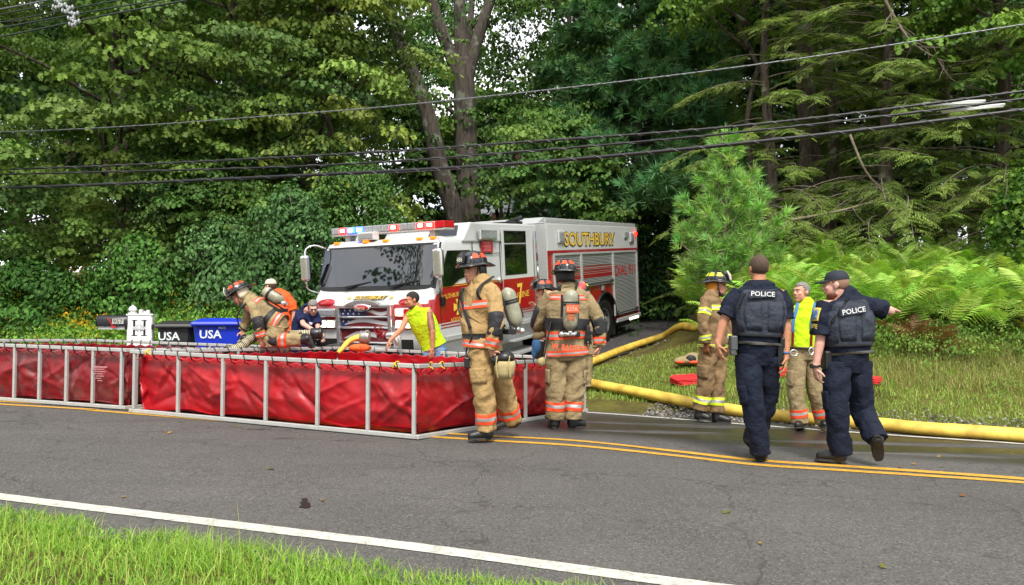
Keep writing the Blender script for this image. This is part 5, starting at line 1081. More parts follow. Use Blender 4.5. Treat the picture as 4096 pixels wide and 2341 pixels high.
# ------------------------------------------------------------------ hoses
m, N, L, P = newmat("yellow_hose"); P.inputs['Roughness'].default_value = .6; tc = N.new("ShaderNodeTexCoord"); nz = N.new("ShaderNodeTexNoise"); nz.inputs['Scale'].default_value = 5; nz.inputs['Detail'].default_value = 7; L.new(tc.outputs['Object'], nz.inputs['Vector'])
cr = N.new("ShaderNodeValToRGB"); L.new(nz.outputs[0], cr.inputs[0]); cr.color_ramp.elements[0].position = .35; cr.color_ramp.elements[0].color = (*lin('b8953a'), 1); cr.color_ramp.elements[1].position = .62; cr.color_ramp.elements[1].color = (*lin('dcc050'), 1); L.new(cr.outputs[0], P.inputs['Base Color'])
vo = N.new("ShaderNodeTexVoronoi"); vo.inputs['Scale'].default_value = 90; L.new(tc.outputs['Object'], vo.inputs['Vector']); bp = N.new("ShaderNodeBump"); bp.inputs['Strength'].default_value = .35; bp.inputs['Distance'].default_value = .01; L.new(vo.outputs['Distance'], bp.inputs['Height']); L.new(bp.outputs[0], P.inputs['Normal']); HOSE = m
def hose(label, pix, r, n=90, flat=.82, extra=None):
    P_ = [at(px, py, r * .9) for px, py in pix]; P_ = [Vector((p.x, p.y, G(p.x, p.y) + r * flat)) for p in P_]
    if extra: P_ = P_ + extra
    ps = spline(P_, n); ps = [Vector((p.x, p.y, max(p.z, G(p.x, p.y) + r * flat * .92))) for p in ps]; q = MB(); q.tube(ps, [r * (1 + .05 * mnoise.noise(p * 2.3) + .02 * mnoise.noise(p * 9)) for p in ps], 16, flat=flat)
    return tag(q.build("fire_hose", HOSE, None), label, "hose", "large yellow supply hoses")
hose("yellow supply hose lying along the far road edge behind the officers", [(2250, 1512), (2353, 1531), (2582, 1573), (2765, 1609), (2899, 1633), (3167, 1667), (3484, 1692), (3710, 1713), (4096, 1739), (4700, 1790), (5600, 1880)], .098)
hose("yellow supply hose running up beside the driveway", [(2200, 1500), (2290, 1475), (2363, 1447), (2511, 1390), (2652, 1344), (2786, 1306), (2960, 1268), (3120, 1240)], .092)
m, N, L, P = newmat("suction_hose"); tc = N.new("ShaderNodeTexCoord"); P.inputs['Roughness'].default_value = .45; P.inputs['Base Color'].default_value = (*lin('b9b294'), 1); SUCT = m; RIBM = mat("hose_rib_black", '141414', .5)
def suction(label, pts, r):
    ps = spline(pts, 120); e = empty("suction_hose", ps[0], label, "hose", "ribbed suction hoses across the tanks"); o0 = ps[0]; q = MB(); q.tube([p - o0 for p in ps], [r * (1 + .05 * math.sin(i * 1.9)) for i in range(120)], 14); q.build("tube", SUCT, e)
    q = MB(); L_ = sum((ps[i + 1] - ps[i]).length for i in range(119)); n = int(L_ / .032)
    for i in range(n):
        f = i / n * 118; k = int(f); p = ps[k].lerp(ps[k + 1], f - k) - o0; t = (ps[k + 1] - ps[k]).normalized(); q.cyl(p - t * .004, p + t * .004, r * 1.09, 14)
    q.build("ribs", RIBM, e); return e, ps
e_, ps_ = suction("ribbed cream suction hose across the tank rails under the kneeling firefighter", [pt(905, 1408, 9.9), pt(960, 1388, 10.05), pt(1010, 1352, 10.3), pt(1080, 1342, 10.7), pt(1180, 1339, 11.0), pt(1250, 1336, 11.05)], .066)
t = (ps_[-1] - ps_[-4]).normalized(); q = MB(); q.cyl(ps_[-1] - ps_[0] - t * .02, ps_[-1] - ps_[0] + t * .13, .09, 18); q.cyl(ps_[-1] - ps_[0] + t * .10, ps_[-1] - ps_[0] + t * .14, .10, 18); q.build("coupling", BLKP, e_, bevel=.006)
# flattened yellow hose end with a coupling over the tank's rear rail
e_ = empty("hose_end", pt(1400, 1385, 10.75), "yellow hose end with grey coupling draped over the tank's back rail", "hose"); o0 = Vector(e_.location)
ps = spline([pt(1352, 1412, 10.62), pt(1372, 1392, 10.65), pt(1395, 1366, 10.7), pt(1425, 1352, 10.72), pt(1446, 1349, 10.72)], 20); q = MB(); q.tube([p - o0 for p in ps], [.055 + .03 * i / 19 for i in range(20)], 12, flat=.6); q.build("hose_tube", HOSE, e_)
a_, b_ = pt(1441, 1349, 10.72) - o0, pt(1478, 1350, 10.72) - o0; q = MB(); q.cyl(a_, b_, .095, 18); q.cyl(a_.lerp(b_, .55), a_.lerp(b_, .75), .108, 18); q.beam(a_.lerp(b_, .8) + Vector((0, -.06, .09)), b_ + Vector((.0, -.06, .09)), .03, .03); q.build("coupling", mat("cast_aluminium", '8f8b84', .45, .7, var=.15), e_, bevel=.005)
q = MB(); ps = [pt(1405, 1388, 10.6), pt(1440, 1374, 10.62), pt(1470, 1383, 10.62), pt(1478, 1400, 10.6)]; 
c0 = pt(1440, 1392, 10.62); q.ell((0, 0, 0), (.17, .08, .06), 12, 8); o_ = q.build("folded_vest", mat("vest_orange", 'd8601e', .8, dirt='1c1c1e', dscale=9, damt=.9), None); o_.location = c0; tag(o_, "crumpled orange and black vest on the tank's back rail", "vest")
# ------------------------------------------------------------------ bins
def bin_(name, label, px, py, Y, col, wd, dp, ht, yaw, letters):
    p = pt(px, py, Y); p.z = G(p.x, p.y); e = empty(name, p, label, "bin", "wheeled bins behind the tank"); e.rotation_euler = (0, 0, yaw); m_ = mat(name + "_plastic", col, .42, var=.08, vscale=3, dirt='3a3a3a', dscale=2.2, damt=.25)
    b = MB(); prof = [(0.0, .74), (.25, .80), (.7, .92), (.93, .99)]; rs = []
    for t, k in prof:
        hx, hy, z = wd / 2 * k, dp / 2 * k, t * ht + .06 * (t == 0); c = .06
        rs.append([Vector((x, y, z)) for x, y in ((hx, -hy + c), (hx, hy - c), (hx - c, hy), (-hx + c, hy), (-hx, hy - c), (-hx, -hy + c), (-hx + c, -hy), (hx - c, -hy))])
    b.rings(rs, True, False, False); b.build("body", m_, e, bevel=.008)
    b = MB(); b.rings([[Vector((x * k, y * k - 0.0, z)) for x, y in ((wd / 2, -dp / 2 - .05), (wd / 2, dp / 2), (-wd / 2, dp / 2), (-wd / 2, -dp / 2 - .05))] for k, z in ((1.04, ht * .92), (1.05, ht * .95), (1.02, ht * .985), (.7, ht * 1.04), (.35, ht * 1.05))], True, True, False); b.build("lid", m_, e, bevel=.012)
    b = MB(); b.cyl((-wd / 2 + .05, dp / 2 + .07, ht * .93), (wd / 2 - .05, dp / 2 + .07, ht * .93), .018, 8); b.build("handle", m_, e)
    for s in (-1, 1): b = MB(); b.cyl((s * (wd / 2 - .1), dp / 2 - .02, .11), (s * (wd / 2 - .03), dp / 2 - .02, .11), .11, 16); b.build("wheel", BLACK, e)
    text("bin_lettering", "USA", mat("bin_print", 'd4dde0', .6), e, (-wd * .14, -dp / 2 * .955 - .004, ht * .775), (1, 0, 0), (0, -.05, 1), .15, .36, .006, offset=.02)
    if col == '1030b8': text("bin_number", "940152", mat("bin_print", 'd4dde0', .6), e, (wd * .08, -dp / 2 * .985 - .003, ht * .885), (1, 0, 0), (0, -.05, 1), .045, .12, .006)
bin_("black_bin", "charcoal wheeled bin lettered in white beside the white mailbox post", 716, 1400, 13.3, '2a2b2c', .60, .66, 1.00, R(10), True)
bin_("blue_bin", "bright blue wheeled bin lettered in white behind the kneeling firefighter", 880, 1400, 13.2, '1030b8', .84, .76, 1.03, R(16), True)
# ------------------------------------------------------------------ mailbox
p = pt(562, 1400, 13.0); p.z = G(p.x, p.y); e = empty("mailbox", p, "black mailbox on a white vinyl post with a monogram panel", "mailbox"); e.rotation_euler = (0, 0, R(6)); e.scale = (1.05, 1.05, 1.0)
VW = mat("white_vinyl", 'dcdde0', .4, var=.04); k_ = F / 13.0
top = CAMZ + (1272 - 1262) / k_ - p.z
b = MB(); b.bx(-.20, -.09, -.06, .06, 0, top); b.bx(.10, .20, -.05, .06, 0, top - .02); b.bx(-.19, .19, -.064, -.052, .30, top - .004); b.bx(-.215, .215, -.075, .075, top, top + .025)
for z in (top - .28, top - .40): b.bx(-.205, .205, -.062, .0, z, z + .006)
b.build("post", VW, e, bevel=.006)
b = MB(); b.rings([[Vector((-.135 + r * math.cos(a), r * math.sin(a), top + z)) for a in np.linspace(0, 6.283, 13)[:-1]] for z, r in ((.025, .07), (.045, .07), (.05, .035), (.065, .035), (.075, .06), (.11, .068), (.14, .055), (.17, .02), (.185, .002))], True, True, True); b.build("finial", VW, e)
b = MB(); b.bx(-.03, .14, -.03, .03, top + .025, top + .075); b.bx(-.03, .035, -.03, .03, top + .075, top + .10); b.bx(.09, .14, -.03, .03, top + .075, top + .095); pl = b.build("number_holder", VW, e, bevel=.012)
text("number_lettering", "957", BLKP, pl, (.055, -.032, top + .062), (1, 0, 0), (0, 0, 1), .05, .075, .002)
text("monogram", "H", BLKP, e, (.0, -.066, top - .22), (1, 0, 0), (0, 0, 1), .27, .20, .003)
b = MB()
for x in (-.075, .075):
    for z in (-.085, -.355): b = MB(); b.bx(x - .045, x + .045, -.0692, -.0667, top + z - .006, top + z + .006); b.build("monogram_serif", BLKP, e)
pass
text("welcome_lettering", "WELCOME", BLKP, e, (.0, -.0725, top - .225), (1, 0, 0), (0, 0, 1), .04, .21, .003); b = MB(); b.bx(-.11, .11, -.0738, -.0702, top - .25, top - .20); b.build("welcome_band", VW, e)
b = MB()
for sx in (-1, 1):
    for sz in (-1, 1):
        b.tube([(sx * (.03 + .025 * t * math.cos(t * 5)), -.072, top - .225 + sz * (.055 + .02 * t * math.sin(t * 5))) for t in np.linspace(.2, 1.2, 14)], .0028, 4)
b.build("scrollwork", BLKP, e)
bx0, bx1, bz = -.67, -.19, top - .16; b = MB(); arc = [(-.10, 0)] + [(-.10 * math.cos(a), .10 + .095 * math.sin(a)) for a in np.linspace(0, math.pi, 11)] + [(.10, 0)]
b.prism([(bx0, y, bz - .03 + z) for y, z in arc], (bx1 - bx0, 0, 0), True); mb_ = b.build("box", mat("mailbox_black", '202225', .4, bump=.1, bscale=30), e, bevel=.006)
b = MB(); b.prism([(bx0 - .012, y * 1.03, bz - .035 + z * 1.03) for y, z in arc], (.012, 0, 0), True); b.build("box_door", mat("mailbox_black", '202225'), e)
b = MB(); b.beam((bx0 + .18, -.108, bz + .12), (bx0 + .27, -.108, bz - .04), .008, .03, up=(0, 1, 0)); b.bx(bx0 + .24, bx0 + .31, -.112, -.103, bz - .055, bz - .025); b.build("flag", mat("flag_signal_red", 'c8202a', .4), e)
b = MB(); b.bx(-.42, -.24, -.1055, -.101, bz + .01, bz + .10); nb_ = b.build("number_plate", mat("plate_grey", 'a9aaa4', .4), e); text("plate_lettering", "957", BLKP, nb_, (-.33, -.106, bz + .055), (1, 0, 0), (0, 0, 1), .07, .15, .002)
b = MB(); b.bx(-.66, -.20, -.06, .06, bz - .085, bz - .032); b.build("support_arm", VW, e)
for x in (-.215, .215): b = MB(); b.bx(x - .02, x + .02, -.07, -.058, top - .25, top - .16); b.build("bracket", BLKP, e)
# ------------------------------------------------------------------ gear on the verge
CLOTH_R = mat("red_tarp", 'c01a22', .7, var=.12, vscale=12, bump=.2, bscale=30)
def folded(label, px, py, Y_l, w_, d_, h_, yaw):
    p = at(px, py); b = MB(); n = 5
    for k in range(n):
        z = h_ * k / n; hw_, hd = w_ / 2 * (1 - .03 * (k % 2)), d_ / 2 * (1 - .02 * k); NN = 20
        rs = []
        for z2, f in ((z, .97), (z + h_ / n * .5, 1.0), (z + h_ / n * .93, .97)):
            rs.append([Vector((hw_ * f * math.copysign(abs(math.cos(a)) ** .35, math.cos(a)), hd * f * math.copysign(abs(math.sin(a)) ** .35, math.sin(a)), z2 + .025 * mnoise.noise(Vector((math.cos(a) * 2, math.sin(a) * 2, k * .4 + px)))) ) for a in np.linspace(0, 6.283, NN + 1)[:-1]])
        b.rings(rs, True, True, True)
    o_ = b.build("folded_tarp", CLOTH_R, None); o_.location = p + Vector((0, 0, .0)); o_.rotation_euler = (R(5), R(-4), yaw); tag(o_, label, "tarp", "red tarps on the verge")
folded("folded red tarp on the grass left of the yellow-helmeted firefighter", 2752, 1532, 0, .52, .45, .10, R(12))
folded("folded red tarp showing behind the walking officer's hand", 3125, 1500, 0, .42, .4, .09, R(-8))
folded("small red tarp on the grass right of the pointing officer", 3490, 1530, 0, .20, .24, .09, R(30))
# ------------------------------------------------------------------ cables
WIRE = mat("cable_black", '1b1c1f', .45, spec=.5); WIREL = mat("cable_silver", '75797d', .45, .5)
def cable(name, label, pix, nn, r, m_=WIRE, wrap=None, n=120, twist=0):
    P_ = []
    for px, py in pix:
        d = ray(px, py); Y = (nn + N0) / (RN.x * d.x / d.y + RN.y); P_.append(pt(px, py, Y))
    ps = spline(P_, n); b = MB(); b.tube(ps, r, 7); e = b.build(name, m_, None, fix=False); tag(e, label, "cable", "overhead cables along the road")
    if wrap:
        q = MB(); L_ = (ps[-1] - ps[0]).length; k = int(L_ * wrap); hel = []
        for i in range(k * 8):
            t = i / (k * 8) * (n - 1); j = min(int(t), n - 2); p = ps[j].lerp(ps[j + 1], t - j); a = i / 8 * 6.283; hel.append(p + RN * (math.cos(a) * r * 1.15) + Vector((0, 0, math.sin(a) * r * 1.15)))
        q.tube(hel, .0042, 3, cap=False); q.build("lashing_wire", WIREL, e, fix=False)
    return e, ps
cable("overhead_cable", "thickest and lowest of the three black cables crossing the whole picture", [(-1500, 790), (0, 752), (1200, 702), (2048, 656), (3000, 570), (4096, 440), (5200, 280)], 4.0, .030, wrap=1.6)
cable("overhead_cable", "middle one of the three black cables crossing the whole picture", [(-1500, 735), (0, 698), (1200, 665), (2048, 610), (3000, 525), (4096, 395), (5200, 230)], 4.0, .018, wrap=1.2)
cable("overhead_cable", "uppermost one of the three black cables crossing the whole picture", [(-1500, 710), (0, 678), (1200, 626), (2048, 572), (3000, 500), (4096, 365), (5200, 200)], 4.0, .020, wrap=2.2)
cable("overhead_cable", "lone twisted pale cable high above the other three", [(-1500, 555), (0, 529), (1200, 455), (2048, 375), (3000, 262), (4096, 98), (5200, -80)], 4.0, .010, WIREL, wrap=2.6)
for k, (y0, y1, r_) in enumerate(((148, -30, .017), (112, -45, .015), (90, -75, .013), (58, -110, .013), (38, -130, .02), (5, -150, .013))):
    cable("power_line", "power line at the top left corner, %s from below" % ["first", "second", "third", "fourth", "pale fifth", "sixth"][k], [(-700, y0 + (y0 - y1) * .75), (0, y0), (400, y0 - (y0 - y1) * .46), (900, y1 + 2), (1500, y1 - (y0 - y1) * .7)], 3.6, r_, WIREL if k == 4 else mat("cable_green_black", '24302c', .5), n=60)
CER = mat("grey_insulator", '9ca1a3', .4)
for i, pix in enumerate(([(232, 8), (250, 24), (225, 32)], [(280, 34), (262, 48), (300, 58), (285, 78), (305, 90), (290, 102)])):
    b = MB(); o0 = pt(pix[0][0], pix[0][1], 13.0)
    for px, py in pix:
        c = pt(px, py, 13.0) - o0
        for dx in (-.05, 0, .05): b.ell(c + Vector((dx, 0, abs(dx) * .4)), (.018, .04, .045), 10, 6)
    for k in range(len(pix) - 1): b.tube([pt(*pix[k], 13.0) - o0, pt(*pix[k + 1], 13.0) - o0], .02, 6)
    o_ = b.build("cable_spacer", CER, None); o_.location = o0; tag(o_, ["white insulator cluster nearer the picture's top edge", "white insulator cluster hanging on the lower power lines"][i], "insulator", "insulators at the top left")
# coil of cable hung on the strand
e = empty("cable_coil", pt(3830, 430, 10.2), "white figure-eight cable coil hung on the right end of the cables", "cable coil"); o0 = Vector(e.location)
for i, (c, rx, ry, tl) in enumerate((((3815, 418), 108, 20, -.05), ((3890, 438), 110, 18, -.10))):
    cc = pt(c[0], c[1], 10.2) - o0; s_ = 10.2 / F; b = MB()
    for k in range(3): b.tube([cc + Vector((math.cos(a) * rx * s_ * (1 + .03 * k), math.sin(a) * .28, math.sin(a) * ry * s_ + .0 - math.cos(a) * rx * s_ * tl + .015 * k)) for a in np.linspace(0, 6.283, 33)], .016, 6)
    b.beam(cc + Vector((-.1, -.25, -.05)), cc + Vector((-.1, .25, .05)), .09, .012); b.build("loop", mat("coil_white", 'c4c8c6', .4), e, fix=False)
# ------------------------------------------------------------------ white house behind the trunks
hp = pt(1990, 900, 34.0); hp.z = G(hp.x, hp.y); e = empty("house", hp, "white clapboard house with maroon shutters glimpsed behind the trunks", "house")
SID = mat("white_siding", 'b4bac4', .6); ROOF = mat("roof_grey", '7a7c80', .8, var=.15, vscale=8); MAR = mat("maroon_shutter", '5c2a30', .6)
b = MB(); b.bx(-1.7, 3.0, 0, 6, -.5, 7.4); b.build("wall", SID, e); b = MB()
for k in range(34): b.bx(-1.72, 3.02, -.022, 0.0, -.2 + k * .22, -.2 + k * .22 + .02)
b.build("siding_boards", SID, e); b = MB(); b.prism([(-2.0, -.5, 7.35), (-2.0, 3, 9.4), (-2.0, 6.5, 7.35)], (5.3, 0, 0)); b.build("roof", ROOF, e)
for wx, wz in ((-.75, 6.2), (1.6, 6.2), (-.75, 3.2), (1.6, 3.2)):
    b = MB(); b.bx(wx - .45, wx + .45, -.06, -.02, wz - .75, wz + .75); w_ = b.build("window", SID, e); b = MB(); b.bx(wx - .38, wx + .38, -.075, -.062, wz - .68, wz + .68); b.build("pane", GLASS, w_)
    b = MB(); b.bx(wx - .39, wx + .39, -.09, -.077, wz - .02, wz + .02); b.bx(wx - .02, wx + .02, -.09, -.077, wz - .68, wz + .68); b.build("muntin", SID, w_)
    for s in (-1, 1): b = MB(); b.bx(wx + s * .48, wx + s * .82, -.06, -.024, wz - .75, wz + .75); b.build("shutter", MAR, w_)
# ================================================================== people
SKIN = mat("skin", 'c48d76', .62, var=.16, vscale=22, bump=.12, bscale=70); SKIN.node_tree.nodes["Principled BSDF"].inputs['Subsurface Weight'].default_value = .0
SKIN_P = mat("skin_pale", 'c9988a', .62, var=.16, vscale=22, bump=.12, bscale=70); SKIN_T = mat("skin_tan", 'b07a5c', .62, var=.16, vscale=22, bump=.12, bscale=70)
def clothm(name, c, rough=.85, dirt=None, damt=.4, dscale=5, var=.12): return mat(name, c, rough, var=var, vscale=9, bump=.7, bscale=13, bdist=.045, dirt=dirt, damt=damt, dscale=dscale, spec=.2)
TAN1 = clothm("tan_turnout", 'a3875c', dirt='6b5434', damt=.35); TAN2 = clothm("khaki_turnout", '8f7f60', dirt='5d4d36', damt=.4); TAN3 = clothm("sooty_turnout", '80694c', dirt='3a2e22', damt=.85, dscale=6); TAN4 = clothm("worn_turnout", '958663', dirt='4c4236', damt=.6)
ORG = mat("orange_trim", 'e2491f', .55, var=.08, vscale=20, emit=None); SIL = mat("silver_trim", '9d9c9b', .45, .2, var=.1, vscale=20); LIM = mat("lime_trim", 'c4d62a', .55, var=.08, vscale=20); PATCH = clothm("black_patch", '2b2c2f', .6, dirt='4a4a4a', damt=.4); BOOT = mat("boot_black", '141415', .45, var=.3, vscale=12, bump=.2, bscale=30); SOLE = mat("boot_sole", '2a2723', .8, var=.3, vscale=20)
NAVY = clothm("navy_uniform", '161c2c', .8, var=.18); VEST = clothm("police_vest", '343944', .7, var=.15); BELT = mat("belt_leather", '45433f', .45, var=.2, vscale=15); NYLON = mat("black_nylon", '141518', .6); HELM = mat("helmet_black", '15181d', .22, coat=.4, dirt='3a3328', dscale=7, damt=.5); HAIR_D = mat("hair_dark", '1d1613', .7, bump=.6, bscale=160); HAIR_G = mat("hair_grey", '7a7672', .7, bump=.6, bscale=160, var=.25, vscale=40); HAIR_B = mat("hair_brown", '4a382c', .75, bump=.6, bscale=160, var=.2, vscale=60)
EYEW = mat("eye_white", 'c9c2ba', .3); EYED = mat("eye_dark", '1a1210', .2); LIPS = mat("lips", '8a4a42', .5); TANK_M = mat("air_cylinder", '8f8f7c', .4, var=.2, vscale=10, dirt='4c4a3c', dscale=8, damt=.6)
class Loft:
    def __init__(s, secs, amp=.006, seed=0, sq=2.2, fr=11):
        s.c = [Vector(q[0]) for q in secs]; s.x = [Vector(q[1]).normalized() for q in secs]; s.r = [q[2] if isinstance(q[2], tuple) else (q[2], q[2]) for q in secs]; s.n = len(secs); s.amp = amp; s.seed = seed; s.sq = sq; s.fr = fr
        s.L = sum((s.c[i + 1] - s.c[i]).length for i in range(s.n - 1))
    def pos(s, t):
        t = min(max(t, 0), 1) * (s.n - 1); k = min(int(t), s.n - 2); f = t - k; P = s.c
        a, b, c, d = P[max(k - 1, 0)], P[k], P[k + 1], P[min(k + 2, s.n - 1)]
        return 0.5 * ((2 * b) + (c - a) * f + (2 * a - 5 * b + 4 * c - d) * f * f + (3 * b - a - 3 * c + d) * f ** 3)
    def frame(s, t):
        T = (s.pos(t + .01) - s.pos(t - .01)).normalized(); u = min(max(t, 0), 1) * (s.n - 1); k = min(int(u), s.n - 2); f = u - k; f2 = f * f * (3 - 2 * f)
        X = s.x[k].lerp(s.x[k + 1], f2); X = (X - T * X.dot(T)).normalized(); Y = T.cross(X)
        rx = s.r[k][0] * (1 - f2) + s.r[k + 1][0] * f2; ry = s.r[k][1] * (1 - f2) + s.r[k + 1][1] * f2
        return s.pos(t), X, Y, rx, ry
    def ring(s, t, off=0, seg=22):
        c, X, Y, rx, ry = s.frame(t); out = []; L_ = t * s.L
        for i in range(seg):
            a = 2 * math.pi * i / seg; ca, sa = math.cos(a), math.sin(a); e = 2 / s.sq
            w = s.amp * (mnoise.noise(Vector((ca * 1.1 + s.seed, sa * 1.1, L_ * s.fr + .6 * ca))) * 1.5 + .7 * mnoise.noise(Vector((ca * 2.2 + s.seed, sa * 2.2 + 7, L_ * s.fr * 2.3))))
            out.append(c + X * (math.copysign(abs(ca) ** e, ca) * (rx + off + w)) + Y * (math.copysign(abs(sa) ** e, sa) * (ry + off + w)))
        return out
    def put(s, b, t0=0, t1=1, n=24, off=0, caps=(True, True), seg=22):
        b.rings([s.ring(t0 + (t1 - t0) * i / (n - 1), off, seg) for i in range(n)], caps[0], caps[1], True); return b
    def band(s, name, t0, t1, mats, parent, off=.005, seg=30):
        """three-stripe reflective trim: colour, silver, colour"""
        b = MB(); q = [(t0, t0 + (t1 - t0) * .33, 0), (t0 + (t1 - t0) * .33, t0 + (t1 - t0) * .67, 1), (t0 + (t1 - t0) * .67, t1, 0)]
        for a_, b_, mi in q: b.cm = mi; b.rings([s.ring(a_ + (b_ - a_) * i / 3, off if i not in () else off, seg) for i in range(4)], False, False, True)
        b.cm = 0; b.rings([s.ring(t0, off, seg), s.ring(t0, -.01, seg)], False, False, False); b.rings([s.ring(t1, off, seg), s.ring(t1, -.01, seg)], False, False, False)
        return b.build(name, mats, parent)
    def surf(s, t, ang, off=.0):
        c, X, Y, rx, ry = s.frame(t); e = 2 / s.sq; ca, sa = math.cos(ang), math.sin(ang)
        p = c + X * (math.copysign(abs(ca) ** e, ca) * (rx + off)) + Y * (math.copysign(abs(sa) ** e, sa) * (ry + off)); return p
def capsule(b, p0, r0, p1, r1, seg=12):
    p0, p1 = Vector(p0), Vector(p1); b.tube([p0, p1], [r0, r1], seg); b.ell(p0, r0, seg, 8); b.ell(p1, r1, seg, 8)
def remesh(b, name, mats, parent, vox, smooth=4, dec=0):
    o = b.build(name + "_raw", mats, None); md = o.modifiers.new("r", 'REMESH'); md.mode = 'VOXEL'; md.voxel_size = vox
    sm = o.modifiers.new("s", 'SMOOTH'); sm.factor = .5; sm.iterations = smooth
    if dec: dm = o.modifiers.new('d', 'DECIMATE'); dm.ratio = dec
    dg = bpy.context.evaluated_depsgraph_get(); me = bpy.data.meshes.new_from_object(o.evaluated_get(dg)); old = o.data; bpy.data.objects.remove(o); bpy.data.meshes.remove(old)
    me.name = name; me.polygons.foreach_set("use_smooth", [True] * len(me.polygons)); me.materials.clear()
    for m in (mats if isinstance(mats, (list, tuple)) else [mats]): me.materials.append(m)
    return link(name, me, parent)
def hand(b, w, d, n, side=1, curl=.5, s=1.0, spread=1.0):
    """wrist w, pointing d, palm facing n"""
    d = Vector(d).normalized(); n = Vector(n); n = (n - d * n.dot(d)).normalized(); x = d.cross(n) * side; w = Vector(w)
    capsule(b, w - d * .02 * s, .026 * s, w + d * .03 * s, .026 * s)
    for k in (-1, -.33, .33, 1): capsule(b, w + d * .03 * s + x * .012 * k * s, .017 * s, w + d * .088 * s + x * .026 * k * s, .0135 * s, 8)
    for k, ln in ((-1, .058), (-.33, .075), (.33, .080), (1, .070)):
        p = w + d * .092 * s + x * .029 * k * s * spread; a = 0; r = .0086 * s
        for j in range(3):
            a += curl * (.55 if j == 0 else .75); q = p + (d * math.cos(a) + n * math.sin(a) + x * .13 * k) * (ln * s * (.45, .32, .23)[j]); capsule(b, p, r, q, r * .92, 8); p = q; r *= .93
    p = w + d * .025 * s + x * .028 * s; q = p + (d * .5 + x * .75 + n * .35).normalized() * .042 * s; capsule(b, p, .0135 * s, q, .0115 * s, 8); q2 = q + (d * .85 + x * .25 + n * .45).normalized() * .034 * s; capsule(b, q, .0112 * s, q2, .009 * s, 8)
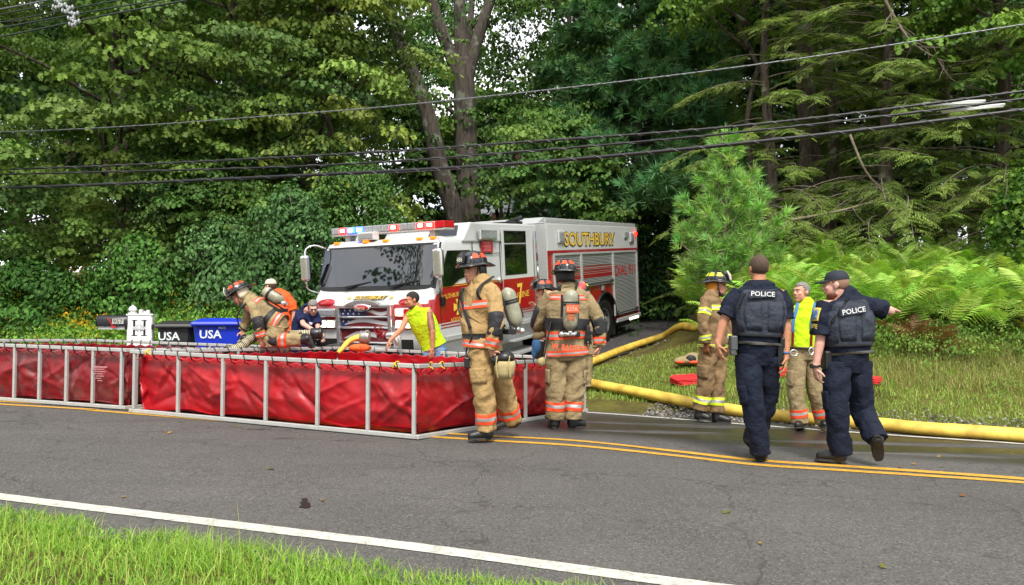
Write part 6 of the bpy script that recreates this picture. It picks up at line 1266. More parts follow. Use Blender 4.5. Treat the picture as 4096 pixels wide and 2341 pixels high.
class Head:
    def __init__(s, c, fwd, up=(0, 0, 1), k=1.0): s.c = Vector(c); s.f = Vector(fwd).normalized(); u = Vector(up); s.u = (u - s.f * u.dot(s.f)).normalized(); s.x = s.f.cross(s.u); s.k = k; s.M = Matrix((s.x, s.f, s.u)).transposed()
    def p(s, x, y, z): return s.c + (s.x * x + s.f * y + s.u * z) * s.k
    def e(s, b, x, y, z, rx, ry, rz, nu=16, nv=12): b.ell(s.p(x, y, z), (rx * s.k, ry * s.k, rz * s.k), nu, nv, s.M)
    def flesh(s, b):
        s.e(b, 0, -.018, .025, .077, .096, .092); s.e(b, 0, .03, -.035, .064, .068, .085); s.e(b, 0, .055, -.095, .036, .034, .028); s.e(b, 0, .0, -.075, .058, .06, .045)
        s.e(b, 0, .075, .032, .055, .022, .016)                    # brow
        b.tube([s.p(0, .082, .018), s.p(0, .100, -.008), s.p(0, .113, -.022)], [.010 * s.k, .013 * s.k, .014 * s.k], 8); s.e(b, 0, .099, -.028, .020, .016, .011)
        s.e(b, 0, .086, -.058, .026, .014, .010); s.e(b, 0, .085, -.070, .022, .013, .009)
        for g in (-1, 1): s.e(b, g * .040, .062, -.022, .022, .022, .020); s.e(b, g * .077, -.012, -.012, .009, .020, .030); s.e(b, g * .084, -.02, -.004, .006, .016, .022)
    def features(s, parent, brow=HAIR_D, mouth=True):
        for g in (-1, 1):
            b = MB(); s.e(b, g * .032, .0835, .010, .0145, .008, .0065, 10, 8); ey = b.build("eye", EYEW, parent); b = MB(); s.e(b, g * .031, .0885, .010, .0062, .005, .0062, 8, 6); b.build("iris", EYED, ey)
            b = MB(); b.tube([s.p(g * .013, .094, .030), s.p(g * .032, .093, .037), s.p(g * .052, .078, .029)], .0045 * s.k, 6); b.build("eyebrow", brow, parent)
        if mouth: b = MB(); b.tube([s.p(-.024, .090, -.066), s.p(0, .0985, -.063), s.p(.024, .090, -.066)], [.003 * s.k, .0055 * s.k, .003 * s.k], 6); b.build("lips", LIPS, parent)
    def hair(s, parent, m, top=.05, back=-.075, front=.068, th=1.07, name="hair", side=-.03):
        V = []; nu, nv = 36, 20; ok = {}
        for j in range(nv + 1):
            el = math.pi / 2 - j / nv * 2.6
            for i in range(nu):
                a = 2 * math.pi * i / nu; y = math.cos(a) * math.cos(el); x = math.sin(a) * math.cos(el); z = math.sin(el)
                k = th + .012 * mnoise.noise(Vector((x * 9, y * 9, z * 9))); px, py, pz = x * .077 * k, -.018 + y * .097 * k, .025 + z * .093 * k
                V.append(s.p(px, py, pz)); lim = top if py > .045 else (back if py < -.03 else side + (top - side) * max(0, (py - .0) / .045) if py > -.0 else side + (back - side) * min(1, -py / .03))
                ok[len(V) - 1] = pz > lim
        fs = [(j * nu + i, j * nu + (i + 1) % nu, (j + 1) * nu + (i + 1) % nu, (j + 1) * nu + i) for j in range(nv) for i in range(nu)]
        fs = [f for f in fs if all(ok[v] for v in f)]; b = MB(); b.add(V, fs, True); o = b.build(name, m, parent, fix=False); md = o.modifiers.new("t", 'SOLIDIFY'); md.thickness = .006; md.offset = -1; return o
    def beard(s, parent, m):
        b = MB(); s.e(b, 0, .022, -.084, .0625, .064, .040); s.e(b, 0, .055, -.100, .0375, .0355, .028); o = b.build("beard", m, parent); return o
    def helmet(s, parent, patch, shield=None, shield_col=None, tilt=0.0, flap=BLKP, txt=None, kk=1.0, shield_mat=None):
        f = (s.f * math.cos(tilt) + s.u * math.sin(tilt)).normalized(); H = Head(s.p(0, -.014, .072), f, s.u, s.k * kk); b = MB(); rs = []
        for j in range(9):
            a = j / 8 * math.pi / 2; z = .118 * math.sin(a); c = math.cos(a) ** .8; rs.append([H.p(.118 * c * math.cos(t) * (1 + .028 * abs(math.cos(4 * t))), .148 * c * math.sin(t) * (1 + .028 * abs(math.cos(4 * t))), z + .012) for t in np.linspace(0, 2 * math.pi, 49)[:-1]])
        b.rings(rs, False, True, True)
        hm = b.build("helmet", HELM, parent)
        b = MB(); N_ = 40
        def rim(k, dz):
            out = []
            for t in np.linspace(0, 2 * math.pi, N_ + 1)[:-1]:
                sn = math.sin(t); ry = .148 + k * (.055 if sn > 0 else .115); rx = .118 + k * .045; out.append(H.p(rx * math.cos(t), ry * sn, .012 + dz - k * .018 - (k * .022 * max(0, -sn)) - k * .012 * abs(sn)))
            return out
        b.rings([rim(0, .006), rim(.5, .008), rim(.92, .004), rim(1.0, .0), rim(.92, -.006), rim(.4, -.006), rim(0, -.006)], False, False, True); b.build("brim", HELM, hm)
        b = MB()
        for k in range(8):
            t0 = k * math.pi / 4 + .10; t1 = (k + 1) * math.pi / 4 - .10
            if math.sin((t0 + t1) / 2) > .85: continue
            q = []
            for t, a in ((t0, .42), (t1, .42), (t1 - .08, .88), (t0 + .08, .88)): c = math.cos(a) ** .8; q.append(H.p(.123 * c * math.cos(t) * 1.02, .153 * c * math.sin(t) * 1.02, .122 * math.sin(a) + .012))
            b.add(q, [(0, 1, 2, 3)])
        o = b.build("reflective_patch", patch, hm, fix=False); md = o.modifiers.new("t", 'SOLIDIFY'); md.thickness = .004; md.offset = 0
        b = MB()
        for k in range(8):
            t = k * math.pi / 4; b.tube([H.p(.120 * math.cos(a) ** .8 * math.cos(t), .150 * math.cos(a) ** .8 * math.sin(t), .120 * math.sin(a) + .012) for a in np.linspace(.05, 1.5, 7)], .0055 * s.k, 5)
        b.build("rib", HELM, hm)
        if shield_mat:
            b = MB(); b.add([H.p(-.055, .170, .02), H.p(.055, .170, .02), H.p(.062, .158, .085), H.p(.035, .125, .135), H.p(-.035, .125, .135), H.p(-.062, .158, .085)], [(0, 1, 2, 3, 4, 5)]); o = b.build("front_shield", shield_mat, hm, fix=False); md = o.modifiers.new("t", 'SOLIDIFY'); md.thickness = .008; md.offset = 0
            if txt: text("shield_lettering", txt, mat("shield_white", 'd8d4c8', .5), hm, H.p(0, .172, .058), -H.x, H.u + H.f * -.2, .045, .085, .006)
        if flap:
            b = MB(); b.rings([[H.p(.098 * kx * math.cos(t), -.01 + .118 * kx * math.sin(t), z) for t in np.linspace(math.pi * .93, math.pi * 2.07, 21)] for kx, z in ((1.0, .01), (1.02, -.04), (1.0, -.10), (.92, -.135))], False, False, True, closed=False); o = b.build("neck_flap", flap, hm, fix=False); md = o.modifiers.new("t", 'SOLIDIFY'); md.thickness = .008
        b = MB(); 
        for g in (-1, 1): b.tube([H.p(g * .112, .03, .0), s.p(g * .083, .03, -.04), s.p(g * .058, .05, -.10), s.p(0, .065, -.125)], .006, 5)
        b.build("chin_strap", NYLON, hm); return hm
    def cap(s, parent, m, bill=None, snap=False):
        b = MB(); rs = []
        for j in range(9): a = j / 8 * math.pi / 2; c = math.cos(a) ** .75; rs.append([s.p(.086 * c * math.cos(t), -.016 + .106 * c * math.sin(t), .040 + .090 * math.sin(a)) for t in np.linspace(0, 6.2832, 33)[:-1]])
        b.rings(rs, False, True, True); o = b.build("cap", m, parent)
        b = MB(); n = 12; inner = [s.p(.080 * math.cos(t), -.016 + .104 * math.sin(t), .044) for t in np.linspace(.35, math.pi - .35, n)]; outer = [s.p(.074 * math.cos(t), .045 + .125 * math.sin(t) , .036 - .012 * abs(math.cos(t))) for t in np.linspace(.25, math.pi - .25, n)]
        b.rings([inner, outer], False, False, True, closed=False); q = b.build("cap_bill", bill or m, o, fix=False); md = q.modifiers.new("t", 'SOLIDIFY'); md.thickness = .006; return o
def air_pack(parent, top, bot, out, x, label=None):
    """air cylinder with frame, carried from top to bottom, standing off along out"""
    top, bot, out, x = Vector(top), Vector(bot), Vector(out).normalized(), Vector(x).normalized(); d = (bot - top).normalized(); L_ = (bot - top).length; b = MB()
    b.beam(top + x * .09 - out * .03 + d * .05, bot + x * .09 - out * .03 + d * .07, .025, .02); b.beam(top - x * .09 - out * .03 + d * .05, bot - x * .09 - out * .03 + d * .07, .025, .02); b.beam(top - x * .1 + d * .12 - out * .03, top + x * .1 + d * .12 - out * .03, .03, .02); b.beam(bot - x * .12 + d * .04 - out * .04, bot + x * .12 + d * .04 - out * .04, .09, .05); pk = b.build("air_pack", NYLON, parent, bevel=.004, seg=1)
    b = MB(); cc = out * .075; prof = [(0, .012), (.02, .05), (.05, .075), (.09, .083), (L_ - .10, .083), (L_ - .05, .075), (L_ - .015, .05), (L_, .025)]; y = d.cross(x)
    b.rings([[top + cc + d * t + (x * math.cos(a) + y * math.sin(a)) * r for a in np.linspace(0, 6.2832, 21)[:-1]] for t, r in prof], True, True, True); b.build("air_cylinder", TANK_M, pk)
    b = MB()
    for t in (.30, .36): b.rings([[top + cc + d * (L_ * t + dt) + (x * math.cos(a) + y * math.sin(a)) * .087 for a in np.linspace(0, 6.2832, 21)[:-1]] for dt in (0, .018)], False, False, True)
    b.build("cylinder_strap", NYLON, pk)
    b = MB(); p = top + cc + d * (L_ * .62) + out * .0845; b.add([p + x * .04 - d * .06, p - x * .04 - d * .06, p - x * .04 + d * .07, p + x * .04 + d * .07], [(0, 1, 2, 3)]); b.build("cylinder_label", mat("tank_label", 'a8623c', .5, var=.5, vscale=50), pk, fix=False)
    b = MB(); v = bot + cc; b.cyl(v, v + d * .05, .024, 10); b.cyl(v + d * .045 - x * .08, v + d * .045 + x * .06, .022, 10); b.ell(v + d * .045 - x * .09, .032, 10, 8); b.cyl(v + d * .03 + x * .06, v + d * .03 + x * .06 - out * .06, .018, 8); b.build("valve", CHROME, pk)
    return pk
def boot(b, ankle, toe, heel, sole_z=None, r=.062):
    """ankle joint, toe tip, heel back: filled volumes for remeshing"""
    ankle, toe, heel = Vector(ankle), Vector(toe), Vector(heel); d = (toe - heel).normalized(); mid = heel.lerp(toe, .62)
    capsule(b, ankle, r, heel.lerp(toe, .22) + (ankle - heel.lerp(toe, .22)).normalized() * .05, r * 1.02); a = heel.lerp(toe, .2); up = (ankle - a).normalized()
    capsule(b, heel + d * .05 + up * .045, .043, mid + up * .05, .048); capsule(b, mid + up * .048, .047, toe - d * .045 + up * .042, .042); capsule(b, ankle.lerp(a, .5), r * .95, mid + up * .055, .045)
def soleplate(b, toe, heel, up, wd=.045):
    toe, heel, up = Vector(toe), Vector(heel), Vector(up).normalized(); d = (toe - heel).normalized(); x = d.cross(up).normalized(); rs = []
    for z in (-.002, .018): rs.append([heel.lerp(toe, .5) + up * z + d * ((toe - heel).length * .5 * math.cos(a)) + x * (wd * math.copysign(abs(math.sin(a)) ** .6, math.sin(a)) * (1 + .12 * math.cos(a))) for a in np.linspace(0, 6.2832, 25)[:-1]])
    b.rings(rs, True, True, False)
class NS: pass
def person(label, Y0, foot, j, headf, top, legs_m, skin=SKIN, bulk=1.0, sleeve='long', bands=None, amp=.008, headup=(0, 0, 1), cuff=None, hands=True, curl=(.5, .5), palm=((0, 1, 0), (0, 1, 0)), jacket_name="jacket", hem=None, legs=True, boots=True, trim_leg=None, seed=0, patch=None, gloves=None, hk=1.0, legr=(.105, .088, .082), armr=(.075, .068, .058), torso=None, necklen=1.0, cinch=0, sides=(1, -1)):
    """joints j: name -> (px, py, depth offset)"""
    F0 = pt(foot[0], foot[1], Y0); O = Vector((F0.x, F0.y, G(F0.x, F0.y)))
    P = NS(); P.e = empty("person", O, label, "person"); P.O = O
    J = {k: pt(v[0], v[1], Y0 + v[2]) - O for k, v in j.items()}; P.J = J
    b = MB(); H = Head(J['head'], headf, headup, hk); P.H = H; H.flesh(b)
    nk = J['neck']; capsule(b, nk + (J['head'] - nk) * -.25, .062, H.p(0, -.02, -.05), .056)
    ch = (J['sa'] + J['sb']) / 2; pel = J['pel']; X = (J['sb'] - J['sa']).normalized()
    capsule(b, pel, .10, pel.lerp(ch, .55), .10); capsule(b, pel.lerp(ch, .55), .10, ch, .09); capsule(b, J['sa'].lerp(ch, .2), .05, J['sb'].lerp(ch, .2), .05)
    for k, s_ in (('a', sides[0]), ('b', sides[1])):
        if 's' + k in J and 'e' + k in J:
            capsule(b, J['s' + k], .052 * bulk ** .5, J['e' + k], .042); capsule(b, J['e' + k], .043, J['w' + k], .028)
            if hands and not gloves: hand(b, J['w' + k], J['h' + k] - J['w' + k], palm[0 if k == 'a' else 1], s_, curl[0 if k == 'a' else 1])
    hx = X; 
    if legs:
        for k in 'ab': capsule(b, J['p' + k], .075, J['k' + k], .055); capsule(b, J['k' + k], .052, J['a' + k], .04)
        hx = (J['pb'] - J['pa']).normalized()
        for k in 'ab': capsule(b, pel, .09, J['p' + k], .08)
    P.body = remesh(b, "body", skin, P.e, .0064, 2, .28)
    # ---- top garment
    up = (ch - pel).normalized(); hm = J['hem'] if 'hem' in J else pel - up * (hem or .10)
    tr = torso or [(.205, .155), (.195, .15), (.215, .155), (.20, .125), (.085, .08)]
    tr = [(a * bulk, c * bulk) for a, c in tr]; hw = min(.25, (J['sb'] - J['sa']).length / 2 + .045)
    tr[3] = (hw * .93, tr[3][1]); 
    P.T = Loft([(hm, hx, tr[0]), (pel.lerp(ch, .22), hx.lerp(X, .3), tr[1]), (pel.lerp(ch, .68), X, tr[2]), (ch + up * .005, X, tr[3]), (ch + up * .05 + (nk - ch) * .3, X, (tr[3][0] * .62, tr[3][1] * .85)), (nk + (H.p(0, -.02, -.06) - nk) * .25 * necklen, X, tr[4])], amp, seed, 2.4)
    b = MB(); P.T.put(b, 0, 1, 40, caps=(False, False), seg=32); P.S = {}
    for k in 'ab':
        if sleeve == 'none' or 'e' + k not in J: continue
        a_ = J['s' + k].lerp(ch, .18); rA = [q * bulk for q in armr]
        ax = (J['w' + k] - J['e' + k]).cross(J['s' + k] - J['e' + k]); ax = ax.normalized() if ax.length > 1e-4 else Vector((0, 1, 0))
        if sleeve == 'long':
            end = J['w' + k]; L_ = Loft([(a_, ax, rA[0] * 1.12), (J['s' + k].lerp(J['e' + k], .35), ax, rA[0]), (J['e' + k], ax, rA[1]), (J['e' + k].lerp(end, .5), ax, rA[1] * .95), (end, ax, rA[2])], amp, seed + 3, 2.1, 13)
        else:
            end = J['s' + k].lerp(J['e' + k], .78); L_ = Loft([(a_, ax, rA[0] * 1.1), (J['s' + k].lerp(J['e' + k], .3), ax, rA[0] * 1.02), (J['s' + k].lerp(J['e' + k], .55), ax, rA[0] * .98), (end, ax, rA[0] * .98)], amp, seed + 3, 2.1, 13)
        P.S[k] = L_; L_.put(b, 0, 1, 24, caps=(True, True if sleeve == 'long' else True))
    P.jk = b.build(jacket_name, top, P.e)
    # ---- trousers
    P.Lg = {}
    if legs:
        b = MB(); wp = pel.lerp(ch, .16); cr = (J['pa'] + J['pb']) / 2 - up * .06
        Loft([(wp, hx, (tr[1][0] * .9, tr[1][1] * .88)), (pel, hx, (tr[0][0] * .92, tr[0][1] * .92)), (cr, hx, (tr[0][0] * .80, tr[0][1] * .78))], amp, seed + 5, 2.3).put(b, 0, 1, 14, caps=(True, True), seg=28)
        for k in 'ab':
            q = (J['a' + k] - J['k' + k]).normalized(); L_ = Loft([(J['p' + k] + up * .03, hx, legr[0] * 1.02), (J['p' + k].lerp(J['k' + k], .4), hx, legr[0]), (J['k' + k], hx, legr[1]), (J['k' + k].lerp(J['a' + k], .5), hx, legr[1] * .97), (J['a' + k] + q * .02, hx, legr[2])], amp * 1.25, seed + 7 + ord(k), 2.2, 10); P.Lg[k] = L_; L_.put(b, 0, 1, 34, caps=(True, True), seg=26)
        P.tr = b.build("trousers", legs_m, P.e)
        if boots:
            for k in 'ab':
                if 't' + k not in J: continue
                b = MB(); boot(b, J['a' + k], J['t' + k], J['l' + k]); bt = remesh(b, "boot", BOOT, P.e, .011, 3)
                b = MB(); soleplate(b, J['t' + k], J['l' + k], J['a' + k] - J['l' + k].lerp(J['t' + k], .25)); b.build("sole", SOLE, bt)
        if trim_leg:
            for k in 'ab': P.Lg[k].band("trouser_trim", trim_leg[0], trim_leg[1], trim_leg[2], P.tr, .006)
    if gloves:
        for k, s_ in (('a', sides[0]), ('b', sides[1])):
            b = MB(); hand(b, J['w' + k], J['h' + k] - J['w' + k], palm[0 if k == 'a' else 1], s_, curl[0 if k == 'a' else 1], 1.18); capsule(b, J['w' + k] - (J['h' + k] - J['w' + k]).normalized() * .05, .045, J['w' + k], .036); remesh(b, "glove", gloves, P.e, .009, 2)
    P.cargo = []
    if trim_leg and legs:
        for k in 'ab':
            q = MB(); sg = math.pi if k == 'a' else 0; L_ = P.Lg[k]; q.rings([[L_.surf(.26 + .17 * i / 6, sg - .85 + 1.7 * t / 8, .014) for t in range(9)] for i in range(7)], False, False, True, closed=False); o = q.build('cargo_pocket', legs_m, P.tr, fix=False); o.modifiers.new('t', 'SOLIDIFY').thickness = .02
        if sleeve == 'long':
            q = MB(); P.T.put(q, .90, .985, 5, .014, (False, False), 30); o = q.build('collar', top, P.jk, fix=False); o.modifiers.new('t', 'SOLIDIFY').thickness = .016
            q = MB(); fr_ = -1 if Vector(headf).dot(up.cross(X)) < 0 else 1; q.rings([[P.T.surf(.06 + .80 * i / 14, fr_ * math.pi / 2 + .16 * (t - 2) / 2, .010) for t in range(5)] for i in range(15)], False, False, True, closed=False); o = q.build('front_flap', top, P.jk, fix=False); o.modifiers.new('t', 'SOLIDIFY').thickness = .012
    if bands:
        for kind, t0, t1 in bands:
            if kind == 'T': P.T.band("coat_trim", t0, t1, trim_leg[2] if trim_leg else [ORG, SIL], P.jk, .007, 40)
            else:
                for k in kind:
                    if k in P.S: P.S[k].band("sleeve_trim", t0, t1, trim_leg[2] if trim_leg else [ORG, SIL], P.jk, .006)
    return P
OS = [ORG, SIL]; LS = [LIM, SIL]
def sleeve_patch(P, k, t0, t1, m=PATCH, a0=-1.4, a1=1.4, off=.006, name="elbow_patch"):
    b = MB(); rs = []; L_ = P.S[k]
    for i in range(9): rs.append([L_.surf(t0 + (t1 - t0) * i / 8, a0 + (a1 - a0) * q / 10, off) for q in range(11)])
    b.rings(rs, False, False, True, closed=False); o = b.build(name, m, P.jk, fix=False); md = o.modifiers.new("t", 'SOLIDIFY'); md.thickness = .006; md.offset = 0; return o
def strap(P, pts, name="shoulder_strap", m=NYLON, r=.022, flat=.35, parent=None): b = MB(); b.tube(spline(pts, 18), r, 8, flat=flat); return b.build(name, m, parent or P.e)
def ground_at(px, py): return at(px, py).y
SH_B = mat("shield_leather_black", '18181a', .5, var=.2, vscale=30, dirt='8a8478', dscale=14, damt=.5); SH_W = mat("shield_leather_white", 'c9c3b4', .5, dirt='4a4438', dscale=12, damt=.8); SH_R = mat("shield_leather_red", 'a8242a', .5, dirt='c9b8a8', dscale=14, damt=.6)

# ---------------------------------------------------------------- firefighter striding left with a mask in his hand
Y0 = ground_at(1935, 1764)
P = person("firefighter in tan gear striding left, mask in hand, air cylinder on back", Y0, (1935, 1764), dict(
    head=(1893, 1087, 0), neck=(1918, 1150, .02), sa=(1868, 1168, .15), sb=(1972, 1164, -.14), ea=(1868, 1270, .22), wa=(1872, 1345, .10), ha=(1872, 1385, .05), eb=(1984, 1288, -.24), wb=(1962, 1398, -.24), hb=(1980, 1440, -.22),
    pel=(1938, 1376, 0), hem=(1930, 1392, 0), pa=(1924, 1410, -.08), pb=(1962, 1408, .08), ka=(1935, 1555, -.10), aa=(1945, 1712, -.06), ta=(1872, 1762, -.12), la=(1978, 1757, -.06), kb=(2012, 1556, .10), ab=(2046, 1682, .22), tb=(1985, 1722, .14), lb=(2086, 1694, .26)),
    (-.72, -.68, -.12), TAN1, TAN1, skin=SKIN, bulk=1.03, bands=[('T', .02, .105), ('T', .40, .475), ('b', .80, .93)], trim_leg=(.80, .90, OS), legr=(.118, .105, .098), palm=((0, 1, 0), (.6, .8, 0)), curl=(.6, .75), seed=1, amp=.014, sides=(1, 1))
P.H.features(P.body); P.H.beard(P.e, mat("stubble", '7a5546', .8))
P.H.helmet(P.e, ORG, shield_mat=SH_B, txt="486", tilt=.0)
sleeve_patch(P, 'b', .40, .74, a0=.4, a1=3.4); b_ = P.T
for k in (-1, 1): strap(P, [P.T.surf(.80, .3 if k > 0 else 2.8, .03) + Vector((0, 0, .03)), P.T.surf(.66, -.9 if k > 0 else -2.1, .015), P.T.surf(.50, -1.0 if k > 0 else -2.0, .014), P.T.surf(.24, -.5 if k > 0 else -2.6, .014)])
pk = air_pack(P.e, pt(1996, 1154, Y0 + .10) - P.O, pt(2040, 1310, Y0 + .10) - P.O, (.78, .25, .1), (-.4, .9, 0)); b = MB(); P.T.put(b, .13, .19, 4, .012, (False, False), 30); b.build("waist_belt", NYLON, P.e)
strap(P, [P.T.surf(.58, -2.2, .02), P.T.surf(.4, -2.5, .03), P.T.surf(.2, -2.6, .035), pt(1866, 1400, Y0 - .1) - P.O, pt(1866, 1440, Y0 - .12) - P.O], "coiled_cord", NYLON, .009, 1.0); b = MB(); b.box(pt(1868, 1452, Y0 - .14) - P.O, (.055, .04, .11)); b.build("radio_mic", BLKP, P.e, bevel=.012)
b = MB(); b.ell(pt(1935, 1142, Y0 - .05) - P.O, (.035, .02, .03), 10, 8); b.build("chin_buckle", mat("buckle_yellow", 'd6c21c', .4), P.e)
# the mask he carries
m0 = pt(2010, 1432, Y0 - .20); e = empty("breathing_mask", m0, "black breathing mask with cream head straps in the striding firefighter's hand", "mask"); b = MB(); b.ell((.02, 0, 0), (.10, .09, .075), 16, 10); b.ell((-.06, -.02, -.02), (.06, .06, .06), 12, 8); remesh(b, "facepiece", BLKP, e, .01); b = MB(); b.rings([[Vector((.02 + .095 * k * math.cos(t), .085 * k * math.sin(t), -.03 - z)) for t in np.linspace(0, 6.283, 17)[:-1]] for k, z in ((.95, 0), (1, .05), (.9, .11), (.65, .17))], False, False, True); o = b.build("hood", mat("cream_hood", 'b3a478', .85, dirt='6a5c3c', damt=.6), e, fix=False); o.modifiers.new("t", 'SOLIDIFY').thickness = .01
for dx in (-.05, .07): b = MB(); b.tube(spline([(dx, -.08, .02), (dx - .01, -.11, -.08), (dx + .01, -.10, -.19)], 10), .014, 6, flat=.4); b.build("strap", mat("cream_strap", 'b09a68', .85), e)
# ---------------------------------------------------------------- firefighter with his back to us, name on the tail of his coat
Y0 = ground_at(2245, 1716)
P = person("firefighter in khaki gear with back turned, lettered coat tail, air cylinder on back", Y0, (2245, 1716), dict(
    head=(2258, 1110, .03), neck=(2262, 1150, .02), sa=(2196, 1182, 0), sb=(2342, 1186, 0), ea=(2152, 1292, .12), wa=(2176, 1330, .34), ha=(2180, 1330, .45), eb=(2396, 1294, .02), wb=(2398, 1382, .02), hb=(2392, 1412, .04),
    pel=(2266, 1376, 0), hem=(2272, 1424, 0), pa=(2230, 1420, 0), pb=(2306, 1420, 0), ka=(2226, 1556, 0), aa=(2222, 1668, .02), ta=(2200, 1706, .20), la=(2220, 1716, -.06), kb=(2298, 1556, 0), ab=(2290, 1668, .0), tb=(2345, 1708, .06), lb=(2275, 1714, -.02)),
    (-.25, 1, -.05), TAN2, TAN2, bulk=1.16, bands=[('T', .015, .07), ('T', .155, .215), ('T', .53, .60), ('b', .80, .93)], trim_leg=(.72, .85, OS), legr=(.125, .115, .108), palm=((0, 1, 0), (-.9, .2, 0)), curl=(.5, .9), seed=5, amp=.014)
P.H.helmet(P.e, ORG, flap=NYLON, tilt=-.05); sleeve_patch(P, 'b', .42, .76, a0=1.2, a1=4.4); sleeve_patch(P, 'a', .30, .60, a0=1.5, a1=5.0)
bk_ = (Vector((0, -1, 0)))
air_pack(P.e, pt(2282, 1160, Y0 - .20) - P.O, pt(2278, 1322, Y0 - .19) - P.O, (0, -1, .05), (1, 0, 0)); b = MB(); P.T.put(b, .235, .33, 5, .015, (False, False), 34); b.build("waist_belt", NYLON, P.e)
for k in (-1, 1): strap(P, [P.T.surf(.93, -math.pi / 2 + k * .5, .02), P.T.surf(.84, -math.pi / 2 + k * .75, .02), P.T.surf(.72, -math.pi / 2 + k * .35, .03)])
tail = Loft([(P.T.pos(0), P.T.x[0], P.T.r[0])] * 2) if False else None
pl = pt(2275, 1392, Y0 - .245) - P.O; text("coat_lettering", "W. BASSETT", ORG, P.jk, pl, (1, 0, -.10), (0, .12, 1), .068, .38, .004, offset=.02)
b = MB(); b.box(pt(2290, 1236, Y0 - .36) - P.O, (.14, .02, .09)); eq = b.build("id_panel", mat("panel_orange", 'd8572f', .6), P.e, bevel=.008); text("panel_lettering", "ESTA", mat("panel_print", 'e8c0a8', .6), eq, pt(2290, 1236, Y0 - .372) - P.O, (1, 0, 0), (0, 0, 1), .045, .11, .002)
b = MB(); hand(b, pt(2352, 1318, Y0 - .16) - P.O, (0, 0, -1), (0, 1, 0), 1, .3, 1.15); remesh(b, "hanging_glove", mat("glove_black", '1b1b1c', .7), P.e, .01)
strap(P, [pt(2203, 1290, Y0 - .12) - P.O, pt(2192, 1350, Y0 - .16) - P.O, pt(2176, 1430, Y0 - .17) - P.O], "hanging_strap", NYLON, .03, .3)
# bundle hanging from his left side
m0 = pt(2158, 1400, Y0 + .02); e = empty("glove_bundle", m0, "blue gloves and black mask hanging at the lettered firefighter's left side", "gloves"); b = MB(); b.ell((-.03, 0, .05), (.06, .05, .10), 12, 8); b.ell((-.06, 0, -.03), (.035, .03, .07), 10, 8); remesh(b, "blue_glove", mat("glove_blue", '27507a', .8), e, .01); b = MB(); b.ell((-.03, 0, .15), (.06, .05, .05), 12, 8); b.ell((.03, 0, .17), (.04, .04, .04), 10, 8); remesh(b, "cloth", mat("cloth_olive", '5e5236', .9), e, .01); b = MB(); b.beam((.02, 0, .12), (-.01, 0, -.10), .10, .06); b.build("visor", mat("visor", '14161a', .15), e, bevel=.02); b = MB(); b.ell((.03, 0, -.13), (.06, .05, .06), 12, 8); b.build("hood", mat("cream_hood", 'b3a478'), e)
# ---------------------------------------------------------------- moustached firefighter behind, pointing
Y0 = 10.9
P = person("grey-moustached firefighter in profile pointing left behind the lettered firefighter", Y0, (2180, 1560), dict(
    head=(2170, 1172, 0), neck=(2190, 1222, .02), sa=(2168, 1250, .16), sb=(2215, 1250, -.16), ea=(2160, 1310, .10), wa=(2150, 1236, -.10), ha=(2128, 1214, -.14), eb=(2190, 1310, -.25), wb=(2158, 1360, -.25), hb=(2150, 1385, -.25),
    pel=(2200, 1405, 0), pa=(2180, 1420, -.05), pb=(2218, 1420, .05), ka=(2180, 1500, -.05), aa=(2180, 1550, -.05), kb=(2218, 1500, .05), ab=(2218, 1550, .05)),
    (-.95, -.30, -.08), TAN4, TAN4, bulk=1.0, boots=False, seed=8, bands=[('b', .80, .93)], trim_leg=(.8, .9, OS), palm=((0, -.5, -.8), (0, 1, 0)), curl=(.25, .6))
P.H.features(P.body, HAIR_G); P.H.helmet(P.e, ORG, shield_mat=SH_B, txt="34", tilt=.04); b = MB(); b.tube([P.H.p(-.03, .092, -.056), P.H.p(0, .106, -.046), P.H.p(.03, .092, -.056)], .009, 8); b.build("moustache", HAIR_G, P.e)
b = MB(); b.tube(spline([pt(2138, 1250, Y0 - .2) - P.O, pt(2150, 1232, Y0 - .22) - P.O, pt(2162, 1216, Y0 - .2) - P.O], 8), .03, 10); b.build("blue_strap_pad", mat("pad_blue", '1c3f8a', .7), P.e); b = MB(); b.ell(pt(2186, 1178, Y0 - .16) - P.O, (.03, .02, .035), 10, 8); b.build("chin_buckle", mat("buckle_yellow", 'd6c21c'), P.e)
# ---------------------------------------------------------------- firefighter almost hidden, red-fronted helmet
Y0 = 11.7
P = person("mostly hidden firefighter whose red-fronted helmet shows behind the lettered firefighter", Y0, (2330, 1540), dict(
    head=(2325, 1178, 0), neck=(2326, 1222, .02), sa=(2285, 1250, 0), sb=(2368, 1250, 0), ea=(2275, 1320, 0), wa=(2280, 1390, -.05), ha=(2280, 1415, -.05), eb=(2378, 1320, 0), wb=(2374, 1390, -.05), hb=(2374, 1415, -.05),
    pel=(2326, 1390, 0), pa=(2305, 1410, 0), pb=(2345, 1410, 0), ka=(2305, 1490, 0), aa=(2305, 1540, 0), kb=(2345, 1490, 0), ab=(2345, 1540, 0)), (0, -1, -.1), TAN2, TAN2, boots=False, seed=9)
P.H.features(P.body); P.H.helmet(P.e, LIM, shield_mat=SH_R, tilt=.02)
